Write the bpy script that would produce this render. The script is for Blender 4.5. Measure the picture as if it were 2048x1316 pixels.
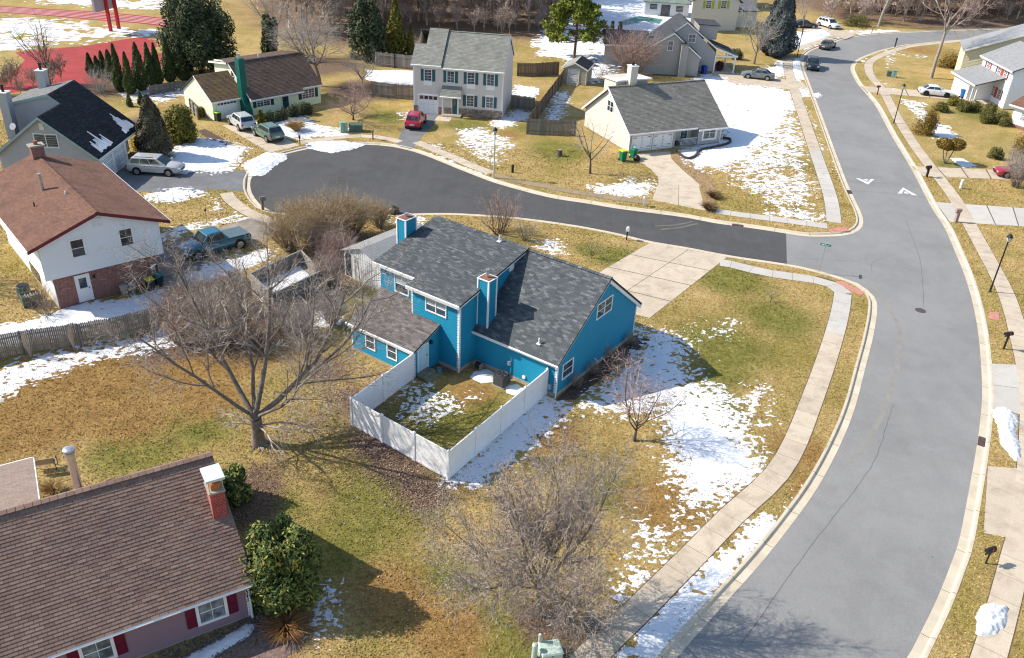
import bpy, bmesh, math, random
import numpy as np
from mathutils import Vector, Matrix
from mathutils.geometry import delaunay_2d_cdt
for o in list(bpy.data.objects): bpy.data.objects.remove(o, do_unlink=True)
scn = bpy.context.scene
COL = scn.collection
R_ = math.radians
# ---------------------------------------------------------------- camera, sky, sun
FPX, PITCH, ROLL, CAMH = 1710.0, R_(30.05), R_(3.0), 30.0
_cp, _sp, _c, _s = math.cos(PITCH), math.sin(PITCH), math.cos(ROLL), math.sin(ROLL)
FW = Vector((0, _cp, -_sp)); UP0 = Vector((0, _sp, _cp)); RI0 = Vector((1, 0, 0))
RT = RI0 * _c + UP0 * _s; UP = UP0 * _c - RI0 * _s
CAMP = Vector((0, 0, CAMH))
cd = bpy.data.cameras.new('camera'); cam = bpy.data.objects.new('camera', cd); COL.objects.link(cam)
cam.matrix_world = Matrix(((RT.x, UP.x, -FW.x, 0), (RT.y, UP.y, -FW.y, 0), (RT.z, UP.z, -FW.z, CAMH), (0, 0, 0, 1)))
cd.sensor_fit = 'HORIZONTAL'; cd.sensor_width = 36; cd.lens = FPX / 2048 * 36; cd.clip_end = 3000; cd.clip_start = .5
scn.camera = cam
SUN_AZ, SUN_EL = R_(-5), R_(39)          # direction the shadows run, height of the sun
wd = bpy.data.worlds.new('World'); scn.world = wd; wd.use_nodes = True
nt = wd.node_tree; sky = nt.nodes.new('ShaderNodeTexSky'); sky.sky_type = 'NISHITA'; sky.sun_disc = False
sky.sun_elevation = SUN_EL; sky.sun_rotation = R_(-85); sky.air_density = 1; sky.dust_density = .6; sky.ozone_density = 1
nt.links.new(sky.outputs[0], nt.nodes['Background'].inputs[0]); nt.nodes['Background'].inputs[1].default_value = .15
sl = bpy.data.lights.new('sun', 'SUN'); sl.energy = 4.7; sl.angle = R_(.5); sl.color = (1, .93, .82)
so = bpy.data.objects.new('sun', sl); COL.objects.link(so); so.location = (-60, 10, 60)
so.rotation_euler = Vector((math.cos(SUN_EL) * math.cos(SUN_AZ), math.cos(SUN_EL) * math.sin(SUN_AZ), -math.sin(SUN_EL))).to_track_quat('-Z', 'Y').to_euler()
scn.view_settings.view_transform = 'Standard'; scn.view_settings.look = 'None'; scn.view_settings.gamma = 1
scn.view_settings.exposure = 0.42
scn.cycles.filter_width = 1.15
scn.render.resolution_x, scn.render.resolution_y = 1024, 658

def g(px, py, z=0.0):
    """ground point (height z) that stands at a spot of the surveyed photograph"""
    d = FW + RT * ((px - 1024) / FPX) - UP * ((py - 658) / FPX)
    return CAMP + d * ((CAMH - z) / -d.z)
def gp(pts, z=0.0): return [g(x, y, z) for x, y in pts]
def proj(p):
    q = Vector(p) - CAMP; w = q.dot(FW)
    return (1024 + FPX * q.dot(RT) / w, 658 - FPX * q.dot(UP) / w, w)

# ---------------------------------------------------------------- objects
def tag(o, label=None, cat=None, group=None, kind=None):
    if label: o['label'] = label
    if cat: o['category'] = cat
    if group: o['group'] = group
    if kind: o['kind'] = kind
    return o
def thing(name, label, cat, loc=(0, 0, 0), rz=0, group=None):
    o = bpy.data.objects.new(name, None); COL.objects.link(o); o.location = loc; o.rotation_euler = (0, 0, rz); o.empty_display_size = .2
    return tag(o, label, cat, group)
def link(name, me, parent=None, mw=None):
    o = bpy.data.objects.new(name, me); COL.objects.link(o)
    if parent: o.parent = parent
    if mw is not None: o.matrix_local = mw
    return o
def copy_tree(o, parent=None):
    c = o.copy(); COL.objects.link(c); c.parent = parent
    for ch in o.children: copy_tree(ch, c)
    return c
class MB:
    def __init__(s): s.v = []; s.f = []; s.m = []
    def face(s, pts, m=0):
        n = len(s.v); s.v += [tuple(p) for p in pts]; s.f.append(tuple(range(n, n + len(pts)))); s.m.append(m)
    def hexa(s, p, m=0):     # 8 points: bottom 4 ccw, top 4 ccw
        n = len(s.v); s.v += [tuple(q) for q in p]
        for a in ((0, 3, 2, 1), (4, 5, 6, 7), (0, 1, 5, 4), (1, 2, 6, 5), (2, 3, 7, 6), (3, 0, 4, 7)):
            s.f.append(tuple(n + i for i in a)); s.m.append(m)
    def box(s, x0, x1, y0, y1, z0, z1, m=0, tx=0, ty=0):
        s.hexa([(x0, y0, z0), (x1, y0, z0), (x1, y1, z0), (x0, y1, z0), (x0 + tx, y0 + ty, z1), (x1 - tx, y0 + ty, z1), (x1 - tx, y1 - ty, z1), (x0 + tx, y1 - ty, z1)], m)
    def prism(s, poly, z0, z1, m=0):
        n = len(s.v); k = len(poly); s.v += [(p[0], p[1], z0) for p in poly] + [(p[0], p[1], z1) for p in poly]
        s.f.append(tuple(n + i for i in reversed(range(k)))); s.m.append(m); s.f.append(tuple(n + k + i for i in range(k))); s.m.append(m)
        for i in range(k):
            j = (i + 1) % k; s.f.append((n + i, n + j, n + k + j, n + k + i)); s.m.append(m)
    def tube(s, p0, p1, r0, r1=None, k=8, m=0, cap=True):
        p0 = Vector(p0); p1 = Vector(p1); r1 = r0 if r1 is None else r1; d = (p1 - p0).normalized()
        a = d.orthogonal().normalized(); b = d.cross(a); n = len(s.v)
        for p, r in ((p0, r0), (p1, r1)):
            for i in range(k):
                t = 2 * math.pi * i / k; s.v.append(tuple(p + (a * math.cos(t) + b * math.sin(t)) * r))
        for i in range(k):
            j = (i + 1) % k; s.f.append((n + i, n + j, n + k + j, n + k + i)); s.m.append(m)
        if cap:
            s.f.append(tuple(n + i for i in reversed(range(k)))); s.m.append(m); s.f.append(tuple(n + k + i for i in range(k))); s.m.append(m)
    def lathe(s, prof, c=(0, 0, 0), k=12, m=0):
        n = len(s.v); h = len(prof)
        for r, z in prof:
            for i in range(k):
                t = 2 * math.pi * i / k; s.v.append((c[0] + r * math.cos(t), c[1] + r * math.sin(t), c[2] + z))
        for q in range(h - 1):
            for i in range(k):
                j = (i + 1) % k; s.f.append((n + q * k + i, n + q * k + j, n + q * k + k + j, n + q * k + k + i)); s.m.append(m)
        s.f.append(tuple(n + (h - 1) * k + i for i in range(k))); s.m.append(m); s.f.append(tuple(n + i for i in reversed(range(k)))); s.m.append(m)
    def mesh(s, name, mats):
        me = bpy.data.meshes.new(name); me.from_pydata(s.v, [], s.f)
        for mt in (mats if isinstance(mats, (list, tuple)) else [mats]): me.materials.append(mt)
        if any(s.m): me.polygons.foreach_set('material_index', s.m)
        me.update(); return me
    def build(s, name, mats, parent=None, smooth=False, bevel=0):
        me = s.mesh(name, mats)
        if smooth: me.shade_smooth()
        o = link(name, me, parent)
        if bevel:
            b = o.modifiers.new('bevel', 'BEVEL'); b.width = bevel; b.segments = 2; b.limit_method = 'ANGLE'; b.angle_limit = R_(28)
        return o
def npmesh(name, V, Fc, mats, smooth=False):
    """V (n,3) array, Fc (m,k) array of faces"""
    V = np.asarray(V, np.float32); Fc = np.asarray(Fc, np.int32); me = bpy.data.meshes.new(name)
    me.vertices.add(len(V)); me.vertices.foreach_set('co', V.ravel()); k = Fc.shape[1]
    me.loops.add(Fc.size); me.loops.foreach_set('vertex_index', Fc.ravel())
    me.polygons.add(len(Fc)); me.polygons.foreach_set('loop_start', np.arange(0, Fc.size, k, dtype=np.int32))
    for mt in (mats if isinstance(mats, (list, tuple)) else [mats]): me.materials.append(mt)
    me.update(calc_edges=True)
    if smooth: me.shade_smooth()
    return me
_T = np.random.default_rng(5).random((256, 256))
def vnoise(x, y):
    xi = np.floor(x).astype(int); yi = np.floor(y).astype(int); fx = x - xi; fy = y - yi
    fx = fx * fx * (3 - 2 * fx); fy = fy * fy * (3 - 2 * fy)
    a = _T[xi & 255, yi & 255]; b = _T[(xi + 1) & 255, yi & 255]; c = _T[xi & 255, (yi + 1) & 255]; d = _T[(xi + 1) & 255, (yi + 1) & 255]
    return (a * (1 - fx) + b * fx) * (1 - fy) + (c * (1 - fx) + d * fx) * fy
def fbm(x, y, o=3):
    r = 0; a = 1; t = 0
    for i in range(o): r = r + a * (vnoise(x * 2 ** i + 17 * i, y * 2 ** i + 31 * i) * 2 - 1); t += a; a *= .6
    return r / t * 1.7
def sdist(X, Y, poly):
    """signed distance, positive inside"""
    P = np.array([(p[0], p[1]) for p in poly]); d = np.full(X.shape, 1e9); ins = np.zeros(X.shape, bool); n = len(P)
    for i in range(n):
        a = P[i]; b = P[(i + 1) % n]; e = b - a; wx = X - a[0]; wy = Y - a[1]
        t = np.clip((wx * e[0] + wy * e[1]) / (e @ e + 1e-12), 0, 1)
        d = np.minimum(d, (wx - t * e[0]) ** 2 + (wy - t * e[1]) ** 2)
        c = ((a[1] <= Y) & (b[1] > Y)) | ((b[1] <= Y) & (a[1] > Y))
        if e[1] != 0: ins ^= c & (X < a[0] + (Y - a[1]) * e[0] / e[1])
    d = np.sqrt(d); return np.where(ins, d, -d)
def smooth_line(pts, step=1.0, it=2):
    """pts: list of Vectors -> Catmull-Rom curve resampled at about step metres"""
    P = [Vector(p) for p in pts]; P = [P[0] * 2 - P[1]] + P + [P[-1] * 2 - P[-2]]; out = []
    for i in range(1, len(P) - 2):
        L = (P[i + 1] - P[i]).length; n = max(2, int(L / step * 3))
        for k in range(n):
            t = k / n; a, b, c, d = P[i - 1], P[i], P[i + 1], P[i + 2]
            out.append(.5 * ((2 * b) + (c - a) * t + (2 * a - 5 * b + 4 * c - d) * t * t + (3 * b - a - 3 * c + d) * t ** 3))
    out.append(P[-2]); res = [out[0]]; acc = 0
    for i in range(1, len(out)):
        acc += (out[i] - out[i - 1]).length
        if acc >= step: res.append(out[i]); acc = 0
    if (res[-1] - out[-1]).length > step * .3: res.append(out[-1])
    return res
def offset_line(L, w):
    o = []
    for i, p in enumerate(L):
        d = (L[min(i + 1, len(L) - 1)] - L[max(i - 1, 0)]); d.z = 0; d.normalize(); o.append(p + Vector((-d.y, d.x, 0)) * w)
    return o

# ---------------------------------------------------------------- materials
class NT:
    def __init__(s, name):
        s.mat = bpy.data.materials.new(name); s.mat.use_nodes = True; s.t = s.mat.node_tree; s.b = s.t.nodes['Principled BSDF']
        s.co = None
    def n(s, typ, **kw):
        x = s.t.nodes.new('ShaderNode' + typ)
        for k, v in kw.items(): setattr(x, k, v)
        return x
    def l(s, a, b): s.t.links.new(a, b)
    def coord(s, which='Object'):
        if not s.co: s.co = s.n('TexCoord')
        return s.co.outputs[which]
    def noise(s, scale, detail=4, rough=.6, co=None, dist=0):
        x = s.n('TexNoise'); x.inputs['Scale'].default_value = scale; x.inputs['Detail'].default_value = detail; x.inputs['Roughness'].default_value = rough; x.inputs['Distortion'].default_value = dist
        s.l(co if co else s.coord(), x.inputs['Vector']); return x.outputs['Fac']
    def ramp(s, fac, stops):
        x = s.n('ValToRGB'); e = x.color_ramp.elements
        while len(e) > 1: e.remove(e[-1])
        for i, (p, c) in enumerate(stops):
            q = e[0] if i == 0 else e.new(p); q.position = p; q.color = (*c, 1) if len(c) == 3 else c
        s.l(fac, x.inputs[0]); return x.outputs[0]
    def mix(s, fac, a, b, mode='MIX'):
        x = s.n('Mix', data_type='RGBA', blend_type=mode)
        for sock, v in ((x.inputs[0], fac), (x.inputs[6], a), (x.inputs[7], b)):
            if isinstance(v, (int, float)): sock.default_value = v
            elif isinstance(v, tuple): sock.default_value = (*v, 1)
            else: s.l(v, sock)
        return x.outputs[2]
    def math(s, op, a, b=0.0, clamp=False):
        x = s.n('Math', operation=op, use_clamp=clamp)
        for sock, v in ((x.inputs[0], a), (x.inputs[1], b)):
            if isinstance(v, (int, float)): sock.default_value = v
            else: s.l(v, sock)
        return x.outputs[0]
    def bump(s, h, st=.3, dist=.02):
        x = s.n('Bump'); x.inputs['Strength'].default_value = st; x.inputs['Distance'].default_value = dist; s.l(h, x.inputs['Height']); s.l(x.outputs[0], s.b.inputs['Normal'])
    def rnd(s):
        a = s.n('ObjectInfo').outputs['Random']; b = s.n('NewGeometry').outputs['Random Per Island']
        return s.math('FRACT', s.math('ADD', a, b))
    def out(s, col, rough=.8, metal=0, spec=.3):
        if isinstance(col, tuple): s.b.inputs['Base Color'].default_value = (*col, 1)
        else: s.l(col, s.b.inputs['Base Color'])
        if isinstance(rough, (int, float)): s.b.inputs['Roughness'].default_value = rough
        else: s.l(rough, s.b.inputs['Roughness'])
        s.b.inputs['Metallic'].default_value = metal; s.b.inputs['Specular IOR Level'].default_value = spec
        return s.mat
def mul(c, k): return tuple(min(1, x * k) for x in c)
def plain(name, c, rough=.7, var=.12, scale=3, bump=0, bscale=30, metal=0, spec=.3, c2=None, coat=0):
    t = NT(name); n = t.noise(scale, 5, .65)
    col = t.mix(t.ramp(n, [(.3, (0, 0, 0)), (.7, (1, 1, 1))]), mul(c, 1 - var), c2 if c2 else mul(c, 1 + var))
    if bump: t.bump(t.noise(bscale, 3), bump, .02)
    m = t.out(col, rough, metal, spec)
    if coat: t.b.inputs['Coat Weight'].default_value = coat; t.b.inputs['Coat Roughness'].default_value = .05
    return m
def pieces(name, stops, rough=.9, stain=None, stain_sc=.6, fine=.25, bump=.35, bscale=60, spec=.2):
    """per-piece tint (each island or object its own) plus grain and stains"""
    t = NT(name); col = t.ramp(t.rnd(), stops)
    gr = t.noise(bscale, 3, .7); col = t.mix(fine, col, t.ramp(gr, [(.25, (.1, .1, .1)), (.75, (1, 1, 1))]), 'OVERLAY')
    if stain: col = t.mix(t.ramp(t.noise(stain_sc, 5, .65, t.coord('Object')), [(.48, (0, 0, 0)), (.72, (.75, .75, .75))]), col, stain)
    t.bump(gr, bump, .01); return t.out(col, rough, 0, spec)
def glass_mat(name, c=(.035, .045, .055), rough=.06):
    t = NT(name); n = t.noise(1.7, 2); col = t.mix(t.ramp(n, [(.35, (0, 0, 0)), (.65, (1, 1, 1))]), mul(c, .5), mul(c, 1.9))
    m = t.out(col, rough, 0, .7); return m
# ---------------------------------------------------------------- surface materials
def lawn_mat(tuft=False):
    t = NT('winter_lawn' + ('_tuft' if tuft else '')); P = t.coord('Object')
    at = t.n('Attribute'); at.attribute_name = 'tint'; sep = t.n('SeparateColor'); t.l(at.outputs['Color'], sep.inputs[0])
    big = t.noise(.16, 5, .62, P, .6); mid = t.noise(.9, 5, .7, P, .4); fine = t.noise(9, 5, .75, P); blades = t.noise(34, 2, .8, P)
    straw = t.ramp(mid, [(.25, (.34, .23, .085)), (.5, (.485, .345, .142)), (.75, (.595, .45, .215))])
    olive = t.ramp(mid, [(.25, (.19, .165, .035)), (.55, (.31, .25, .065)), (.8, (.44, .345, .11))])
    rust = t.ramp(mid, [(.25, (.24, .14, .05)), (.55, (.37, .225, .08)), (.8, (.47, .315, .125))])
    dirt = t.ramp(fine, [(.3, (.12, .08, .055)), (.55, (.23, .155, .105)), (.75, (.36, .26, .18))])
    col = t.mix(t.ramp(t.math('ADD', big, t.math('MULTIPLY', mid, .35)), [(.60, (0, 0, 0)), (.86, (.9, .9, .9))]), straw, olive)
    def zone(ch, c, col, lo=.42, hi=.62):
        f = t.math('ADD', t.math('MULTIPLY', sep.outputs[ch], 1.0), t.math('MULTIPLY', t.math('SUBTRACT', t.math('ADD', big, mid), 1.0), .55))
        return t.mix(t.ramp(f, [(lo - .12, (0, 0, 0)), (hi + .12, (1, 1, 1))]), col, c)
    green = t.ramp(mid, [(.25, (.14, .145, .032)), (.55, (.25, .225, .06)), (.8, (.38, .32, .105))])
    col = zone(0, green, col); col = zone(1, rust, col); col = zone(2, dirt, col, .4, .55)
    col = t.mix(.4, col, t.ramp(fine, [(.28, (.08, .06, .05)), (.52, (.5, .5, .5)), (.75, (1, 1, .95))]), 'OVERLAY')
    col = t.mix(.5, col, t.ramp(blades, [(.3, (.05, .05, .04)), (.5, (.5, .5, .5)), (.7, (1, 1, .9))]), 'OVERLAY')
    clump = t.noise(4.2, 4, .7, P); col = t.mix(.36, col, t.ramp(clump, [(.32, (.12, .1, .08)), (.5, (.5, .5, .5)), (.68, (1, 1, .9))]), 'OVERLAY')
    if tuft: col = t.mix(.5, col, t.ramp(t.rnd(), [(0, (.3, .28, .25)), (.45, (.46, .45, .42)), (.75, (.58, .56, .52)), (1, (.8, .78, .7))]), 'OVERLAY')
    else: t.bump(t.math('ADD', fine, t.math('ADD', t.math('MULTIPLY', blades, .6), clump)), .9, .07)
    return t.out(col, .95, 0, .1)
def asphalt_mat(name, c, streak=.1, cracks=.0, patch=.12):
    t = NT(name); P = t.coord('Object'); sp = t.noise(24, 4, .85, P); bl = t.noise(.5, 6, .65, P, .5); wide = t.noise(.13, 3, .5, P)
    col = t.mix(t.ramp(bl, [(.3, (0, 0, 0)), (.7, (1, 1, 1))]), mul(c, 1 - patch), mul(c, 1 + patch))
    col = t.mix(t.ramp(wide, [(.4, (0, 0, 0)), (.65, (.5, .5, .5))]), col, mul(c, 1.25))
    col = t.mix(.35, col, t.ramp(sp, [(.3, (.1, .1, .1)), (.5, (.5, .5, .5)), (.72, (1, 1, 1))]), 'OVERLAY')
    dv = t.n('TexVoronoi'); dv.inputs['Scale'].default_value = .55; t.l(P, dv.inputs['Vector']); col = t.mix(t.ramp(dv.outputs['Distance'], [(.02, (.8, .8, .8)), (.035, (0, 0, 0))]), col, mul(c, .35))
    st = t.noise(.28, 4, .6, P, 1.5); col = t.mix(t.ramp(st, [(.5, (0, 0, 0)), (.75, (.35, .35, .35))]), col, mul(c, .82))
    mp2 = t.n('Mapping'); mp2.inputs['Rotation'].default_value = (0, 0, R_(-8)); mp2.inputs['Scale'].default_value = (1.6, .07, 1); t.l(P, mp2.inputs['Vector']); ws = t.noise(1, 4, .6, mp2.outputs[0]); col = t.mix(streak * 3, col, t.ramp(ws, [(.3, (.25, .25, .25)), (.5, (.5, .5, .5)), (.7, (.8, .8, .8))]), 'OVERLAY')
    if cracks:
        w = t.n('TexVoronoi', feature='DISTANCE_TO_EDGE'); w.inputs['Scale'].default_value = .09; mp = t.n('Mapping'); t.l(P, mp.inputs['Vector'])
        nz = t.n('TexNoise'); nz.inputs['Scale'].default_value = .8; t.l(P, nz.inputs['Vector']); ad = t.mix(.35, P, nz.outputs['Color'], 'ADD'); t.l(ad, w.inputs['Vector'])
        col = t.mix(t.math('MULTIPLY', t.ramp(w.outputs[0], [(.0, (1, 1, 1)), (.0035, (0, 0, 0))]), cracks), col, mul(c, .45))
    t.bump(sp, .25, .01); return t.out(col, .9, 0, .25)
def concrete_mat(name, c, stain=(.3, .26, .2), amt=.5):
    t = NT(name); P = t.coord('Object'); col = t.ramp(t.rnd(), [(0, mul(c, .93)), (.5, c), (1, mul(c, 1.06))])
    bl = t.noise(.9, 6, .7, P, .4); fi = t.noise(30, 3, .8, P)
    col = t.mix(t.ramp(bl, [(.46, (0, 0, 0)), (.74, (amt, amt, amt))]), col, stain)
    col = t.mix(.25, col, t.ramp(fi, [(.3, (.15, .15, .15)), (.7, (1, 1, 1))]), 'OVERLAY')
    t.bump(fi, .2, .01); return t.out(col, .9, 0, .2)
def snow_mat(dirty=0):
    t = NT('snow' + ('_dirty' if dirty else '')); P = t.coord('Object'); n = t.noise(3, 5, .6, P); col = t.mix(n, (.72, .74, .77), (.82, .83, .85)); col = t.mix(t.ramp(t.noise(1.3, 6, .75, P), [(.56, (0, 0, 0)), (.74, (.5, .5, .5))]), col, (.50, .49, .47)); col = t.mix(t.ramp(t.noise(14, 3, .8, P), [(.66 - dirty * .1, (0, 0, 0)), (.72, (.6, .6, .6))]), col, (.30, .26, .2))
    if dirty: col = t.mix(t.ramp(t.noise(2.6, 6, .75, P), [(.48, (0, 0, 0)), (.7, (.7, .7, .7))]), col, (.42, .39, .35))
    t.bump(t.noise(11, 4, .65, P), .4, .05); return t.out(col, .65, 0, .3)
LAWN = lawn_mat(); SNOW = snow_mat(); SNOW_D = snow_mat(1)
ROAD = asphalt_mat('weathered_asphalt', (.243, .238, .229), streak=.008, cracks=.0, patch=.1)
DARK = asphalt_mat('new_asphalt', streak=.03, c=(.083, .081, .08), patch=.16)
DRIVE_ASPH = asphalt_mat('old_drive_asphalt', streak=.03, c=(.17, .172, .175), cracks=.4, patch=.25)
CONC = concrete_mat('pale_concrete', (.55, .46, .35), (.30, .24, .17), .7); CONC_G = concrete_mat('grey_concrete', (.52, .485, .43), (.36, .32, .27)); KERB = concrete_mat('kerb_concrete', (.60, .515, .39), (.40, .33, .23), .6)
CONC_D = concrete_mat('grown_over_concrete', (.30, .235, .15), (.22, .16, .08), .8)
BED = plain('joint_dirt', (.13, .095, .06), .95); PINK = plain('tactile_paving', (.55, .24, .20), .9, .1, 6, .3)
TRACK = plain('track_rubber', (.36, .048, .045), .9, .18, .4, .1); PAINT_W = plain('road_paint', (.72, .72, .70), .8, .12, 5)
MULCH = plain('mulch', (.11, .075, .055), .97, .5, 5, .8, 18); IRON = plain('cast_iron', (.11, .075, .07), .7, .3, 8, .3)

# ---------------------------------------------------------------- roads
ROAD_Z = -.10
LE = [(1170, 1560), (1262, 1440), (1352, 1316), (1440, 1216), (1528, 1117), (1593, 1034), (1638, 969), (1680, 890), (1710, 815), (1732, 731), (1747, 671), (1755, 620), (1752, 596), (1735, 577), (1715, 564), (1688, 554), (1640, 540), (1581, 527),
      (1462, 509), (1377, 493), (1300, 480), (1233, 464), (1148, 448), (1046, 434), (960, 427), (880, 424), (771, 427), (690, 430), (620, 429), (561, 423), (531, 415), (514, 400), (504, 385), (500, 368), (504, 351), (520, 334), (545, 318), (567, 308), (617, 296), (660, 291), (721, 288), (758, 289), (791, 293), (825, 301), (852, 310), (880, 321), (914, 335), (947, 348), (987, 363), (1061, 384), (1114, 396), (1181, 406), (1240, 416), (1364, 432), (1428, 444), (1508, 455), (1585, 467),
      (1615, 471), (1662, 471), (1695, 468), (1715, 461), (1725, 451), (1727, 440), (1723, 424), (1712, 401), (1695, 364), (1672, 304), (1651, 247), (1631, 194), (1618, 160), (1609, 135), (1608, 118), (1614, 107), (1630, 97), (1663, 86), (1688, 77), (1723, 71), (1782, 66), (1870, 62), (1960, 59), (2150, 56)]
RE = [(1640, 1560), (1722, 1440), (1790, 1345), (1814, 1316), (1842, 1263), (1873, 1200), (1900, 1133), (1920, 1075), (1940, 972), (1950, 917), (1959, 859), (1965, 800), (1965, 764), (1962, 711), (1957, 661), (1947, 607), (1932, 554), (1912, 504), (1889, 452), (1862, 410), (1822, 334), (1782, 267), (1753, 213), (1733, 187), (1715, 166), (1705, 148), (1701, 136), (1705, 126), (1715, 117), (1733, 109), (1762, 99), (1805, 89), (1833, 86), (1899, 80), (1990, 75), (2150, 72)]
LEW = smooth_line(gp(LE, 0), 1.0); REW = smooth_line(gp(RE, 0), 1.0)
KW = .66
LEO = offset_line(LEW, KW); REO = offset_line(REW, -KW)
hole = [(p.x, p.y) for p in LEO] + [(p.x, p.y) for p in reversed(REO)]
# lawn sheet with the road corridor cut out, tint zones stored per vertex
def build_ground():
    pts = [(-700, -200), (700, -200), (700, 900), (-700, 900)]; edges = [(0, 1), (1, 2), (2, 3), (3, 0)]
    n0 = len(pts); pts += hole; edges += [(n0 + i, n0 + (i + 1) % len(hole)) for i in range(len(hole))]
    gx, gy = np.meshgrid(np.arange(-62, 72, 1.35), np.arange(14, 150, 1.35)); gx = gx.ravel(); gy = gy.ravel() 
    sd = sdist(gx, gy, hole); k = np.abs(sd) > .5; pts += list(zip(gx[k].tolist(), gy[k].tolist()))
    gx, gy = np.meshgrid(np.arange(-150, 200, 5.), np.arange(152, 330, 5.)); gx = gx.ravel(); gy = gy.ravel(); k = np.abs(sdist(gx, gy, hole)) > .8; pts += list(zip(gx[k].tolist(), gy[k].tolist()))
    V, E, Fc, *_ = delaunay_2d_cdt([Vector(p) for p in pts], edges, [], 0, 1e-4)
    V = np.array([(v.x, v.y, 0) for v in V]); Fc = np.array([f for f in Fc if len(f) == 3])
    c = V[Fc].mean(1); Fc = Fc[sdist(c[:, 0], c[:, 1], hole) < 0]
    me = npmesh('ground', V, Fc, LAWN)
    at = me.attributes.new('tint', 'FLOAT_COLOR', 'POINT'); at.data.foreach_set('color', tint(V).ravel())
    tag(link('ground', me), 'winter lawn, straw coloured with green and rusty patches', 'lawn', kind='structure')
def tint(V):
    T = np.zeros((len(V), 4), np.float32); T[:, 3] = 1
    zones = [(0, [(1450, 690, 3.5), (1400, 815, 3), (1470, 560, 3.5), (1330, 530, 2), (1240, 515, 2.5), (925, 845, 2.4), (850, 800, 2), (960, 815, 2.2), (880, 860, 2.2), (800, 830, 1.4), (1560, 640, 3), (1440, 740, 2.5), (1120, 300, 4), (1060, 255, 2.5), (930, 250, 3), (1000, 1290, 2.5), (770, 1000, 3), (690, 1090, 2.5), (560, 1010, 1.5), (430, 980, 2), (740, 600, 2), (1960, 230, 4), (1180, 500, 1.5), (1900, 330, 2), (260, 900, 2.5), (400, 850, 2), (1240, 990, 1.8), (870, 1180, 2.5), (780, 235, 3), (960, 540, 2)]),
             (1, [(180, 760, 4.5), (60, 850, 4), (330, 740, 4), (450, 720, 3), (250, 830, 3), (120, 780, 4), (420, 790, 2.5), (1420, 950, 2), (1600, 900, 2), (1650, 1000, 2), (780, 1180, 2), (1030, 190, 4), (1020, 270, 1.5), (560, 700, 2), (1330, 1010, 2.5), (1100, 870, 2), (940, 785, 1.6), (900, 1260, 2), (1850, 100, 5), (1000, 420, 2)]),
             (2, [(720, 800, 1.7), (800, 930, 1.5), (850, 985, 1.4), (650, 740, 1.6), (500, 640, 5), (620, 560, 4), (430, 640, 3), (700, 500, 4), (1190, 735, 1.6), (1140, 765, 1.2), (1235, 690, 1.3), (760, 880, 1.6), (560, 1260, 1.6), (480, 1010, 2), (520, 960, 1.4), (300, 250, 4), (210, 170, 6), (640, 40, 12), (760, 55, 16), (880, 40, 16), (980, 50, 14), (1080, 45, 10), (700, 10, 20), (900, 10, 20), (1080, 8, 18), (1720, 22, 14), (1800, 25, 18), (1900, 40, 16), (2000, 40, 18), (1800, 0, 25), (2000, 10, 25), (1680, 5, 16), (640, 130, 6), (730, 180, 5), (1240, 130, 7), (1000, 720, .9), (890, 735, 1), (330, 690, 2.5), (1370, 1250, 1), (1110, 1250, 1.8)])]
    for ch, zl in zones:
        for px, py, r in zl:
            c = g(px, py); a = np.exp(-((V[:, 0] - c.x) ** 2 + (V[:, 1] - c.y) ** 2) / (2 * (r * .8) ** 2)); T[:, ch] = np.maximum(T[:, ch], a)
    return T
build_ground()
def sheet(name, poly, z, mat, label, cat, kind='structure', parent=None):
    V, E, Fc, *_ = delaunay_2d_cdt([Vector((p[0], p[1])) for p in poly], [(i, (i + 1) % len(poly)) for i in range(len(poly))], [list(range(len(poly)))], 1, 1e-5)
    me = npmesh(name, [(v.x, v.y, z) for v in V], [f for f in Fc if len(f) == 3], mat); o = link(name, me, parent)
    o.data.update()
    return tag(o, label, cat, kind=kind) if parent is None else o
def near(L, px): q = g(*px); return min(range(len(L)), key=lambda i: (L[i] - q).length)
iA = near(LEW, (1581, 527)); iB = near(LEW, (1585, 467))
out = lambda L, w: [p for p in offset_line(L, w)]
LEx = out(LEW, .03); REx = out(REW, -.03)
sheet('main_road', [(p.x, p.y) for p in LEx[:iA + 1] + LEx[iB:] + list(reversed(REx))], ROAD_Z, ROAD, 'pale grey worn asphalt street curving up the right side', 'road')
sheet('cul_de_sac', [(p.x, p.y) for p in LEx[iA:iB + 1]], ROAD_Z + .004, DARK, 'dark newly paved cul-de-sac with round turning bulb', 'road')
def kerb(name, L, side, label):
    par = tag(thing(name, label, 'kerb'), kind='structure'); L0 = offset_line(L, 0); prof = [(0, ROAD_Z - .08), (0, ROAD_Z + .008), (.40, ROAD_Z - .004), (.50, .008), (.56, .016), (KW, .014), (KW, -.1)]
    lines = [[p + Vector((0, 0, z)) for p in offset_line(L, side * o)] for o, z in prof]
    i = 0
    while i < len(L) - 1:
        j = min(i + 3, len(L) - 1); mb = MB()
        for k in range(i, j):
            for q in range(len(prof) - 1):
                a0, a1, b0, b1 = lines[q][k], lines[q][k + 1], lines[q + 1][k], lines[q + 1][k + 1]
                if k == i: d = (a1 - a0).normalized() * .012; a0 = a0 + d; b0 = b0 + d
                if k == j - 1: d = (a1 - a0).normalized() * .012; a1 = a1 - d; b1 = b1 - d
                mb.face([a0, a1, b1, b0] if side < 0 else [a0, b0, b1, a1])
        mb.build('kerb_section', KERB, par); i = j
kerb('kerb', LEW, 1, 'pale concrete kerb and gutter round the corner lots and bulb'); kerb('kerb', REW, -1, 'pale concrete kerb and gutter along the outer side of the street')
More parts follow.
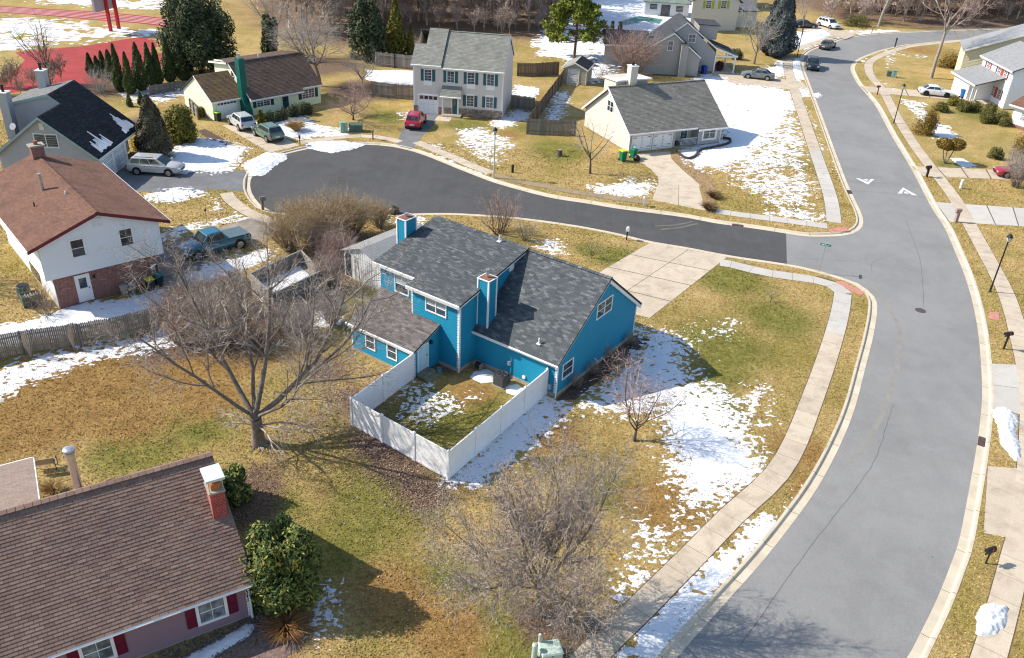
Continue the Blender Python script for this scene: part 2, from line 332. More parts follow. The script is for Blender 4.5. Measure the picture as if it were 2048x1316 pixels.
# ---------------------------------------------------------------- sidewalks, driveways
WALKS = []
def walk(name, px, w, label, mat=CONC, slab=1.52, z=.012, mats=None):
    L = smooth_line(gp(px), .25); WALKS.append((np.array([(p.x, p.y) for p in L[::3]]), w / 2)); par = tag(thing(name, label, 'pavement'), kind='structure'); a = offset_line(L, w / 2 + .05); b = offset_line(L, -w / 2 - .05); mb = MB()
    for i in range(0, len(L) - 1): mb.face([v + Vector((0, 0, .004)) for v in (b[i], b[i + 1], a[i + 1], a[i])])
    mb.build('bedding', BED, par); n = max(2, int(slab / .25)); i = 0; rr = random.Random(len(px)); a = offset_line(L, w / 2); b = offset_line(L, -w / 2)
    while i < len(L) - 2:
        j = min(i + n, len(L) - 1); mb = MB(); d0 = (L[i + 1] - L[i]).normalized() * .014; d1 = (L[j] - L[j - 1]).normalized() * .014; t = [rr.uniform(0, .008) for _ in range(4)]
        q = [b[i] + d0, b[j] - d1, a[j] - d1, a[i] + d0]
        mb.hexa([v + Vector((0, 0, -.05)) for v in q] + [v + Vector((0, 0, z + t[k])) for k, v in enumerate(q)]); mb.build('slab', mats(i / len(L)) if mats else mat, par); i = j
    return par
walk('sidewalk', [(1100, 1400), (1165, 1330), (1222, 1272), (1275, 1222), (1335, 1162), (1390, 1107), (1465, 1030), (1547, 955), (1588, 890), (1622, 805), (1652, 722), (1674, 650), (1684, 604), (1686, 586)], 1.3, 'pale sidewalk curving round the blue house corner lot', mats=lambda t: CONC if t < .82 else CONC_G)
walk('sidewalk', [(1690, 588), (1655, 565), (1589, 554), (1525, 544), (1470, 530), (1440, 525)], 1.35, 'grey sidewalk between blue house lawn and dark side street', CONC_G)
walk('sidewalk', [(1668, 445), (1664, 410), (1655, 375), (1627, 293), (1606, 230), (1588, 177), (1579, 150), (1576, 127), (1580, 115)], 1.35, 'sidewalk along the snowy lawn of the grey-roofed cape house', mats=lambda t: CONC_G if t < .3 else CONC)
walk('sidewalk', [(1655, 453), (1600, 445), (1525, 435), (1470, 428), (1432, 422)], 1.25, 'sidewalk strip between snowy lawn and dark side street', CONC_G)
walk('sidewalk', [(834, 284), (870, 300), (905, 314), (945, 332), (982, 346)], 1.25, 'short sidewalk in front of the two-storey house')
walk('sidewalk', [(990, 350), (1035, 362), (1081, 371), (1160, 386), (1240, 398), (1300, 405)], 1.0, 'grown over brown sidewalk past the lamp post', CONC_D)
walk('sidewalk', [(1960, 78), (1899, 84), (1831, 91), (1801, 97), (1772, 107), (1748, 118), (1737, 130), (1742, 152), (1766, 181), (1790, 227), (1825, 284), (1857, 328), (1905, 390), (1936, 443), (1975, 514), (2003, 567), (2022, 614), (2040, 680), (2054, 740), (2062, 800), (2062, 880), (2058, 960), (2050, 1040), (2030, 1120), (2010, 1200), (1985, 1290), (1950, 1400)], 1.3, 'sidewalk along the outer side of the street past the lamp posts')
walk('sidewalk', [(452, 386), (462, 400), (482, 416), (510, 431), (548, 444)], 1.2, 'short curved sidewalk beside the wooden mailbox')
walk('sidewalk', [(1592, 99), (1630, 86), (1670, 73), (1715, 64)], 1.3, 'short sidewalk behind the parked grey sedan')
walk('sidewalk', [(600, 286), (650, 278), (720, 272), (765, 275), (800, 284)], 1.1, 'snow-edged sidewalk at the head of the bulb')
def grid_drive(name, q, nx, ny, label, mat=CONC, z=.008):
    A, B, C_, D = [g(*p) for p in q]; par = tag(thing(name, label, 'driveway'), kind='structure'); mb = MB(); mb.face([p + Vector((0, 0, .004)) for p in (A, B, C_, D)]); mb.build('bedding', BED, par)
    P = lambda u, v: A.lerp(B, u).lerp(D.lerp(C_, u), v); rr = random.Random(nx * 7 + ny)
    for i in range(nx):
        for j in range(ny):
            e = .012 / max((B - A).length / nx, .5); f = .012 / max((D - A).length / ny, .5)
            u0, u1, v0, v1 = i / nx + e / 1, (i + 1) / nx - e / 1, j / ny + f, (j + 1) / ny - f; k = [P(u0, v0), P(u1, v0), P(u1, v1), P(u0, v1)]; nrm = (k[1] - k[0]).cross(k[3] - k[0]).z
            if nrm < 0: k = k[::-1]
            mb = MB(); mb.hexa([p + Vector((0, 0, -.04)) for p in k] + [p + Vector((0, 0, z + rr.uniform(0, .006))) for p in k]); mb.build('slab', mat, par)
grid_drive('driveway', [(1300, 485), (1455, 514), (1299, 637), (1120, 590)], 2, 4, 'wide cracked concrete driveway in front of the blue house')
grid_drive('driveway', [(1303, 400), (1412, 422), (1398, 372), (1318, 362)], 2, 1, 'driveway apron of the cape house at the dark street')
sheet('driveway', [(p.x, p.y) for p in gp([(1317, 364), (1316, 354), (1301, 338), (1277, 321), (1258, 314), (1258, 308), (1340, 303), (1343, 318), (1365, 340), (1398, 368), (1400, 374)])], .007, CONC, 'curved concrete driveway leading to the cape house garage', 'driveway')
sheet('driveway_edge', [(p.x, p.y) for p in gp([(1343, 305), (1356, 310), (1400, 335), (1430, 362), (1436, 384), (1424, 430), (1413, 424), (1402, 374), (1366, 340), (1345, 320)])], .005, MULCH if 0 else plain('bare_tan_soil', (.33, .225, .12), .95, .25, 2, .4), 'bare tan soil strip beside the curved driveway', 'soil')
sheet('driveway', [(p.x, p.y) for p in gp([(1425, 142), (1500, 148), (1578, 160), (1606, 165), (1619, 181), (1584, 179), (1520, 172), (1455, 166), (1420, 152)])], .007, CONC, 'driveway under the grey sedan by the porch house', 'driveway')
grid_drive('driveway', [(443, 250), (505, 246), (600, 291), (540, 306)], 2, 4, 'concrete driveway under the silver and green SUVs')
sheet('driveway', [(p.x, p.y) for p in gp([(792, 290), (812, 240), (830, 214), (880, 222), (870, 247), (842, 275), (826, 298)])], .007, DRIVE_ASPH, 'asphalt driveway under the red SUV', 'driveway')
sheet('driveway', [(p.x, p.y) for p in gp([(228, 345), (262, 330), (285, 334), (364, 343), (453, 341), (490, 341), (493, 351), (490, 384), (453, 380), (415, 379), (405, 388), (303, 384), (250, 381), (215, 370)])], .007, DRIVE_ASPH, 'cracked asphalt driveway under the silver minivan-like SUV', 'driveway')
sheet('driveway', [(p.x, p.y) for p in gp([(300, 500), (400, 466), (470, 446), (512, 432), (548, 440), (540, 470), (455, 505), (400, 545), (340, 585), (300, 590)])], .007, plain('stained_drive', (.27, .235, .195), .92, .3, .8, .3), 'stained grey driveway under the teal pickup', 'driveway')
grid_drive('driveway', [(1733, 184), (1765, 177), (1945, 190), (1945, 203)][:1] + [(1722, 172), (1945, 188), (1945, 203)], 1, 5, 'driveway under the white sedan')
grid_drive('driveway', [(1824, 332), (1845, 352), (2120, 364), (2120, 346)], 1, 6, 'driveway beside the black mailbox leading to the red car')
grid_drive('driveway', [(1870, 404), (1899, 444), (2130, 458), (2130, 422)], 1, 5, 'pale driveway past the broad wooden mailbox', CONC_G)
grid_drive('driveway', [(1983, 727), (1984, 815), (2160, 860), (2160, 735)], 2, 1, 'bright concrete driveway apron near the black twin mailbox', CONC_G)
grid_drive('driveway', [(1975, 932), (1966, 1066), (2140, 1100), (2140, 945)], 1, 2, 'tan concrete driveway apron beyond the storm drain')
sheet('driveway', [(p.x, p.y) for p in gp([(1600, 62), (1640, 52), (1668, 58), (1712, 70), (1690, 79), (1660, 68)])], .007, CONC, 'driveway under the far white SUV', 'driveway')
for q, lb in (([(1658, 459), (1690, 453), (1700, 462), (1660, 466)], 'pink tactile ramp strip at the corner by the snowy lawn'), ([(1671, 565), (1683, 562), (1730, 585), (1722, 591)], 'pink tactile ramp strip at the blue house corner'), ([(1979, 624), (1998, 625), (1999, 641), (1980, 639)], 'pink tactile ramp strip across the street by the lamp post')):
    mb = MB(); c = [g(*p) for p in q]; 
    if (c[1] - c[0]).cross(c[3] - c[0]).z < 0: c = c[::-1]
    mb.hexa([p + Vector((0, 0, -.03)) for p in c] + [p + Vector((0, 0, .028)) for p in c]); tag(mb.build('tactile_paving', PINK), lb, 'tactile paving', 'tactile ramps')
# walkway, mulch beds, enclosure floor
sheet('garden_bed', [(p.x, p.y) for p in gp([(1112, 800), (1150, 800), (1200, 760), (1260, 710), (1305, 680), (1262, 668), (1180, 735)])], .01, MULCH, 'dark mulch bed along the gable wall of the blue house', 'garden bed')
sheet('garden_bed', [(p.x, p.y) for p in gp([(395, 262), (410, 258), (455, 282), (465, 300), (440, 296)])], .01, MULCH, 'red-brown mulch bed by the cream house driveway', 'garden bed')
sheet('garden_bed', [(p.x, p.y) for p in gp([(330, 1330), (505, 1235), (560, 1230), (600, 1300), (520, 1340)])], .01, plain('leafy_bed', (.2, .14, .115), .97, .5, 6, .8, 15), 'leafy brown bed in front of the mauve house', 'garden bed')
# road paint, manhole, drains
def decal(name, q, z, mat, label, cat, group=None):
    mb = MB(); c = [g(*p, z) for p in q]; mb.face(c if (c[1] - c[0]).cross(c[2] - c[0]).z > 0 else c[::-1]); return tag(mb.build(name, mat), label, cat, group)
def chevron(name, o, i, label):
    z = ROAD_Z + .006; t = thing(name, label, 'road marking', (0, 0, 0), 0, 'speed hump arrows')
    O = [g(*p, z) for p in o]; I = [g(*p, z) for p in i]; mb = MB()
    for k in (0, 1): mb.face([O[k], O[k + 1], I[k + 1], I[k]] if (O[k + 1] - O[k]).cross(I[k] - O[k]).z > 0 else [O[k], I[k], I[k + 1], O[k + 1]])
    mb.build('outer_stroke', PAINT_W, t); c = (I[0] + I[1] + I[2]) / 3; mb = MB(); T = [c + (p - c) * .5 for p in I]
    mb.face(T if (T[1] - T[0]).cross(T[2] - T[0]).z > 0 else T[::-1]); mb.build('inner_triangle', PAINT_W, t)
chevron('road_arrow', [(1711, 356), (1736, 369), (1749, 358)], [(1719, 357), (1735, 364), (1742, 358)], 'white arrow painted on the street pointing toward the viewer')
chevron('road_arrow', [(1795, 387), (1806, 375), (1835, 391)], [(1804, 387), (1808, 379), (1824, 390)], 'white arrow painted on the street pointing away from the viewer')
c = g(1841, 621, ROAD_Z); mb = MB(); mb.lathe([(.40, -.03), (.40, .012), (.37, .016), (.35, .010), (0.05, .012)], (c.x, c.y, c.z), 20); mh = tag(mb.build('manhole_cover', IRON), 'round brown iron manhole cover in the street', 'manhole')
for px, lb, rz in (((1956, 886), 'rusty storm drain grate in the right gutter', 98), ((1692, 380), 'rusty storm drain inlet at the snowy corner kerb', 118), ((1472, 446), 'storm drain inlet beside the dark side street', -12)):
    q = g(*px); LL, sg = min(((L, s_) for L, s_ in ((LEW, 1), (REW, -1))), key=lambda e: min((p - q).length for p in e[0])); i = min(range(1, len(LL) - 1), key=lambda k: (LL[k] - q).length); d = (LL[i + 1] - LL[i - 1]).normalized(); c = LL[i] + Vector((-d.y, d.x, 0)) * .2 * sg; t = thing('storm_drain', lb, 'drain', (c.x, c.y, ROAD_Z + .025), math.atan2(d.y, d.x)); mb = MB(); mb.box(-.5, .5, -.19, .19, -.02, .02); mb.build('frame', IRON, t)
    for k in range(9): mb = MB(); mb.box(-.44 + k * .1, -.38 + k * .1, -.18, .18, .022, .04); mb.build('bar', IRON, t)
# running track beyond the trees
sheet('running_track', [(p.x, p.y) for p in gp([(-150, 2), (0, 12), (100, 18), (210, 24), (270, 30), (340, 37), (400, 46), (430, 60), (420, 75), (380, 68), (335, 54), (270, 46), (200, 41), (100, 32), (0, 25), (-150, 16)])], .006, TRACK, 'red running track lanes at the top left', 'running track')
sheet('track_infield', [(p.x, p.y) for p in gp([(30, 105), (90, 98), (170, 92), (240, 80), (285, 73), (308, 80), (316, 92), (300, 103), (330, 108), (400, 95), (430, 105), (330, 132), (270, 152), (170, 170), (60, 180), (-60, 200), (-60, 170), (20, 150), (50, 120)])], .006, TRACK, 'red rubber jumping area behind the row of arborvitae', 'running track')
for k in range(5):
    ln = [g(x, y1 + (y2 - y1) * (k + 1) / 6) for x, y1, y2 in ((-150, 2, 16), (0, 12, 25), (100, 18, 32), (200, 23, 41), (270, 30, 46), (336, 37, 53))]; ln = smooth_line(ln, 3); a = offset_line(ln, .08); b = offset_line(ln, -.08); mb = MB()
    for i in range(len(ln) - 1): mb.face([v + Vector((0, 0, .012)) for v in (b[i], b[i + 1], a[i + 1], a[i])])
    mb.build('lane_line', PAINT_W, bpy.data.objects['running_track'])
# ---------------------------------------------------------------- snow
SOLID = []
def snow(label, polys, res=.12, h=.07, soft=.8, z0=0, ns=2.0, seed=0, amp=1.0, ex=None):
    W = [([(q.x, q.y) for q in gp(p, 0)], d) for p, d in polys]
    X0 = min(p[0] for w, _ in W for p in w) - .8; X1 = max(p[0] for w, _ in W for p in w) + .8; Y0 = min(p[1] for w, _ in W for p in w) - .8; Y1 = max(p[1] for w, _ in W for p in w) + .8
    xs = np.arange(X0, X1, res); ys = np.arange(Y0, Y1, res); X, Y = np.meshgrid(xs, ys); Fd = np.full(X.shape, -9.)
    nz = fbm(X * ns + seed * 13.7, Y * ns * 1.25 + seed * 7.1, 2) * .45 + fbm(X * ns * 2.3 + seed, Y * ns * 2.9, 2) * .75; nb = fbm(X * .35 + seed, Y * .35, 2)
    hl = np.clip(fbm(X * 3.1 + 5 * seed, Y * 4.6 + seed, 2) - .42, 0, 9) * 3.2
    for w, d in W:
        if .8 < d < 1: SOLID.append(w)
        sd = sdist(X, Y, w); v = np.clip(sd / soft, -4, 1); Fd = np.maximum(Fd, (v * .6 + (d - .68) * 2.1 + nz * amp * (1.3 - .5 * d) + nb * .3 - hl * (1 if d < .9 else .4)) if d < .995 else v * 1.5 + .2 + nb * .7 * amp + nz * .4 * amp)
    if z0 == 0 and min(d for w, d in polys) < .995:
        Fd = np.minimum(Fd, np.clip(-sdist(X, Y, hole) * 3 + .1, -3, 9)) if X.size < 250000 else Fd
        for wl, hw in WALKS:
            if wl[:, 0].max() < X0 or wl[:, 0].min() > X1 or wl[:, 1].max() < Y0 or wl[:, 1].min() > Y1: continue
            for i in range(len(wl) - 1):
                a, b = wl[i], wl[i + 1]; ix = (xs > min(a[0], b[0]) - 1.2) & (xs < max(a[0], b[0]) + 1.2); iy = (ys > min(a[1], b[1]) - 1.2) & (ys < max(a[1], b[1]) + 1.2)
                if not ix.any() or not iy.any(): continue
                sx = np.ix_(iy, ix); e = b - a; t_ = np.clip(((X[sx] - a[0]) * e[0] + (Y[sx] - a[1]) * e[1]) / (e @ e + 1e-9), 0, 1); ds = np.hypot(X[sx] - a[0] - t_ * e[0], Y[sx] - a[1] - t_ * e[1]); Fd[sx] = np.minimum(Fd[sx], np.clip((ds - hw - .05) * 4, -3, 9) + .12 * nz[sx])
    Z = z0 + np.where(Fd > 0, h * (1 - np.exp(-np.maximum(Fd, 0) * 1.1)) * (1 + (.3 if h > .15 else .12) * nz), Fd * .05); Z = np.where(Fd > 0, np.maximum(Z, z0 + .004), Z)
    keep = (Fd > -.02); kc = keep[:-1, :-1] | keep[1:, :-1] | keep[:-1, 1:] | keep[1:, 1:]
    idx = np.arange(X.size).reshape(X.shape); Q = np.stack([idx[:-1, :-1][kc], idx[:-1, 1:][kc], idx[1:, 1:][kc], idx[1:, :-1][kc]], 1)
    if len(Q) == 0: return
    u, inv = np.unique(Q, return_inverse=True); V = np.stack([X.ravel()[u], Y.ravel()[u], Z.ravel()[u]], 1)
    tag(link('snow', npmesh('snow', V, inv.reshape(Q.shape), SNOW_D if h > .15 else SNOW, True)), label, 'snow', kind='stuff')
snow('patchy snow on the corner lawn beside the blue gable wall', [([(1172, 812), (1240, 745), (1300, 680), (1345, 690), (1375, 765), (1372, 790), (1330, 815), (1260, 822)], .85), ([(1270, 655), (1330, 662), (1385, 690), (1390, 715), (1340, 745), (1290, 690)], .62), ([(1350, 790), (1400, 778), (1445, 806), (1470, 845), (1465, 890), (1505, 925), (1500, 950), (1440, 962), (1405, 985), (1375, 940), (1350, 870), (1335, 825)], .96), ([(1430, 800), (1535, 770), (1532, 850), (1505, 915), (1465, 880)], .46), ([(1330, 905), (1480, 955), (1450, 1010), (1395, 1030), (1340, 985)], .55), ([(1180, 800), (1330, 815), (1345, 850), (1260, 835), (1190, 825)], .5)], .07, .035, .9, ns=2.2)
snow('thin snow tatters on the sunny lawn near the wide driveway', [([(1345, 665), (1400, 640), (1480, 632), (1492, 685), (1400, 690)], .36)], .085, .035, 1, ns=2.2, seed=3)
snow('snow remnants between bare tree and curving sidewalk', [([(1345, 985), (1450, 990), (1420, 1040), (1330, 1090), (1300, 1100)], .36), ([(1270, 1040), (1340, 1060), (1300, 1130), (1255, 1180), (1240, 1195), (1290, 1085)], .66), ([(1240, 1200), (1330, 1110), (1390, 1060), (1395, 1068), (1300, 1160)], .7)], .075, .04, .6, ns=2.4, seed=5)
snow('snow bank lying on the verge at the bottom kerb', [([(1225, 1330), (1330, 1205), (1420, 1130), (1520, 1045), (1538, 1055), (1440, 1165), (1350, 1265), (1300, 1330)], .96), ([(1530, 1040), (1660, 880), (1665, 890), (1560, 1040)], .12)], .07, .06, .45, ns=2.2, seed=7)
snow('snow strip lying along the white vinyl fence', [([(905, 958), (1082, 802), (1112, 812), (1110, 835), (1060, 880), (1000, 915), (955, 962)], .95), ([(1060, 880), (1130, 830), (1150, 850), (1080, 900)], .35)], .075, .05, .6, ns=2.2, seed=9)
snow('snow dusting on the grass inside the white fence', [([(808, 770), (850, 757), (915, 795), (935, 818), (880, 852), (805, 850), (790, 820)], .46), ([(925, 775), (975, 785), (960, 800), (930, 800)], .3)], .06, .03, .6, ns=2.8, seed=11)
snow('round snow heap beside the air conditioner', [([(940, 755), (950, 742), (975, 738), (990, 748), (988, 764), (962, 766)], 1.15), ([(1012, 772), (1034, 768), (1048, 778), (1030, 790), (1013, 786)], 1.1)], .06, .08, .3, amp=.4, seed=12)
snow('snow band along the grey picket fence of the left yard', [([(-10, 740), (120, 706), (250, 680), (335, 664), (338, 688), (260, 705), (160, 725), (80, 752), (30, 778), (-10, 800)], .8)], .085, .05, .6, ns=2, seed=13)
snow('snow along the brick wall behind the picket fence', [([(-10, 655), (90, 640), (150, 612), (240, 602), (315, 588), (330, 600), (310, 625), (200, 648), (-10, 690)], .95)], .09, .05, .5, ns=1.8, seed=14)
snow('snow patch beside the teal pickup', [([(345, 565), (380, 545), (470, 520), (540, 500), (530, 520), (450, 548), (400, 570)], .9), ([(318, 480), (345, 455), (400, 445), (480, 425), (500, 432), (420, 455), (335, 478)], .62)], .1, .05, .5, seed=15)
snow('snow patch on the front lawn by the silver SUV', [([(348, 315), (362, 297), (405, 279), (440, 284), (490, 300), (470, 322), (450, 336), (400, 341), (366, 344), (350, 330)], .95)], .11, .08, .7, seed=16)
snow('snow streak between asphalt driveway and dry lawn', [([(290, 392), (330, 384), (357, 376), (400, 386), (360, 398), (310, 398)], .9), ([(420, 395), (440, 395), (445, 420), (425, 422)], .45)], .11, .08, .5, seed=17)
snow('shovelled snow pile at the edge of the turning bulb', [([(482, 330), (500, 318), (530, 304), (562, 306), (570, 316), (540, 335), (522, 349), (500, 348)], 1.05)], .11, .24, 1.2, z0=-.06, amp=.3, seed=18)
snow('snow patch around the tan ornamental grass', [([(505, 252), (560, 240), (600, 232), (625, 250), (690, 262), (690, 272), (610, 276), (565, 272)], .85)], .12, .1, .7, seed=19)
snow('shovelled snow pile at the head of the bulb', [([(606, 290), (640, 281), (690, 280), (722, 288), (700, 297), (665, 304), (640, 300)], 1.02)], .12, .2, 1.0, z0=-.06, amp=.4, seed=20)
snow('patchy snow on the lawn of the two-storey house', [([(910, 262), (960, 252), (1018, 278), (1015, 320), (985, 335), (940, 305), (918, 285)], .52), ([(838, 292), (875, 285), (935, 320), (985, 345), (960, 350), (890, 325)], .42), ([(1000, 240), (1045, 220), (1050, 232), (1000, 252)], .95), ([(800, 225), (825, 222), (828, 232), (805, 238)], .5)], .12, .05, .8, seed=21)
snow('snow in the back yard behind the two-storey house', [([(735, 140), (830, 142), (830, 170), (770, 166), (735, 158)], 1.0), ([(1036, 172), (1068, 178), (1062, 194), (1040, 194)], .9)], .16, .08, .8, seed=22)
snow('snow inside the narrow fenced side yard', [([(1112, 185), (1136, 182), (1130, 210), (1120, 245), (1085, 242), (1098, 215)], .66)], .14, .06, .8, seed=23)
snow('broad snow field on the side lawn of the cape house', [([(1408, 156), (1455, 168), (1560, 180), (1580, 190), (1585, 215), (1560, 235), (1545, 260), (1500, 300), (1440, 335), (1400, 335), (1378, 322), (1440, 298), (1470, 280), (1450, 255)], .93), ([(1545, 235), (1600, 230), (1640, 420), (1650, 440), (1580, 440), (1500, 390), (1440, 340), (1500, 300)], .45), ([(1590, 410), (1650, 435), (1640, 448), (1560, 430)], .7)], .13, .07, 1.1, ns=1.6, seed=24)
snow('snow patch by the curb left of the curved driveway', [([(1185, 374), (1250, 368), (1298, 366), (1300, 388), (1250, 390), (1190, 383)], .85), ([(1235, 345), (1290, 360), (1270, 370), (1240, 365)], .4)], .12, .06, .6, seed=25)
snow('snow covered yards around the pool far behind', [([(1180, -15), (1420, -15), (1400, 40), (1330, 60), (1240, 75), (1150, 100), (1080, 95), (1110, 60)], .98), ([(1070, 80), (1250, 85), (1240, 130), (1185, 165), (1180, 130), (1090, 110)], .8)], .4, .08, 1.2, ns=.9, seed=26)
snow('snow beside the far driveways and parked cars', [([(1560, 70), (1640, 60), (1668, 73), (1600, 97), (1570, 90)], .9), ([(1580, 117), (1604, 117), (1610, 155), (1596, 158), (1585, 130)], .97), ([(1530, 140), (1570, 120), (1574, 150), (1540, 155)], .8), ([(1690, 62), (1740, 60), (1795, 62), (1760, 70), (1720, 70)], .8), ([(1600, 182), (1625, 180), (1630, 190), (1608, 192)], .9), ([(1410, 150), (1440, 155), (1455, 170), (1420, 165)], .9)], .2, .1, .8, ns=1.2, seed=27)
snow('small snow patches on the lawns across the street', [([(1798, 195), (1845, 205), (1870, 245), (1855, 255), (1810, 215)], .5), ([(1868, 250), (1890, 252), (1905, 275), (1880, 278)], .9), ([(1898, 316), (1925, 316), (1952, 332), (1925, 336)], 1), ([(1765, 100), (1800, 97), (1790, 125), (1770, 140)], .36), ([(1790, 105), (1860, 112), (1870, 122), (1800, 112)], .34), ([(1760, 160), (1795, 178), (1790, 182), (1762, 168)], .5), ([(1720, 120), (1735, 115), (1730, 150), (1722, 150)], .35)], .16, .07, .6, ns=1.4, seed=28)
snow('snow specks on the verge along the cape house sidewalk', [([(1615, 220), (1640, 260), (1650, 300), (1640, 300)], .4), ([(1650, 285), (1672, 320), (1690, 380), (1675, 360)], .34)], .14, .06, .5, seed=29)
snow('melting snow heap by the storm drain', [([(1984, 820), (2012, 817), (2032, 835), (2030, 870), (2042, 915), (2030, 922), (2008, 890), (1996, 850)], 1.1)], .07, .26, .5, amp=.5, seed=30)
snow('melting snow heap at the lower right sidewalk', [([(1958, 1228), (1975, 1210), (2012, 1216), (2010, 1245), (1985, 1268), (1956, 1270), (1960, 1248)], 1.1)], .05, .26, .35, amp=.6, seed=31)
snow('snow tongue in front of the mauve house', [([(330, 1340), (420, 1290), (490, 1250), (512, 1248), (500, 1272), (430, 1310), (400, 1340)], 1.1)], .05, .1, .4, amp=.4, seed=32)
snow('patch of snow beside the brown ornamental shrub', [([(622, 1210), (650, 1176), (672, 1185), (690, 1235), (660, 1262), (628, 1285)], .66), ([(680, 1160), (720, 1190), (710, 1220), (690, 1190)], .25)], .05, .03, .5, ns=2.8, seed=33)
snow('snow among the brush beside the board enclosure', [([(598, 640), (625, 618), (680, 622), (690, 640), (650, 655), (610, 652)], .7)], .09, .05, .5, seed=34)
snow('snow on the school field beside the running track', [([(-60, 30), (100, 40), (210, 50), (330, 62), (340, 76), (250, 74), (150, 85), (40, 100), (-60, 110)], .62), ([(90, -12), (340, 2), (340, 20), (240, 16), (90, 8)], .6)], .45, .08, 2, ns=.5, seed=35)
snow('snow under the row of arborvitae', [([(240, 185), (300, 175), (390, 158), (395, 180), (330, 205), (260, 205)], .6)], .18, .06, .8, seed=36)
snow('snow tatters on the blue house front lawn', [([(1075, 485), (1120, 478), (1125, 505), (1090, 505)], .55), ([(780, 440), (850, 432), (860, 445), (790, 452)], .5)], .1, .05, .6, seed=37)
# ---------------------------------------------------------------- building kit
def siding_mat(name, c, dirt=.1):
    t = NT(name); n = t.noise(.7, 5, .7); f = t.noise(22, 3, .7)
    col = t.mix(t.ramp(n, [(.4, (0, 0, 0)), (.75, (.6, .6, .6))]), c, mul(c, 1 - dirt * 2)); col = t.mix(.08, col, t.ramp(f, [(.3, (.2, .2, .2)), (.7, (1, 1, 1))]), 'OVERLAY')
    return t.out(col, .62, 0, .3)
WHITE = plain('white_trim', (.80, .80, .79), .55, .06, 4); GLASS = glass_mat('window_glass'); BLIND = plain('window_blind', (.42, .44, .45), .5, .1, 6, spec=.5)
GLASSL = glass_mat('pale_window_glass', (.16, .18, .195), .12)
BLACK = plain('black_metal', (.018, .018, .02), .5, .3, 6); STEEL = plain('galvanised_steel', (.52, .53, .54), .35, .15, 5, metal=.8); CONCW = plain('foundation_concrete', (.36, .33, .28), .9, .2, 3, .3)
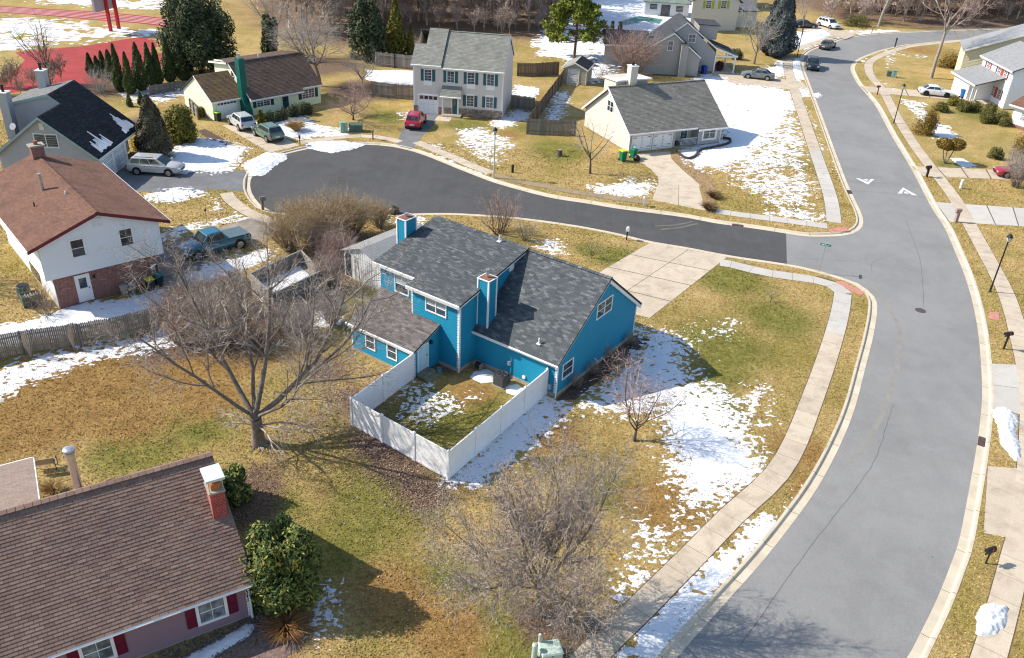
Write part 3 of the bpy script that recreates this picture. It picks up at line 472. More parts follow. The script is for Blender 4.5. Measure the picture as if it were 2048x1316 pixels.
class House:
    def __init__(s, name, label, cat, org, ang, lap=.13):
        s.root = thing(name, label, cat, (org[0], org[1], org[2] if len(org) > 2 else 0), R_(ang)); s.lap = lap
    def frame(s, o, a):      # wall frame: start point, heading (degrees); the outside lies to the right of the heading
        d = Vector((math.cos(R_(a)), math.sin(R_(a)), 0)); return Vector(o), d, Vector((d.y, -d.x, 0))
    def P(s, fr, u, z, off=0): return fr[0] + fr[1] * u + fr[2] * off + Vector((0, 0, z))
    def wall(s, fr, poly, mat, name='wall', lap=None, depth=None):
        """lapped siding over a convex outline given as (u, z) points"""
        lap = lap or s.lap; depth = depth or min(.04, lap * .2); mb = MB(); zs = [p[1] for p in poly]; z0, z1 = min(zs), max(zs); n = max(1, round((z1 - z0) / lap)); cuts = sorted(set([z0 + (z1 - z0) * i / n for i in range(n + 1)]))
        def ext(z):
            xs = []
            for i in range(len(poly)):
                a, b = poly[i], poly[(i + 1) % len(poly)]
                if abs(a[1] - b[1]) < 1e-6:
                    if abs(a[1] - z) < 1e-4: xs += [a[0], b[0]]
                elif min(a[1], b[1]) - 1e-6 <= z <= max(a[1], b[1]) + 1e-6: xs.append(a[0] + (z - a[1]) / (b[1] - a[1]) * (b[0] - a[0]))
            return (min(xs), max(xs)) if xs else None
        for k in range(len(cuts) - 1):
            za, zb = cuts[k], cuts[k + 1]; e0 = ext(za + 1e-5); e1 = ext(zb - 1e-5)
            if not e0 or not e1: continue
            mb.face([s.P(fr, e0[0], za, depth), s.P(fr, e0[1], za, depth), s.P(fr, e1[1], zb, 0), s.P(fr, e1[0], zb, 0)])
            mb.face([s.P(fr, e0[0], za, 0), s.P(fr, e0[1], za, 0), s.P(fr, e0[1], za, depth), s.P(fr, e0[0], za, depth)])
        return mb.build(name, mat, s.root)
    def wbox(s, mb, fr, u0, u1, z0, z1, o0, o1, m=0):
        P = s.P; mb.hexa([P(fr, u0, z0, o1), P(fr, u1, z0, o1), P(fr, u1, z0, o0), P(fr, u0, z0, o0), P(fr, u0, z1, o1), P(fr, u1, z1, o1), P(fr, u1, z1, o0), P(fr, u0, z1, o0)], m)
    def part(s, name, mat, fr, u0, u1, z0, z1, o0=0, o1=.05, parent=None, bevel=0):
        mb = MB(); s.wbox(mb, fr, u0, u1, z0, z1, o0, o1); return mb.build(name, mat, parent or s.root, bevel=bevel)
    def window(s, fr, u0, u1, z0, z1, cols=1, rows=2, glass=None, trim=None, t=.075, grid=(0, 0), blind=0, off=.022, sill=True):
        trim = trim or WHITE; glass = glass or GLASS; mb = MB(); W = lambda *a: s.wbox(mb, fr, *a); o = off
        W(u0 - t, u1 + t, z1, z1 + t, o - .04, o + .05); W(u0 - t, u1 + t, z0 - t, z0, o - .04, o + .06); W(u0 - t, u0, z0, z1, o - .04, o + .048); W(u1, u1 + t, z0, z1, o - .04, o + .048)
        for c in range(1, cols): x = u0 + (u1 - u0) * c / cols; W(x - .035, x + .035, z0, z1, o - .04, o + .044)
        cw = (u1 - u0) / cols
        for c in range(cols):
            for r in range(1, rows): z = z0 + (z1 - z0) * r / rows; W(u0 + c * cw + .036, u0 + (c + 1) * cw - .036, z - .022, z + .022, o - .04, o + .034)
        f = mb.build('window', trim, s.root)
        for c in range(cols):
            for r in range(rows):
                a0, a1 = u0 + c * cw + .03, u0 + (c + 1) * cw - .03; b0, b1 = z0 + (z1 - z0) * r / rows + .015, z0 + (z1 - z0) * (r + 1) / rows - .015
                s.part('pane', BLIND if (blind and r == rows - 1) else glass, fr, a0, a1, b0, b1, o - .03, o + .012, f)
                if grid != (0, 0):
                    mb = MB(); gx, gz = grid
                    for i in range(1, gx): x = a0 + (a1 - a0) * i / gx; s.wbox(mb, fr, x - .012, x + .012, b0, b1, o + .013, o + .022)
                    for j in range(1, gz): z = b0 + (b1 - b0) * j / gz; s.wbox(mb, fr, a0, a1, z - .012, z + .012, o + .013, o + .0215)
                    if mb.v: mb.build('muntin', trim, f)
        return f
    def shutters(s, fr, u0, u1, z0, z1, mat, w=.36, off=.022, gap=.09):
        for a, b in ((u0 - gap - w, u0 - gap), (u1 + gap, u1 + gap + w)):
            mb = MB(); s.wbox(mb, fr, a, b, z0 - .04, z1 + .04, off - .02, off + .045)
            for k in range(2):
                q0 = z0 + (z1 - z0) * (k * .5 + .05); q1 = z0 + (z1 - z0) * (k * .5 + .45); s.wbox(mb, fr, a + .06, b - .06, q0, q1, off + .04, off + .06)
            mb.build('shutter', mat, s.root)
    def door(s, fr, u0, u1, z0, z1, mat, pane=None, off=.022, trim=None, handle=True, panegl=None):
        trim = trim or WHITE; t = .08; mb = MB(); s.wbox(mb, fr, u0 - t, u0, z0, z1 + t, off - .04, off + .05); s.wbox(mb, fr, u1, u1 + t, z0, z1 + t, off - .04, off + .05); s.wbox(mb, fr, u0, u1, z1, z1 + t, off - .04, off + .05)
        f = mb.build('door_frame', trim, s.root); d = s.part('door', mat, fr, u0, u1, z0, z1, off - .03, off + .025)
        mb = MB()
        for a, b, c, e in ((.12, .46, .08, .42), (.54, .88, .08, .42)) if pane else ((.12, .46, .08, .42), (.54, .88, .08, .42), (.12, .46, .52, .92), (.54, .88, .52, .92)):
            s.wbox(mb, fr, u0 + (u1 - u0) * a, u0 + (u1 - u0) * b, z0 + (z1 - z0) * c, z0 + (z1 - z0) * e, off + .02, off + .034)
        mb.build('door_panel', mat, d)
        if pane: s.part('door_pane', panegl or GLASS, fr, u0 + (u1 - u0) * pane[0], u0 + (u1 - u0) * pane[1], z0 + (z1 - z0) * pane[2], z0 + (z1 - z0) * pane[3], off, off + .036, d)
        if handle: s.part('handle', BLACK, fr, u1 - .12, u1 - .06, z0 + .95, z0 + 1.03, off + .02, off + .08, d)
        return d
    def garage_door(s, fr, u0, u1, z0, z1, mat, trim=None, rows=4, cols=4, lites=0, chamfer=0, off=.022):
        trim = trim or WHITE; t = .1; mb = MB(); s.wbox(mb, fr, u0 - t, u0, z0, z1 + t, off - .04, off + .06); s.wbox(mb, fr, u1, u1 + t, z0, z1 + t, off - .04, off + .06); s.wbox(mb, fr, u0, u1, z1, z1 + t, off - .04, off + .06)
        if chamfer:
            for a, sg in ((u0, 1), (u1, -1)):
                P = s.P; c = chamfer; q = [(a, z1), (a, z1 - c), (a + sg * c, z1)]; 
                if sg > 0: q = q[::-1]
                q = q[::-1] if sg < 0 else q[::-1]
                mb.face([P(fr, x, z, off + .05) for x, z in q]); mb.face([P(fr, x, z, off + .05) for x, z in q[::-1]])
        mb.build('garage_frame', trim, s.root); d = s.part('garage_door', mat, fr, u0, u1, z0, z1, off - .03, off)
        for r in range(rows):
            for c in range(cols):
                a = u0 + (u1 - u0) * (c + .1) / cols; b = u0 + (u1 - u0) * (c + .9) / cols; p = z0 + (z1 - z0) * (r + .14) / rows; q = z0 + (z1 - z0) * (r + .86) / rows
                s.part('lite' if (lites and r == rows - 1) else 'panel', GLASS if (lites and r == rows - 1) else mat, fr, a, b, p, q, off - .005, off + .014, d)
        return d
    def slab(s, pts, mat, th=.12, name='roof'):
        p = [Vector(q) for q in pts]; n = (p[1] - p[0]).cross(p[-1] - p[0]).normalized(); d = n * th
        mb = MB(); k = len(p); top = p; bot = [q - d for q in p]; mb.face(top); mb.face(bot[::-1])
        for i in range(k): j = (i + 1) % k; mb.face([bot[i], bot[j], top[j], top[i]])
        return mb.build(name, mat, s.root)
    def roof(s, p0, p1, p2, p3, mat, under, course=.145, tab=.33, n_ind=0, th=.12, fascia=None, name='roof', seed=1, gap=.008, lift=.02):
        """eave left, eave right, ridge right, ridge left (seen from outside, below); slab plus laid shingles"""
        p0, p1, p2, p3 = map(Vector, (p0, p1, p2, p3)); base = s.slab([p0, p1, p2, p3], under, th, name); nrm = (p1 - p0).cross(p3 - p0).normalized(); rr = random.Random(seed)
        L = ((p3 - p0).length + (p2 - p1).length) / 2; rows = max(2, int(L / course)); xd = (p1 - p0).normalized(); yd = nrm.cross(xd); inds = []; mb = MB()
        W = (p1 - p0).length
        for r in range(rows):
            v0, v1 = r / rows, min(1, (r + 1.06) / rows); a0, b0 = p0.lerp(p3, v0), p1.lerp(p2, v0); a1, b1 = p0.lerp(p3, v1), p1.lerp(p2, v1)
            wl, wr = (a0 - p0).dot(xd), (b0 - p0).dot(xd); wl1, wr1 = (a1 - p0).dot(xd), (b1 - p0).dot(xd); ph = (r * .5 % 1) * tab + rr.uniform(-.04, .04); h0 = (a0 - p0).dot(yd); h1 = (a1 - p0).dot(yd)
            k = math.floor((min(wl, wl1) - ph) / tab)
            while True:
                x0 = ph + k * tab; x1 = x0 + tab - gap; k += 1
                if x0 > max(wr, wr1): break
                c = lambda x, lo, hi: min(max(x, lo), hi); u0, u1, w0, w1 = c(x0, wl, wr), c(x1, wl, wr), c(x0, wl1, wr1), c(x1, wl1, wr1)
                if u1 - u0 < .03 and w1 - w0 < .03: continue
                lf = lift * rr.uniform(.7, 1.3); Q = lambda x, y, z: p0 + xd * x + yd * y + nrm * z; q = [Q(u0, h0, lf), Q(u1, h0, lf), Q(w1, h1, .003), Q(w0, h1, .003)]
                if n_ind and abs((u1 - u0) - (tab - gap)) < .002 and abs((w1 - w0) - (tab - gap)) < .002: inds.append((Q(u0, h0, 0), lf, q, u1 - u0, h1 - h0)); continue
                mb.face(q); mb.face([Q(u0, h0, .0), Q(u1, h0, .0), q[1], q[0]])
        if n_ind:
            mw = Matrix.Translation(s.root.location) @ Matrix.Rotation(s.root.rotation_euler.z, 4, 'Z')
            def key(i):
                x, y, w = proj(mw @ i[0]); return w + (0 if -20 < x < 2068 and -20 < y < 1336 else 1e4)
            inds.sort(key=key); sm = None
            for o, lf, q, uw, hh in inds[:n_ind]:
                if sm is None:
                    m2 = MB(); m2.hexa([(0, 0, 0), (uw, 0, 0), (uw, hh, .0), (0, hh, 0), (0, 0, lift), (uw, 0, lift), (uw, hh, .003), (0, hh, .003)]); sm = m2.mesh('shingle', mat)
                link('shingle', sm, base, Matrix(((xd.x, yd.x, nrm.x, o.x), (xd.y, yd.y, nrm.y, o.y), (xd.z, yd.z, nrm.z, o.z), (0, 0, 0, 1))))
            for o, lf, q, uw, hh in inds[n_ind:]:
                mb.face(q); mb.face([o, o + xd * uw, q[1], q[0]])
        if mb.v: tag(mb.build('shingles', mat, base), kind='stuff')
        if fascia:
            m2 = MB(); e = .05; 
            q = [p0 - nrm * (th + .1), p1 - nrm * (th + .1), p1 + nrm * .004, p0 + nrm * .004]; d = -yd * .1; m2.hexa([q[0] + d, q[1] + d, q[1], q[0], q[3] + d, q[2] + d, q[2], q[3]]); m2.build('gutter', fascia, base)
        return base
    def ridge(s, a, b, mat, w=.16, drop=.07, base=None, step=.3):
        a = Vector(a); b = Vector(b); d = (b - a).normalized(); n = max(1, int((b - a).length / step)); side = Vector((-d.y, d.x, 0)); mb = MB()
        for i in range(n):
            p = a.lerp(b, i / n); q = a.lerp(b, (i + .96) / n); z0 = Vector((0, 0, .045)); z1 = Vector((0, 0, .03)); dn = Vector((0, 0, -drop))
            for sg in (1, -1):
                f = [p + z0, q + z1, q + z1 + side * w * sg + dn, p + z0 + side * w * sg + dn]; mb.face(f if sg < 0 else f[::-1])
            mb.face([p + z0, p + z0 + side * w + dn, p + side * w + dn * 1.6, p, p - side * w + dn * 1.6, p + z0 - side * w + dn])
        return tag(mb.build('ridge_caps', mat, base or s.root), kind='stuff')
    def rake(s, a, b, mat, h=.2, w=.05, out=(1, 0, 0), name='rake_board'):
        """trim board under a sloping roof edge from a to b, thickness along out"""
        a = Vector(a); b = Vector(b); o = Vector(out).normalized() * w; dn = Vector((0, 0, -h)); mb = MB()
        lo = [a + dn, b + dn, b + dn + o, a + dn + o]; hi = [a, b, b + o, a + o]; mb.hexa(lo + hi); mb.hexa  # closed board
        return mb.build(name, mat, s.root)
    def box(s, name, mat, x0, x1, y0, y1, z0, z1, parent=None, tx=0, ty=0, bevel=0):
        mb = MB(); mb.box(x0, x1, y0, y1, z0, z1, 0, tx, ty); return mb.build(name, mat, parent or s.root, bevel=bevel)
    def pipe(s, name, mat, p0, p1, r, k=10, parent=None, cap=None):
        mb = MB(); mb.tube(p0, p1, r, r, k)
        if cap: mb.tube(Vector(p1) + Vector((0, 0, .04)), Vector(p1) + Vector((0, 0, .12)), r * cap, r * cap, k)
        return mb.build(name, mat, parent or s.root)
    def corner(s, x, y, z0, z1, mat, w=.11, sx=1, sy=1):
        mb = MB(); mb.box(x - w if sx > 0 else x - .03, x + .03 if sx > 0 else x + w, y - .03 if sy < 0 else y - w, y + w if sy < 0 else y + .03, z0, z1); return mb.build('corner_board', mat, s.root)
def shingle_mat(name, cols, stain=None, amt=.6): return pieces(name, [(i / (len(cols) - 1), c) for i, c in enumerate(cols)], .92, stain, amt)
# ---------------------------------------------------------------- 1 the blue house
BLUE = siding_mat('blue_siding', (.008, .235, .385), .08); SH_BLUE = shingle_mat('charcoal_shingle', [(.062, .072, .078), (.082, .092, .098), (.092, .103, .108), (.074, .084, .09), (.145, .157, .16), (.10, .111, .115), (.066, .076, .082), (.185, .195, .195)])
SH_UND = plain('roof_felt', (.045, .05, .055), .95)
H = House('blue_house', 'blue clapboard house with charcoal shingle roof on the corner lot', 'house', (2.87, 43.69), -34.6, .185)
RZ, RY = 6.33, 5.3
# right block: saltbox with gable end
fr = H.frame((0, 0, 0), 90); H.wall(fr, [(0, .28), (9.8, .28), (9.8, 2.55), (RY, RZ - .14), (0, 2.5)], BLUE)
H.part('foundation', CONCW, fr, .0, 9.8, -.05, .28, -.1, .03)
H.window(fr, 4.22, 6.0, 3.78, 4.75, 2, 2, blind=0); H.window(fr, .62, 1.72, 1.08, 2.06, 1, 2)
fr = H.frame((-6.35, 0, 0), 0); H.wall(fr, [(0, .28), (6.35, .28), (6.35, 2.5), (0, 2.5)], BLUE); H.part('foundation', CONCW, fr, 0, 6.32, -.05, .28, -.1, .03)
H.part('electric_meter', plain('meter_grey', (.5, .52, .53), .5), fr, 5.45, 5.75, .85, 1.35, .02, .2, bevel=.03); H.part('meter_box', plain('meter_grey2', (.42, .44, .45), .5), fr, 5.75, 6.05, .5, .85, .02, .14)
H.part('dryer_vent', WHITE, fr, 3.9, 4.1, .45, .65, .02, .12); H.part('disconnect_box', plain('box_grey', (.4, .42, .43), .6), fr, 2.75, 2.95, .95, 1.25, .02, .12)
fr = H.frame((0, 9.8, 0), 180); H.wall(fr, [(0, .28), (13.9, .28), (13.9, 2.55), (0, 2.55)], BLUE)
e0 = 2.52
H.roof((-6.35, -.32, e0), (.22, -.32, e0), (.22, RY, RZ), (-6.35, RY, RZ), SH_BLUE, SH_UND, fascia=WHITE, seed=2, n_ind=150); 
H.roof((.22, 10.15, 2.55), (-14.2, 10.15, 2.55), (-14.2, RY, RZ), (.22, RY, RZ), SH_BLUE, SH_UND, fascia=WHITE, seed=3)
H.ridge((.22, RY, RZ + .02), (-6.3, RY, RZ + .02), SH_BLUE)
H.rake((.02, -.32, e0 - .05), (.02, RY, RZ - .06), WHITE, .2, .17, (1, 0, 0)); H.rake((.02, RY, RZ - .06), (.02, 10.15, 2.5), WHITE, .34, .17, (1, 0, 0))
H.corner(0, 0, .2, 2.48, WHITE, .13, 1, -1); H.corner(0, 9.8, .25, 2.5, WHITE, .1, 1, 1)
H.pipe('downspout', WHITE, (.09, -.1, .05), (.09, -.1, 2.35), .045, 6)
# tall block
T0, TZ, TE = -1.62, 5.0, -1.92
fr = H.frame((-10.25, T0, 0), 0); H.wall(fr, [(0, .28), (3.9, .28), (3.9, 4.92), (0, 4.92)], BLUE); H.part('foundation', CONCW, fr, 0, 3.9, -.05, .28, -.1, .03); H.window(fr, 1.24, 2.82, 3.68, 4.55, 2, 2, blind=1)
fr = H.frame((-6.35, T0, 0), 90); H.wall(fr, [(0, .28), (RY - T0, .28), (RY - T0, RZ - .1), (0, 4.92)], BLUE); H.part('foundation', CONCW, fr, .03, 1.6, -.05, .28, -.1, .03)
H.part('gable_vent', WHITE, fr, 5.05, 5.55, 5.3, 5.82, .0, .06)
H.corner(-6.35, T0, .2, 4.95, WHITE, .13, 1, -1); H.corner(-10.25, T0, 2.6, 4.9, WHITE, .1, -1, -1)
H.pipe('downspout', WHITE, (-6.26, T0 - .09, .05), (-6.26, T0 - .09, 4.8), .045, 6)
fr = H.frame((-10.25, -.75, 0), 270); H.wall(fr, [(0, .3), (.87, .3), (.87, 4.92), (0, 4.92)], BLUE)
fr = H.frame((-13.9, -.75, 0), 0); H.wall(fr, [(0, .28), (3.65, .28), (3.65, 5.05), (0, 5.05)], BLUE); H.window(fr, 1.45, 2.55, 3.5, 4.72, 1, 2, blind=1); H.corner(-13.9, -.75, .2, 5.0, WHITE, .1, -1, -1)
fr = H.frame((-13.9, 9.8, 0), 270); H.wall(fr, [(0, .28), (10.55, .28), (10.55, 5.0), (9.8 - RY, RZ - .1), (0, 2.5)], BLUE)
sl = (RZ + .08 - TZ) / (RY - TE); zt = lambda y: TZ + (y - TE) * sl
H.roof((-10.5, TE, TZ), (-6.12, TE, TZ), (-6.12, RY, RZ + .08), (-10.5, RY, RZ + .08), SH_BLUE, SH_UND, fascia=WHITE, seed=4, n_ind=150); H.roof((-14.2, -1.05, zt(-1.05)), (-10.5, -1.05, zt(-1.05)), (-10.5, RY, RZ + .08), (-14.2, RY, RZ + .08), SH_BLUE, SH_UND, fascia=WHITE, seed=5)
H.ridge((-6.12, RY, RZ + .1), (-14.2, RY, RZ + .1), SH_BLUE)
H.rake((-6.32, TE, TZ - .03), (-6.32, RY, RZ + .05), WHITE, .2, .17); H.rake((-10.55, TE, TZ - .02), (-10.55, -1.05, zt(-1.05) - .02), WHITE, .18, .05)
# porch
fr = H.frame((-13.4, -4.0, 0), 0); H.wall(fr, [(0, .25), (5.4, .25), (5.4, 2.02), (0, 2.02)], BLUE); H.part('foundation', plain('porch_sill', (.38, .3, .18), .9, .25), fr, 0, 5.4, -.05, .25, -.1, .04)
for u in (1.32, 3.2): H.window(fr, u, u + .72, .8, 1.82, 1, 2)
fr = H.frame((-8.0, -4.0, 0), 90); H.wall(fr, [(0, .1), (2.38, .1), (2.38, 2.92), (0, 2.04)], BLUE); H.door(fr, .34, 1.22, .3, 2.08, plain('pale_blue_door', (.42, .62, .72), .5), (.12, .88, .08, .92), panegl=plain('frosted_pane', (.45, .66, .76), .4))
H.part('porch_lamp', BLACK, fr, 1.42, 1.56, 1.95, 2.2, .02, .22, bevel=.03)
fr = H.frame((-13.4, -.75, 0), 270); H.wall(fr, [(0, .25), (3.25, .25), (3.25, 2.02), (0, 3.15)], BLUE)
SH_PORCH = shingle_mat('brown_grey_shingle', [(.09, .078, .078), (.14, .12, .118), (.18, .158, .15), (.115, .10, .098), (.22, .205, .2)])
H.roof((-13.75, -4.18, 2.08), (-7.9, -4.18, 2.08), (-7.9, -1.62, 2.98), (-10.25, -1.62, 2.98), SH_PORCH, SH_UND, seed=6, fascia=WHITE) if 0 else None
H.roof((-10.25, -4.18, 2.08), (-7.86, -4.18, 2.08), (-7.86, -1.64, 2.99), (-10.25, -1.64, 2.99), SH_PORCH, SH_UND, seed=6, fascia=WHITE); H.roof((-13.75, -4.18, 2.08), (-10.25, -4.18, 2.08), (-10.25, -.77, 3.30), (-13.75, -.77, 3.30), SH_PORCH, SH_UND, seed=7, fascia=WHITE)
H.rake((-7.97, -4.18, 2.04), (-7.97, -1.64, 2.94), WHITE, .14, .08); H.corner(-8.0, -4.0, .1, 2.0, WHITE, .09, 1, -1); H.corner(-13.4, -4.0, .1, 2.0, WHITE, .09, -1, -1)
# steps
MOSS = plain('mossy_concrete', (.20, .21, .15), .95, .35, 4, .4)
for k in range(2): H.box('step', MOSS, -8.0 + .04, -7.05 + k * .3 - .25, -3.85, -2.75, -.02, .34 - .17 * k)
# chimneys
def chimney(x0, x1, y0, y1, z0, z1, flue=True):
    c = H.box('chimney', BLUE, x0, x1, y0, y1, z0, z1)
    for x in (x0, x1):
        for y in (y0, y1): H.box('chimney_trim', WHITE, x - .05, x + .05, y - .05, y + .05, z0 - .01, z1 - .01, c)
    mb = MB(); t = .045
    for k in range(int((z1 - z0) / .125)):
        z = z0 + k * .125; mb.box(x0 - .018, x1 + .018, y0 - .018, y1 + .018, z, z + .1, 0, .014, .014)
    mb.build('siding', BLUE, c); H.box('chimney_crown', WHITE, x0 - .07, x1 + .07, y0 - .07, y1 + .07, z1, z1 + .05, c); H.box('chimney_top', plain('rusty_pan', (.24, .11, .08), .8, .3), x0 + .02, x1 - .02, y0 + .02, y1 - .02, z1 + .05, z1 + .07, c)
    mx, my = (x0 + x1) / 2, (y0 + y1) / 2
    H.pipe('flue', STEEL, (mx, my, z1 + .05), (mx, my, z1 + (.5 if flue else .2)), .11 if flue else .13, 12, c, 1.25)
chimney(-6.33, -5.5, .15, .95, 2.3, 6.08); chimney(-15.0, -14.22, 2.2, 3.25, 0, 7.0, False)
for x, y in ((-8.3, 4.95), (-1.7, .4)):
    z = zt(y) if x < -6 else e0 + (y + .32) * (RZ - e0) / (RY + .32); H.pipe('vent_pipe', WHITE, (x, y, z - .1), (x, y, z + .42), .05, 8); H.box('vent_flashing', WHITE, x - .14, x + .14, y - .14, y + .14, z + .01, z + .05)
# AC unit, bucket, fence
ac = thing('air_conditioner', 'dark grey air conditioning unit in the fenced back yard', 'air conditioner', H.root.matrix_world @ Vector((0, 0, 0)))
mwB = Matrix.Translation(H.root.location) @ Matrix.Rotation(R_(-34.6), 4, 'Z'); ac.location = mwB @ Vector((-3.4, -.95, 0)); ac.rotation_euler = (0, 0, R_(-34.6))
ACG = plain('ac_grey', (.045, .048, .052), .5, .2, 8); mb = MB(); mb.box(-.45, .45, -.45, .45, -.02, .06); mb.build('pad', CONCW, ac); mb = MB(); mb.box(-.4, .4, -.4, .4, .06, .8); mb.build('cabinet', ACG, ac, bevel=.03)
for k in range(9):
    for sx, sy in ((1, 0), (0, -1), (-1, 0)):
        mb = MB(); z = .12 + k * .07
        if sx: mb.box(.4 * sx - .02, .4 * sx + .02, -.36, .36, z, z + .03)
        else: mb.box(-.36, .36, -.42, -.38, z, z + .03)
        mb.build('louvre', plain('ac_louvre', (.09, .095, .1), .5) if k == 0 and sx == 1 else bpy.data.materials['ac_louvre'], ac)
mb = MB(); mb.lathe([(.36, .8), (.36, .84), (.33, .84), (.33, .81), (.05, .81)], k=20); fan = mb.build('fan_guard', plain('guard', (.16, .165, .17), .4, metal=.6), ac)
for k in range(5): a = k * 1.2566; mb = MB(); mb.hexa([(math.cos(a) * .05, math.sin(a) * .05, .815), (math.cos(a + .1) * .3, math.sin(a + .1) * .3, .815), (math.cos(a + .7) * .3, math.sin(a + .7) * .3, .835), (math.cos(a + .7) * .05, math.sin(a + .7) * .05, .835), (math.cos(a) * .05, math.sin(a) * .05, .82), (math.cos(a + .1) * .3, math.sin(a + .1) * .3, .82), (math.cos(a + .7) * .3, math.sin(a + .7) * .3, .84), (math.cos(a + .7) * .05, math.sin(a + .7) * .05, .84)]); mb.build('fan_blade', BLACK, fan)
bk = mwB @ Vector((-7.3, -2.4, 0)); mb = MB(); mb.lathe([(.11, 0), (.14, .3), (.15, .3), (.13, .28), (.1, .04)], (bk.x, bk.y, 0), 12); tag(mb.build('bucket', plain('blue_bucket', (.08, .35, .5), .5)), 'small blue bucket beside the back step', 'bucket')
ch = mwB @ Vector((-5.6, -.5, 0)); t = thing('hose_reel', 'small dark hose reel against the blue back wall', 'hose reel', ch, R_(-34.6)); mb = MB(); mb.tube((-.2, 0, .3), (.2, 0, .3), .2, .2, 12); mb.build('drum', BLACK, t); mb = MB(); mb.box(-.25, -.21, -.2, .2, 0, .5); mb.box(.21, .25, -.2, .2, 0, .5); mb.build('stand', plain('reel_grey', (.25, .24, .22), .7), t)
VINYL = plain('white_vinyl', (.86, .86, .86), .5, .05, 2)
def vinyl_fence():
    P = [(-8.05, -4.12), (-7.5, -9.9), (-.15, -10.1), (-.62, -.12)]; t = thing('vinyl_fence', 'white vinyl privacy fence enclosing the small back yard', 'fence', (2.87, 43.69, 0), R_(-34.6)); hgt = 1.86
    for i in range(3):
        a, b = Vector((*P[i], 0)), Vector((*P[i + 1], 0)); d = (b - a); L = d.length; d.normalize(); s_ = Vector((-d.y, d.x, 0)); n = round(L / 2.45)
        for k in range(n + 1):
            c = a + d * (L * k / n); mb = MB()
            if not (i and k == 0): mb.box(c.x - .07, c.x + .07, c.y - .07, c.y + .07, -.1, hgt + .06); po = mb.build('post', VINYL, t); mb = MB(); mb.box(c.x - .09, c.x + .09, c.y - .09, c.y + .09, hgt + .06, hgt + .15, 0, .07, .07); mb.build('post_cap', VINYL, po)
            if k < n:
                q0 = a + d * (L * k / n + .07); q1 = a + d * (L * (k + 1) / n - .07); m = max(6, int((q1 - q0).length / .28)); mb = MB()
                for j in range(m):
                    u = q0.lerp(q1, j / m); v = q0.lerp(q1, (j + .994) / m); w = s_ * .02; mb.hexa([u - w, v - w, v + w, u + w] + [p + Vector((0, 0, hgt - .08)) for p in (u - w, v - w, v + w, u + w)])
                pn = mb.build('fence_panel', VINYL, t)
                for z in (.05, hgt - .1): w = s_ * .035; zz = Vector((0, 0, z)); mb = MB(); mb.hexa([p + zz for p in (q0 - w, q1 - w, q1 + w, q0 + w)] + [p + zz + Vector((0, 0, .12)) for p in (q0 - w, q1 - w, q1 + w, q0 + w)]); mb.build('rail', VINYL, pn)
vinyl_fence()
# metal shed
WMET = plain('white_sheet_metal', (.72, .72, .71), .6, .12, 2); GMET = plain('grey_sheet_metal', (.36, .355, .345), .5, .12, 2, metal=.2)
S = House('metal_shed', 'white sheet-metal shed with grey ribbed roof behind the blue house', 'shed', (-13.06, 58.84), -37.2)
for (o, a, poly) in (((0, 0, 0), 0, [(0, 0), (4.1, 0), (4.1, 2.15), (2.05, 2.85), (0, 2.15)]), ((4.1, 0, 0), 90, [(0, 0), (6, 0), (6, 2.15), (0, 2.15)]), ((4.1, 6, 0), 180, [(0, 0), (4.1, 0), (4.1, 2.15), (2.05, 2.85), (0, 2.15)]), ((0, 6, 0), 270, [(0, 0), (6, 0), (6, 2.15), (0, 2.15)])):
    fr = S.frame(o, a); mb = MB(); mb.face([S.P(fr, u, z) for u, z in poly]); w = mb.build('wall', WMET, S.root); mb = MB(); W = max(u for u, z in poly); u = .1
    while u < W - .1:
        top = 2.15 + (.7 * (1 - abs(u - 2.05) / 2.05) if len(poly) == 5 else 0) - .06; S.wbox(mb, fr, u, u + .05, .02, top, 0, .018); u += .24
    mb.build('ribs', WMET, w)
fr = S.frame((0, 0, 0), 0); S.part('door_opening', plain('dark_interior', (.03, .032, .04), .9), fr, .15, .75, .1, 1.95, -.02, .03); mb = MB(); S.wbox(mb, fr, 1.2, 1.23, .05, 1.95, .01, .03); S.wbox(mb, fr, 1.2, 3.0, 1.92, 1.95, .01, .03); S.wbox(mb, fr, 2.97, 3.0, .05, 1.95, .01, .03); mb.build('door_outline', plain('seam_grey', (.3, .3, .3), .6), S.root)
for a, b in (((-.2, 2.1), (2.05, 2.92)), ((4.3, 2.1), (2.05, 2.92))):
    sgn = 1 if a[0] < b[0] else -1; y0, y1 = -.2, 6.2; q = [(a[0], y1, a[1]), (a[0], y0, a[1]), (b[0], y0, b[1]), (b[0], y1, b[1])]; q = q if sgn > 0 else [q[1], q[0], q[3], q[2]]
    r = S.slab(q, GMET, .06); mb = MB(); p = [Vector(v) for v in q]; nm = (p[1] - p[0]).cross(p[3] - p[0]).normalized(); n = 26
    for k in range(n + 1):
        u = k / n; c0 = p[0].lerp(p[1], u); c1 = p[3].lerp(p[2], u); e = (p[1] - p[0]).normalized() * .025; mb.hexa([c0 - e, c0 + e, c1 + e, c1 - e] + [v + nm * .03 for v in (c0 - e, c0 + e, c1 + e, c1 - e)])
    mb.build('ribs', GMET, r)
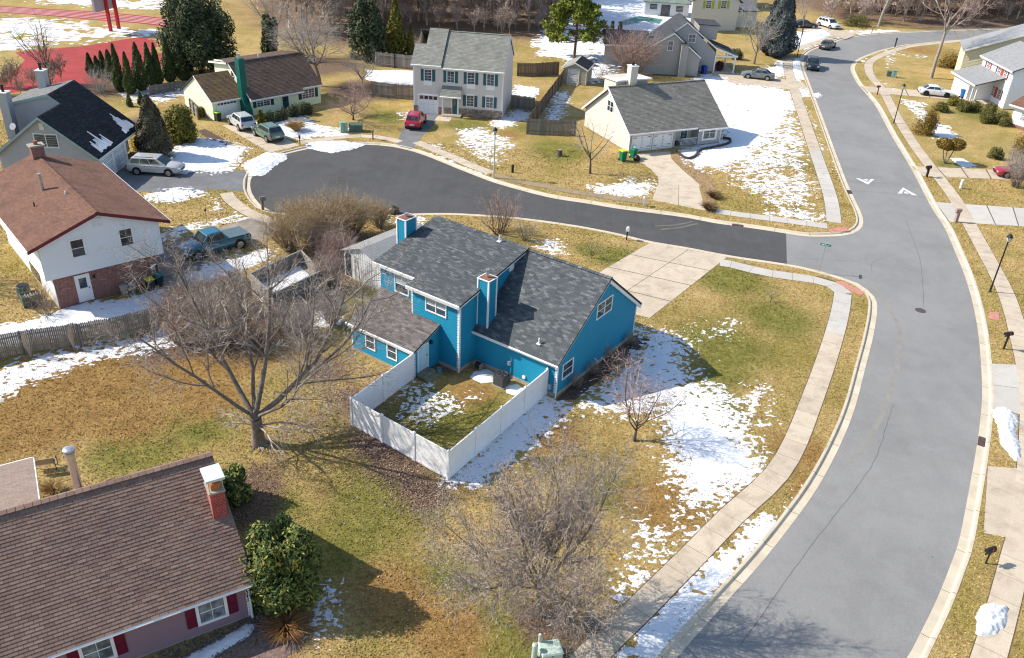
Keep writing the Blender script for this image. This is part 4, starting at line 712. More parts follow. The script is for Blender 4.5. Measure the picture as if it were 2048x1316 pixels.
# ---------------------------------------------------------------- 2 white house with brick base, brown roof (left)
def brick_mat(name, c1, c2, mortar=(.35, .32, .29), sc=1, pale=None):
    t = NT(name); P = t.coord('Object'); mp = t.n('Mapping'); mp.inputs['Rotation'].default_value = (R_(90), 0, 0); t.l(P, mp.inputs['Vector'])
    b = t.n('TexBrick'); b.inputs['Scale'].default_value = 1; b.inputs['Mortar Size'].default_value = .008; b.inputs['Brick Width'].default_value = .22 * sc; b.inputs['Row Height'].default_value = .075 * sc
    b.inputs['Color1'].default_value = (*c1, 1); b.inputs['Color2'].default_value = (*c2, 1); b.inputs['Mortar'].default_value = (*mortar, 1); t.l(mp.outputs[0], b.inputs['Vector'])
    n = t.noise(5, 4, .7, P); col = t.mix(.45, b.outputs['Color'], t.ramp(n, [(.3, (.15, .15, .15)), (.7, (1, 1, 1))]), 'OVERLAY')
    t.bump(t.math('SUBTRACT', 1, b.outputs['Fac']), .5, .01); return t.out(col, .9, 0, .2)
BRICK = brick_mat('red_brick', (.17, .045, .035), (.26, .075, .055)); WSID = siding_mat('white_siding', (.78, .79, .80), .03); MAROON = plain('maroon_fascia', (.16, .02, .03), .6, .1)
SH_RED = shingle_mat('red_brown_shingle', [(.155, .08, .056), (.19, .102, .072), (.17, .09, .064), (.21, .115, .084), (.185, .098, .07)], (.11, .06, .045))
H = House('split_level_house', 'white house with brick lower wall and red-brown roof at left', 'house', (-31.43, 51.31), 41.7, .15)
fr = H.frame((0, 0, 0), 0); mb = MB(); H.wbox(mb, fr, 0, 6.96, -.05, 2.46, -.2, 0); mb.build('brick_wall', BRICK, H.root)
rr = random.Random(4); mb = MB()                                                      # pale bricks that stand out of the wall
for k in range(46):
    u = rr.uniform(.1, 6.6) if k > 16 else rr.uniform(.4, 5); z = round(rr.uniform(1.3, 2.3) / .075) * .075 if k > 16 else 2.33; H.wbox(mb, fr, u, u + .2, z, z + .06, -.01, .012)
tag(mb.build('pale_bricks', plain('pale_brick', (.42, .27, .22), .9, .2), H.root), kind='stuff')
H.door(fr, 1.38, 2.22, .12, 2.1, WHITE, (.2, .78, .52, .9), off=.0); H.part('wall_lamp', BLACK, fr, 2.5, 2.62, 1.75, 1.95, 0, .15); H.part('electric_meter', plain('meter_grey3', (.5, .52, .53), .5), fr, 6.45, 6.75, 1.25, 1.7, 0, .18, bevel=.03); H.pipe('conduit', STEEL, (6.75, -.06, .1), (6.75, -.06, 1.3), .03, 6)
fr = H.frame((-.5, -.36, 0), 0); H.wall(fr, [(0, 2.46), (7.96, 2.46), (7.96, 5.0), (3.97, 6.5), (0, 5.0)], WSID); H.slab([(-.5, .1, 2.46), (-.5, -.36, 2.46), (7.46, -.36, 2.46), (7.46, .1, 2.46)][::-1], WHITE, .04, 'overhang_soffit')
for u in (1.98, 5.2): H.window(fr, u, u + .82, 3.72, 4.92, 1, 2, t=.1)
H.part('gable_vent', plain('vent_white', (.68, .69, .70), .6), fr, 3.65, 4.25, 5.55, 6.15, 0, .05)
fr = H.frame((-.5, 13.5, 0), 270); H.wall(fr, [(0, 2.46), (13.86, 2.46), (13.86, 5.0), (0, 5.0)], WSID); H.part('side_window', GLASS, fr, 4, 6.5, 3.2, 4.4, 0, .04); fr = H.frame((0, 13.5, 0), 270); H.part('lower_wall', WSID, fr, 0, 13.5, -.05, 2.46, -.1, 0)
H.part('garage_opening', GLASS, fr, 6.6, 9.2, .1, 2.1, -.02, .03)
fr = H.frame((7.46, -.36, 0), 90); H.wall(fr, [(0, 2.46), (13.86, 2.46), (13.86, 5.0), (0, 5.0)], WSID); fr = H.frame((6.96, 0, 0), 90); H.part('brick_wall', BRICK, fr, 0, 13.5, -.05, 2.46, -.1, 0)
H.roof((8.15, -.75, 4.98), (8.15, 13.9, 4.98), (3.47, 13.9, 6.68), (3.47, -.75, 6.68), SH_RED, SH_UND, seed=11, fascia=WHITE, course=.15); H.roof((-1.2, 13.9, 4.98), (-1.2, -.75, 4.98), (3.47, -.75, 6.68), (3.47, 13.9, 6.68), SH_RED, SH_UND, seed=12, fascia=WHITE, course=.15)
H.ridge((3.47, -.75, 6.7), (3.47, 13.9, 6.7), SH_RED, .15, .05)
H.rake((3.47, -.78, 6.66), (8.15, -.78, 4.96), MAROON, .2, .06, (0, 1, 0)); H.rake((-1.2, -.78, 4.96), (3.47, -.78, 6.66), MAROON, .2, .06, (0, 1, 0))
c = H.box('chimney', BRICK, 3.0, 3.9, 12.6, 13.3, 5.6, 7.5); H.box('chimney_cap', CONCW, 2.9, 4.0, 12.5, 13.4, 7.5, 7.62, c); H.pipe('chimney_pot', plain('clay', (.3, .12, .08), .9), (3.45, 12.95, 7.6), (3.45, 12.95, 7.9), .16, 10, c)
H.pipe('roof_flue', STEEL, (2.0, 6.8, 5.9), (2.0, 6.8, 7.3), .12, 12, None, 1.15); H.pipe('vent_pipe', BLACK, (.9, 5.0, 5.6), (.9, 5.0, 6.05), .05, 8); H.pipe('vent_pipe', WHITE, (2.9, 4.3, 6.3), (2.9, 4.3, 6.7), .05, 8)
mw2 = Matrix.Translation(H.root.location) @ Matrix.Rotation(R_(41.7), 4, 'Z')
# ---------------------------------------------------------------- 3 grey house with black roof
GSID = siding_mat('grey_siding', (.40, .41, .43), .06); TEAL_T = plain('pale_teal_trim', (.30, .42, .43), .6, .08); SH_BLK = shingle_mat('black_shingle', [(.020, .022, .026), (.03, .032, .037), (.024, .026, .03), (.042, .044, .05)], (.012, .013, .015))
H = House('grey_black_roof_house', 'grey siding house with near-black roof and snow remnants, upper left', 'house', (-38.45, 74.28), .7, .2)
AX, AZ = -4.8, 6.28
fr = H.frame((-9.3, .35, 0), 0); H.wall(fr, [(0, .1), (9.0, .1), (9.0, 2.6), (9.3 + AX, AZ - .15), (0, 2.7)], GSID); H.window(fr, 4.2 - .55, 4.2 + 1.5, 3.45, 4.6, 2, 1, blind=0); H.part('gable_vent', plain('cream_vent', (.62, .62, .48), .7), fr, 4.3, 4.75, 5.0, 5.65, 0, .06); H.window(fr, 2.6, 3.4, .9, 1.9)
fr = H.frame((-.35, .35, 0), 90); H.wall(fr, [(0, .1), (6.2, .1), (6.2, 2.5), (0, 2.5)], WSID)
GDOOR = plain('pale_garage', (.56, .60, .62), .5, .06); 
for u in (.5, 3.3): H.garage_door(fr, u, u + 2.35, .05, 2.1, GDOOR, WHITE, 4, 4, 0, .35)
fr = H.frame((-1.6, 6.55, 0), 90); H.wall(fr, [(0, .1), (3.3, .1), (3.3, 2.5), (0, 2.5)], WSID); mb = MB(); pts = [(1.3 + math.cos(a) * .42, 1.35 + math.sin(a) * .62) for a in [k * math.pi / 12 for k in range(24)]]; mb.face([H.P(fr, u, z, .05) for u, z in pts]); mb.build('oval_window', GLASS, H.root); H.door(fr, 2.3, 3.1, .1, 2.05, WHITE)
fr = H.frame((-9.3, 9.8, 0), 270); H.wall(fr, [(0, .1), (9.4, .1), (9.4, 2.7), (0, 2.7)], GSID)
H.roof((0, 0, 2.6), (0, 9.9, 2.6), (AX, 9.9, AZ), (AX, 0, AZ), SH_BLK, SH_UND, seed=13, fascia=WHITE, course=.17, tab=.36)
H.roof((-9.6, 4.4, 2.6), (-9.6, 0, 2.6), (AX, 0, AZ), (AX, 4.4, AZ), SH_BLK, SH_UND, seed=14, course=.17, tab=.36)
bx, bz = -5.85, AZ + .8; sl3 = (AZ - 2.6) / -AX
H.roof((AX, 4.4, AZ), (AX, 9.9, AZ), (bx, 9.9, bz), (bx, 4.4, bz), SH_BLK, SH_UND, seed=15, course=.17, tab=.36)
SH_GRYG = shingle_mat('grey_shingle_small', [(.16, .16, .155), (.2, .2, .195), (.24, .238, .23)]); H.roof((-10.4, 9.9, 5.9), (-10.4, 4.4, 5.9), (bx, 4.4, bz), (bx, 9.9, bz), SH_GRYG, SH_UND, seed=16, course=.17, tab=.36)
fr = H.frame((-10.1, 4.55, 0), 0); H.wall(fr, [(0, 2.3), (5.3, 2.3), (5.3, AZ), (4.25, bz - .12), (0, 5.85)], GSID); fr = H.frame((-10.1, 9.8, 0), 270); H.wall(fr, [(0, .1), (5.25, .1), (5.25, 5.85), (0, 5.85)], GSID)
H.rake((0, -.03, 2.58), (AX, -.03, AZ), TEAL_T, .26, .06, (0, 1, 0)); H.rake((-9.6, -.03, 2.58), (AX, -.03, AZ), TEAL_T, .26, .06, (0, 1, 0)); H.rake((bx, 4.37, bz), (-10.4, 4.37, 5.9), TEAL_T, .24, .06, (0, 1, 0)); H.rake((bx, 4.37, bz), (AX, 4.37, AZ), TEAL_T, .24, .06, (0, 1, 0))
for x, y, z0, z1 in ((-9.4, 3.6, 3, 7.3), (-8.6, 9.3, 5, 8.0)): c = H.box('chimney', GSID, x - .4, x + .4, y - .4, y + .4, z0, z1); H.box('chimney_cap', WHITE, x - .46, x + .46, y - .46, y + .46, z1, z1 + .07, c); H.pipe('flue', BLACK, (x, y, z1), (x, y, z1 + .6), .13, 10, c, 1.4)
# satellite dish
mb = MB(); mb.lathe([(.02, 0), (.2, .03), (.33, .1)], k=14); dsh = mb.build('satellite_dish', GSID, H.root); dsh.location = (-8.9, 3.0, 4.3); dsh.rotation_euler = (R_(60), R_(-20), 0); H.pipe('dish_arm', STEEL, (-8.9, 3.05, 3.7), (-8.9, 3.05, 4.3), .025, 6)
# snow remnants on the roof
rr = random.Random(2)
for y0, y1, x0 in ((1.2, 3.9, -.25), (6.9, 9.2, -.3)):
    mb = MB(); n = 9; nm = Vector((sl3, 0, 1)).normalized()
    for k in range(n):
        ya = y0 + (y1 - y0) * k / n; yb = ya + (y1 - y0) / n * rr.uniform(.8, 1.25); ln = rr.uniform(.5, 1.9) * (1 - abs(k - n / 2) / n); P = lambda x, y: Vector((x, y, 2.6 - x * sl3)); xa = x0 - rr.uniform(0, .15); q = [P(xa, ya), P(xa, yb), P(xa - ln, (yb + ya) / 2 + .1), P(xa - ln, (ya + yb) / 2 - .03)]
        mb.hexa([p + nm * .02 for p in q] + [p + nm * (.10 if i < 2 else .05) for i, p in enumerate(q)])
    tag(mb.build('roof_snow', SNOW, H.root), kind='stuff')
# ---------------------------------------------------------------- 4 cream house with green chimney
CREAM = siding_mat('cream_green_siding', (.70, .78, .56), .04); DGREEN = plain('dark_green_paint', (.004, .055, .045), .5, .15); CHIMG = plain('green_chimney_paint', (.0, .10, .075), .55, .15, 3, .1); SH_BRN = shingle_mat('brown_shingle', [(.10, .07, .055), (.14, .098, .074), (.12, .084, .066), (.165, .118, .092)], (.085, .06, .05)); SH_MOS = shingle_mat('mossy_brown_shingle', [(.12, .08, .05), (.16, .108, .07), (.14, .094, .06)], (.27, .17, .045), .9)
H = House('cream_house', 'pale yellow-green house with brown roof and tall green chimney', 'house', (-31.71, 98.17), 46.5, .16)
e4, r4, ry4 = 2.32, 5.5, 3.9
fr = H.frame((0, 0, 0), 0); H.wall(fr, [(0, .1), (9.6, .1), (9.6, e4), (0, e4)], CREAM)
for u, c in ((.85, 2), (7.0, 2)): H.window(fr, u, u + 1.7, 1.0, 2.05, c, 2, grid=(2, 2)); H.shutters(fr, u, u + 1.7, 1.0, 2.05, DGREEN, .42)
H.door(fr, 4.2, 5.05, .25, 2.1, DGREEN, (.2, .8, .5, .92)); H.part('wall_lamp', BLACK, fr, 3.7, 3.82, 1.8, 2.0, .02, .14); H.part('step', CONCW, fr, 3.9, 5.6, -.02, .2, .02, 1.0)
fr = H.frame((0, 7.6, 0), 270); H.wall(fr, [(0, .1), (7.6, .1), (7.6, e4), (7.6 - ry4, r4 - .15), (2, 5.4), (0, 5.2)], CREAM); H.window(fr, 4.0, 4.6, 3.4, 4.6); fr = H.frame((9.6, 0, 0), 90); H.wall(fr, [(0, .1), (7.6, .1), (7.6, e4), (ry4, r4 - .15), (0, e4)], CREAM)
H.roof((-.2, -.7, 2.1), (6.9, -.7, 2.1), (6.9, ry4, r4), (-.2, ry4, r4), SH_BRN, SH_UND, seed=17, fascia=WHITE, course=.18, tab=.38); sl4 = (r4 - 2.1) / (ry4 + .7); H.roof((6.9, -.3, 2.1 + .4 * sl4), (9.8, -.3, 2.1 + .4 * sl4), (9.8, ry4, r4), (6.9, ry4, r4), SH_BRN, SH_UND, seed=18, fascia=WHITE, course=.18, tab=.38)
H.roof((9.8, 8.2, 4.9), (-.4, 8.2, 4.9), (-.4, ry4, r4), (9.8, ry4, r4), SH_BRN, SH_UND, seed=19, course=.18, tab=.38); H.ridge((-.2, ry4, r4 + .02), (9.8, ry4, r4 + .02), SH_BRN); H.rake((-.23, -.7, 2.08), (-.23, ry4, r4), WHITE, .2, .06); H.rake((-.43, ry4, r4), (-.43, 8.2, 4.9), WHITE, .2, .06)
fr = H.frame((-4.15, 1.0, 0), 0); H.wall(fr, [(0, .05), (4.1, .05), (4.1, e4), (0, e4)], CREAM); H.garage_door(fr, .55, 2.95, .05, 2.1, WHITE, WHITE, 4, 6, 1); fr = H.frame((-4.15, 7.8, 0), 270); H.wall(fr, [(0, .05), (6.8, .05), (6.8, e4), (3.4, 4.35), (0, e4)], CREAM)
H.roof((-4.35, .7, 2.2), (-.05, .7, 2.2), (-.05, 4.4, 4.5), (-4.35, 4.4, 4.5), SH_MOS, SH_UND, seed=20, fascia=WHITE, course=.18, tab=.38); H.roof((-.05, 8.1, 2.2), (-4.35, 8.1, 2.2), (-4.35, 4.4, 4.5), (-.05, 4.4, 4.5), SH_MOS, SH_UND, seed=21, course=.18, tab=.38); H.rake((-4.38, .7, 2.18), (-4.38, 4.4, 4.5), WHITE, .18, .06)
mb = MB(); x0, x1 = -.75, -.03; prof = [(-.45, 0, 1.5), (-.45, .9, 1.5), (.1, 1.9, 1.25), (.25, 2.4, 1.15), (.25, 6.6, 1.15)]
for a, b in zip(prof[:-1], prof[1:]): mb.hexa([(x0, a[0], a[1]), (x1, a[0], a[1]), (x1, a[2], a[1]), (x0, a[2], a[1]), (x0, b[0], b[1]), (x1, b[0], b[1]), (x1, b[2], b[1]), (x0, b[2], b[1])])
c = mb.build('chimney', CHIMG, H.root); H.pipe('flue', STEEL, (-.4, .7, 6.6), (-.4, .7, 7.0), .16, 10, c, 1.4); H.pipe('vent_pipe', WHITE, (4.0, ry4 + .3, 5.4), (4.0, ry4 + .3, 5.9), .06, 8)
mw4 = Matrix.Translation(H.root.location) @ Matrix.Rotation(R_(46.5), 4, 'Z')
# ---------------------------------------------------------------- 5 two-storey beige house
BEIGE = siding_mat('beige_siding', (.67, .60, .535), .05); TEALS = plain('teal_shutter', (.03, .105, .125), .5, .1); STONE = pieces('stone_veneer', [(0, (.16, .12, .10)), (.3, (.3, .22, .17)), (.55, (.22, .19, .18)), (.8, (.42, .33, .25)), (1, (.2, .15, .13))], .9)
SH_GRY = shingle_mat('grey_green_shingle', [(.20, .20, .175), (.26, .255, .225), (.23, .228, .2), (.30, .292, .26)], (.16, .162, .14))
H = House('two_storey_house', 'beige two-storey house with teal shutters and grey-green roof', 'house', (-2.56, 102.3), -5.6, .18)
e5, ry5, r5 = 5.7, 4.6, 9.0
def stone(fr, u0, u1, z0, z1, seed):
    rr = random.Random(seed); par = H.part('stone_base', plain('mortar', (.26, .23, .2), .95), fr, u0, u1, z0, z1, -.1, .03); z = z0
    while z < z1 - .06:
        h = rr.uniform(.12, .24); u = u0
        while u < u1 - .05:
            w = rr.uniform(.18, .5); mb = MB(); o = rr.uniform(.05, .1); H.wbox(mb, fr, u + .01, min(u + w, u1) - .01, z + .01, min(z + h, z1) - .01, .02, o); mb.build('stone', STONE, par); u += w
        z += h
fr = H.frame((-10.85, 0, 0), 0); H.wall(fr, [(0, .1), (10.85, .1), (10.85, e5), (0, e5)], BEIGE)
for u in (1.35, 4.1, 6.55, 8.9): H.window(fr, u, u + .85, 4.0, 5.3, 1, 2, grid=(2, 2)); H.shutters(fr, u, u + .85, 4.0, 5.3, TEALS, .36)
for u in (1.35, 6.55, 8.9): H.part('window_apron', WHITE, fr, u - .1, u + .95, 3.45, 3.9, .02, .05)
for u in (6.5, 8.85): H.window(fr, u, u + .85, 1.35, 2.6, 1, 2, grid=(2, 2)); H.shutters(fr, u, u + .85, 1.35, 2.6, TEALS, .36); H.part('window_head', WHITE, fr, u - .12, u + .97, 2.68, 2.86, .02, .08)
stone(fr, 5.55, 10.85, 0, 1.05, 1); stone(fr, 0, .62, 0, .95, 2); stone(fr, 3.0, 3.6, 0, .95, 3); stone(fr, 3.75, 4.7, .2, .95, 4)
H.garage_door(fr, .7, 2.95, .02, 2.25, WHITE, WHITE, 4, 4, 1); H.door(fr, 4.75, 5.35, .25, 2.35, TEALS, None); mb = MB(); mb.face([H.P(fr, 5.05 + math.cos(a) * .17, 1.6 + math.sin(a) * .42, .075) for a in [k * math.pi / 10 for k in range(20)]]); mb.build('oval_pane', GLASSL, H.root)
for u in (3.68, 5.55): H.part('porch_post', WHITE, fr, u - .08, u + .08, .1, 2.6, .55, .72)
H.part('porch_slab', CONC, fr, 3.5, 5.9, -.02, .2, .03, .9); H.roof((-7.45, -1.05, 2.55), (-4.85, -1.05, 2.55), (-4.95, -.02, 3.6), (-7.3, -.02, 3.6), SH_GRY, SH_UND, seed=22, fascia=WHITE, course=.2, tab=.4); H.part('walkway', CONC, fr, 3.1, 4.9, -.02, .03, .9, 2.6)
fr = H.frame((0, 0, 0), 90); H.wall(fr, [(0, .1), (9.2, .1), (9.2, e5), (ry5, r5 - .15), (0, e5)], BEIGE); H.corner(0, 0, .1, e5, WHITE, .12, 1, -1); fr = H.frame((-10.85, 9.2, 0), 270); H.wall(fr, [(0, .1), (9.2, .1), (9.2, e5), (4.6, r5 - .15), (0, e5)], BEIGE); H.corner(-10.85, 0, .1, e5, WHITE, .12, -1, -1)
H.roof((-7.4, -.35, e5), (.15, -.35, e5), (.15, ry5, r5), (-7.4, ry5, r5), SH_GRY, SH_UND, seed=23, fascia=WHITE, course=.2, tab=.4); dz = .2; sl5 = (r5 - e5) / (ry5 + .35)
H.roof((-9.75, -.35, e5 + dz), (-7.42, -.35, e5 + dz), (-7.42, ry5, r5 + dz), (-9.75, ry5, r5 + dz), SH_GRY, SH_UND, seed=24, fascia=WHITE, course=.2, tab=.4, th=.3); H.roof((-11.1, -.35, e5 + dz), (-9.75, -.35, e5 + dz), (-9.75, 2.3, e5 + dz + 2.65 * sl5), (-11.1, 2.3, e5 + dz + 2.65 * sl5), SH_GRY, SH_UND, seed=25, fascia=WHITE, course=.2, tab=.4)
H.roof((.15, 9.55, e5), (-11, 9.55, e5), (-11, ry5, r5), (.15, ry5, r5), SH_GRY, SH_UND, seed=26, course=.25, tab=.5); H.ridge((-7.4, ry5, r5 + .02), (.15, ry5, r5 + .02), SH_GRY); H.rake((.12, -.35, e5 - .03), (.12, ry5, r5), WHITE, .2, .05); H.rake((.12, ry5, r5), (.12, 9.55, e5), WHITE, .2, .05)
zz5 = e5 + dz + 2.65 * sl5; H.slab([(-11.1, 5.2, e5 + dz), (-11.1, 2.3, zz5), (-9.75, 2.3, zz5), (-9.75, 5.2, e5 + dz)][::-1], SH_GRY, .12, 'back_slope'); fr = H.frame((-9.76, 9.2, 0), 270); H.wall(fr, [(0, e5), (9.2, e5), (4.6, r5 + .05)], BEIGE)
mw5 = Matrix.Translation(H.root.location) @ Matrix.Rotation(R_(-5.6), 4, 'Z')
# ---------------------------------------------------------------- 6 tan garden shed
TAN = siding_mat('tan_siding', (.42, .37, .26), .06); SH_LT = shingle_mat('light_grey_shingle', [(.26, .25, .22), (.33, .32, .29), (.3, .29, .25)])
c = g(1125, 166); H = House('garden_shed', 'tan garden shed with white roller door behind the long fence', 'shed', (c.x, c.y), -14, .2)
w6, d6 = 3.3, 4.2; fr = H.frame((0, 0, 0), 0); H.wall(fr, [(0, .1), (w6, .1), (w6, 2.25), (w6 / 2, 2.95), (0, 2.25)], TAN); H.garage_door(fr, .75, 2.2, .1, 2.0, WHITE, WHITE, 6, 1)
H.part('ramp', plain('ramp_wood', (.42, .33, .2), .9), fr, .7, 2.3, -.02, .1, .03, 1.2)
fr = H.frame((w6, 0, 0), 90); H.wall(fr, [(0, .1), (d6, .1), (d6, 2.25), (0, 2.25)], TAN); H.corner(w6, 0, .1, 2.2, WHITE, .1, 1, -1)
H.roof((w6 + .2, -.2, 2.2), (w6 + .2, d6 + .2, 2.2), (w6 / 2, d6 + .2, 3.05), (w6 / 2, -.2, 3.05), SH_BLK, SH_UND, seed=27, fascia=WHITE, course=.2, tab=.4); H.roof((-.2, d6 + .2, 2.2), (-.2, -.2, 2.2), (w6 / 2, -.2, 3.05), (w6 / 2, d6 + .2, 3.05), SH_LT, SH_UND, seed=28, fascia=WHITE, course=.2, tab=.4); H.rake((-.2, -.23, 2.18), (w6 / 2, -.23, 3.03), WHITE, .18, .05, (0, 1, 0)); H.rake((w6 / 2, -.23, 3.03), (w6 + .2, -.23, 2.18), WHITE, .18, .05, (0, 1, 0))
# ---------------------------------------------------------------- 7 cape house
PALEB = siding_mat('pale_tan_siding', (.60, .55, .485), .05); GREYB = siding_mat('grey_tan_siding', (.42, .395, .365), .05); SH_CAP = shingle_mat('dark_taupe_shingle', [(.185, .172, .15), (.24, .224, .196), (.215, .2, .175), (.29, .27, .238)], (.165, .155, .136))
H = House('cape_house', 'pale tan cape house with taupe roof and twin white garage doors', 'house', (11.87, 92.1), 26.0, .17)
e7, r7, ry7, w7, d7 = 2.32, 6.05, 5.1, 12.3, 10.2
fr = H.frame((0, d7, 0), 270); H.wall(fr, [(0, .1), (d7, .1), (d7, e7), (d7 - ry7, r7 - .15), (0, e7)], PALEB); H.window(fr, d7 - ry7 - .2, d7 - ry7 + 1.0, 3.35, 4.5, 2, 2); mb = MB(); mb.face([H.P(fr, d7 - ry7 + math.cos(a) * .22, 5.15 + math.sin(a) * .22, .06) for a in [k * math.pi / 8 for k in range(16)]]); mb.build('round_vent', WHITE, H.root)
fr = H.frame((0, 0, 0), 0); H.wall(fr, [(0, .1), (6.0, .1), (6.0, e7), (0, e7)], GREYB); 
for u in (.35, 3.1): H.garage_door(fr, u, u + 2.4, .05, 2.05, WHITE, WHITE, 1, 2, 0, .4); 
for u in (.45, 2.25, 3.2, 5.0): 
    for z in (.55, 1.6): H.part('hinge', BLACK, fr, u, u + .38, z, z + .07, .03, .05)
fr = H.frame((6.0, 1.3, 0), 0); H.wall(fr, [(0, .1), (3.1, .1), (3.1, e7), (0, e7)], PALEB); H.door(fr, 1.6, 2.45, .15, 2.15, TEALS, (.25, .75, .3, .9), panegl=GLASSL); H.part('porch_slab', CONCW, fr, 0, 3.1, -.02, .1, .03, 1.3)
mb = MB()
for k in range(14): H.wbox(mb, fr, .9 + k * .16, .94 + k * .16, .15, .9, 1.15, 1.18)
H.wbox(mb, fr, .85, 3.1, .9, .95, 1.14, 1.19); mb.build('porch_railing', WHITE, H.root); H.part('planter', plain('dark_pot', (.1, .06, .05), .8), fr, .5, .9, .1, .55, .5, .9)
fr = H.frame((9.1, 0, 0), 0); H.wall(fr, [(0, .1), (3.2, .1), (3.2, e7), (0, e7)], GREYB); H.window(fr, .75, 2.35, .75, 2.05, 2, 2, t=.22, glass=GLASS); fr = H.frame((9.1, 1.3, 0), 270); H.wall(fr, [(0, .1), (1.3, .1), (1.3, e7), (0, e7)], GREYB)
fr = H.frame((w7, 0, 0), 90); H.wall(fr, [(0, .1), (d7, .1), (d7, e7), (ry7, r7 - .15), (0, e7)], PALEB); H.corner(w7, 0, .1, e7, WHITE, .1, 1, -1)
H.roof((-.35, -.35, 2.25), (8.7, -.35, 2.25), (8.7, ry7, r7), (-.35, ry7, r7), SH_CAP, SH_UND, seed=29, fascia=WHITE, course=.17, tab=.36); s7 = (r7 - 2.25) / (ry7 + .35); H.roof((8.7, -.62, 2.25 - .27 * s7), (12.7, -.62, 2.25 - .27 * s7), (12.7, ry7, r7), (8.7, ry7, r7), SH_CAP, SH_UND, seed=30, fascia=WHITE, course=.17, tab=.36)
H.roof((12.7, d7 + .35, 2.25), (-.35, d7 + .35, 2.25), (-.35, ry7, r7), (12.7, ry7, r7), SH_CAP, SH_UND, seed=31, course=.2, tab=.4); H.ridge((-.35, ry7, r7 + .02), (12.7, ry7, r7 + .02), SH_CAP); H.rake((-.38, -.35, 2.22), (-.38, ry7, r7), WHITE, .26, .06); H.rake((-.38, ry7, r7), (-.38, d7 + .35, 2.22), WHITE, .26, .06)
fr = H.frame((1.4, ry7 + 1.2, 0), 0); H.part('dormer', PALEB, fr, 0, 4.2, 4.4, 6.35, -2.6, 0); H.slab([(1.2, ry7 + .7, 6.45), (5.9, ry7 + .7, 6.45), (5.9, ry7 + 4, 6.2), (1.2, ry7 + 4, 6.2)], WHITE, .14, 'dormer_roof')
c = H.box('chimney', PALEB, 2.6, 3.5, ry7 + .2, ry7 + 1.1, 4.8, 8.0); H.box('chimney_cap', WHITE, 2.52, 3.58, ry7 + .12, ry7 + 1.18, 8.0, 8.06, c); H.pipe('flue', BLACK, (3.05, ry7 + .65, 8.05), (3.05, ry7 + .65, 8.3), .16, 10, c, 1.2)
mw7 = Matrix.Translation(H.root.location) @ Matrix.Rotation(R_(26), 4, 'Z')
# ---------------------------------------------------------------- 8 grey porch house behind
SH_DGY = shingle_mat('slate_shingle', [(.045, .05, .056), (.065, .07, .078), (.055, .06, .067), (.085, .09, .098)]); GRY8 = siding_mat('taupe_siding', (.36, .345, .33), .06)
H = House('porch_house', 'grey gabled house with dark roof and open carport-like porch', 'house', (25.7, 129.6), 1, .2)
fr = H.frame((-10.0, 0, 0), 0)
H.wall(fr, [(.3, .1), (9.8, .1), (9.8, 3.0), (5.6, 6.0), (.3, 2.8)], GRY8, depth=.03); H.window(fr, 4.9, 5.6, 3.6, 4.9, 1, 2, grid=(2, 1))
H.roof((-.1, -.25, 2.9), (-.1, 3.4, 2.9), (-4.4, 3.4, 6.15), (-4.4, -.25, 6.15), SH_DGY, SH_UND, seed=32, fascia=WHITE, course=.22, tab=.45); H.roof((-10, 3.4, 2.7), (-10, -.25, 2.7), (-4.4, -.25, 6.15), (-4.4, 3.4, 6.15), SH_DGY, SH_UND, seed=33, course=.22, tab=.45); H.rake((-10, -.28, 2.68), (-4.4, -.28, 6.13), WHITE, .2, .05, (0, 1, 0)); H.rake((-4.4, -.28, 6.13), (-.1, -.28, 2.88), WHITE, .2, .05, (0, 1, 0))
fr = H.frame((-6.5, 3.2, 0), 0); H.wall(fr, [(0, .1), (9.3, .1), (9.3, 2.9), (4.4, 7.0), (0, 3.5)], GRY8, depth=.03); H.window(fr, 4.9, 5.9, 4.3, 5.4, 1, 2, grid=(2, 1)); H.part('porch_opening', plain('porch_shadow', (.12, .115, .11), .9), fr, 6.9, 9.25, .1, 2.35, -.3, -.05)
H.roof((6.1, 3.0, 2.6), (6.1, 9.5, 2.6), (2.6, 9.5, 3.8), (2.6, 3.0, 3.8), SH_DGY, SH_UND, seed=34, fascia=WHITE, course=.22, tab=.45); H.roof((2.6, 3.0, 3.8), (2.6, 11, 3.8), (-2.1, 11, 7.15), (-2.1, 3.0, 7.15), SH_DGY, SH_UND, seed=35, course=.22, tab=.45); H.roof((-7.0, 11, 3.3), (-7.0, 3.0, 3.3), (-2.1, 3.0, 7.15), (-2.1, 11, 7.15), SH_DGY, SH_UND, seed=36, course=.22, tab=.45)
H.rake((-2.1, 2.97, 7.13), (2.6, 2.97, 3.78), WHITE, .2, .05, (0, 1, 0)); H.rake((2.6, 2.97, 3.78), (6.1, 2.97, 2.58), WHITE, .2, .05, (0, 1, 0)); H.rake((-7, 2.97, 3.3), (-2.1, 2.97, 7.13), WHITE, .2, .05, (0, 1, 0))
H.box('dormer', GRY8, .2, 3.0, 5.2, 9.6, 4.4, 6.5); H.slab([(.0, 5.0, 6.6), (3.3, 5.0, 6.5), (3.3, 9.8, 6.5), (.0, 9.8, 6.6)], SH_DGY, .12, 'dormer_roof'); 
fr = H.frame((2.8, 3.2, 0), 0); H.part('porch_beam', WHITE, fr, 0, 3.1, 2.3, 2.55, -.1, .0)
for x, y in ((5.85, 3.2), (5.85, 9.2), (2.85, 3.2)): H.box('porch_post', WHITE, x - .1, x + .1, y - .1, y + .1, 0, 2.5)
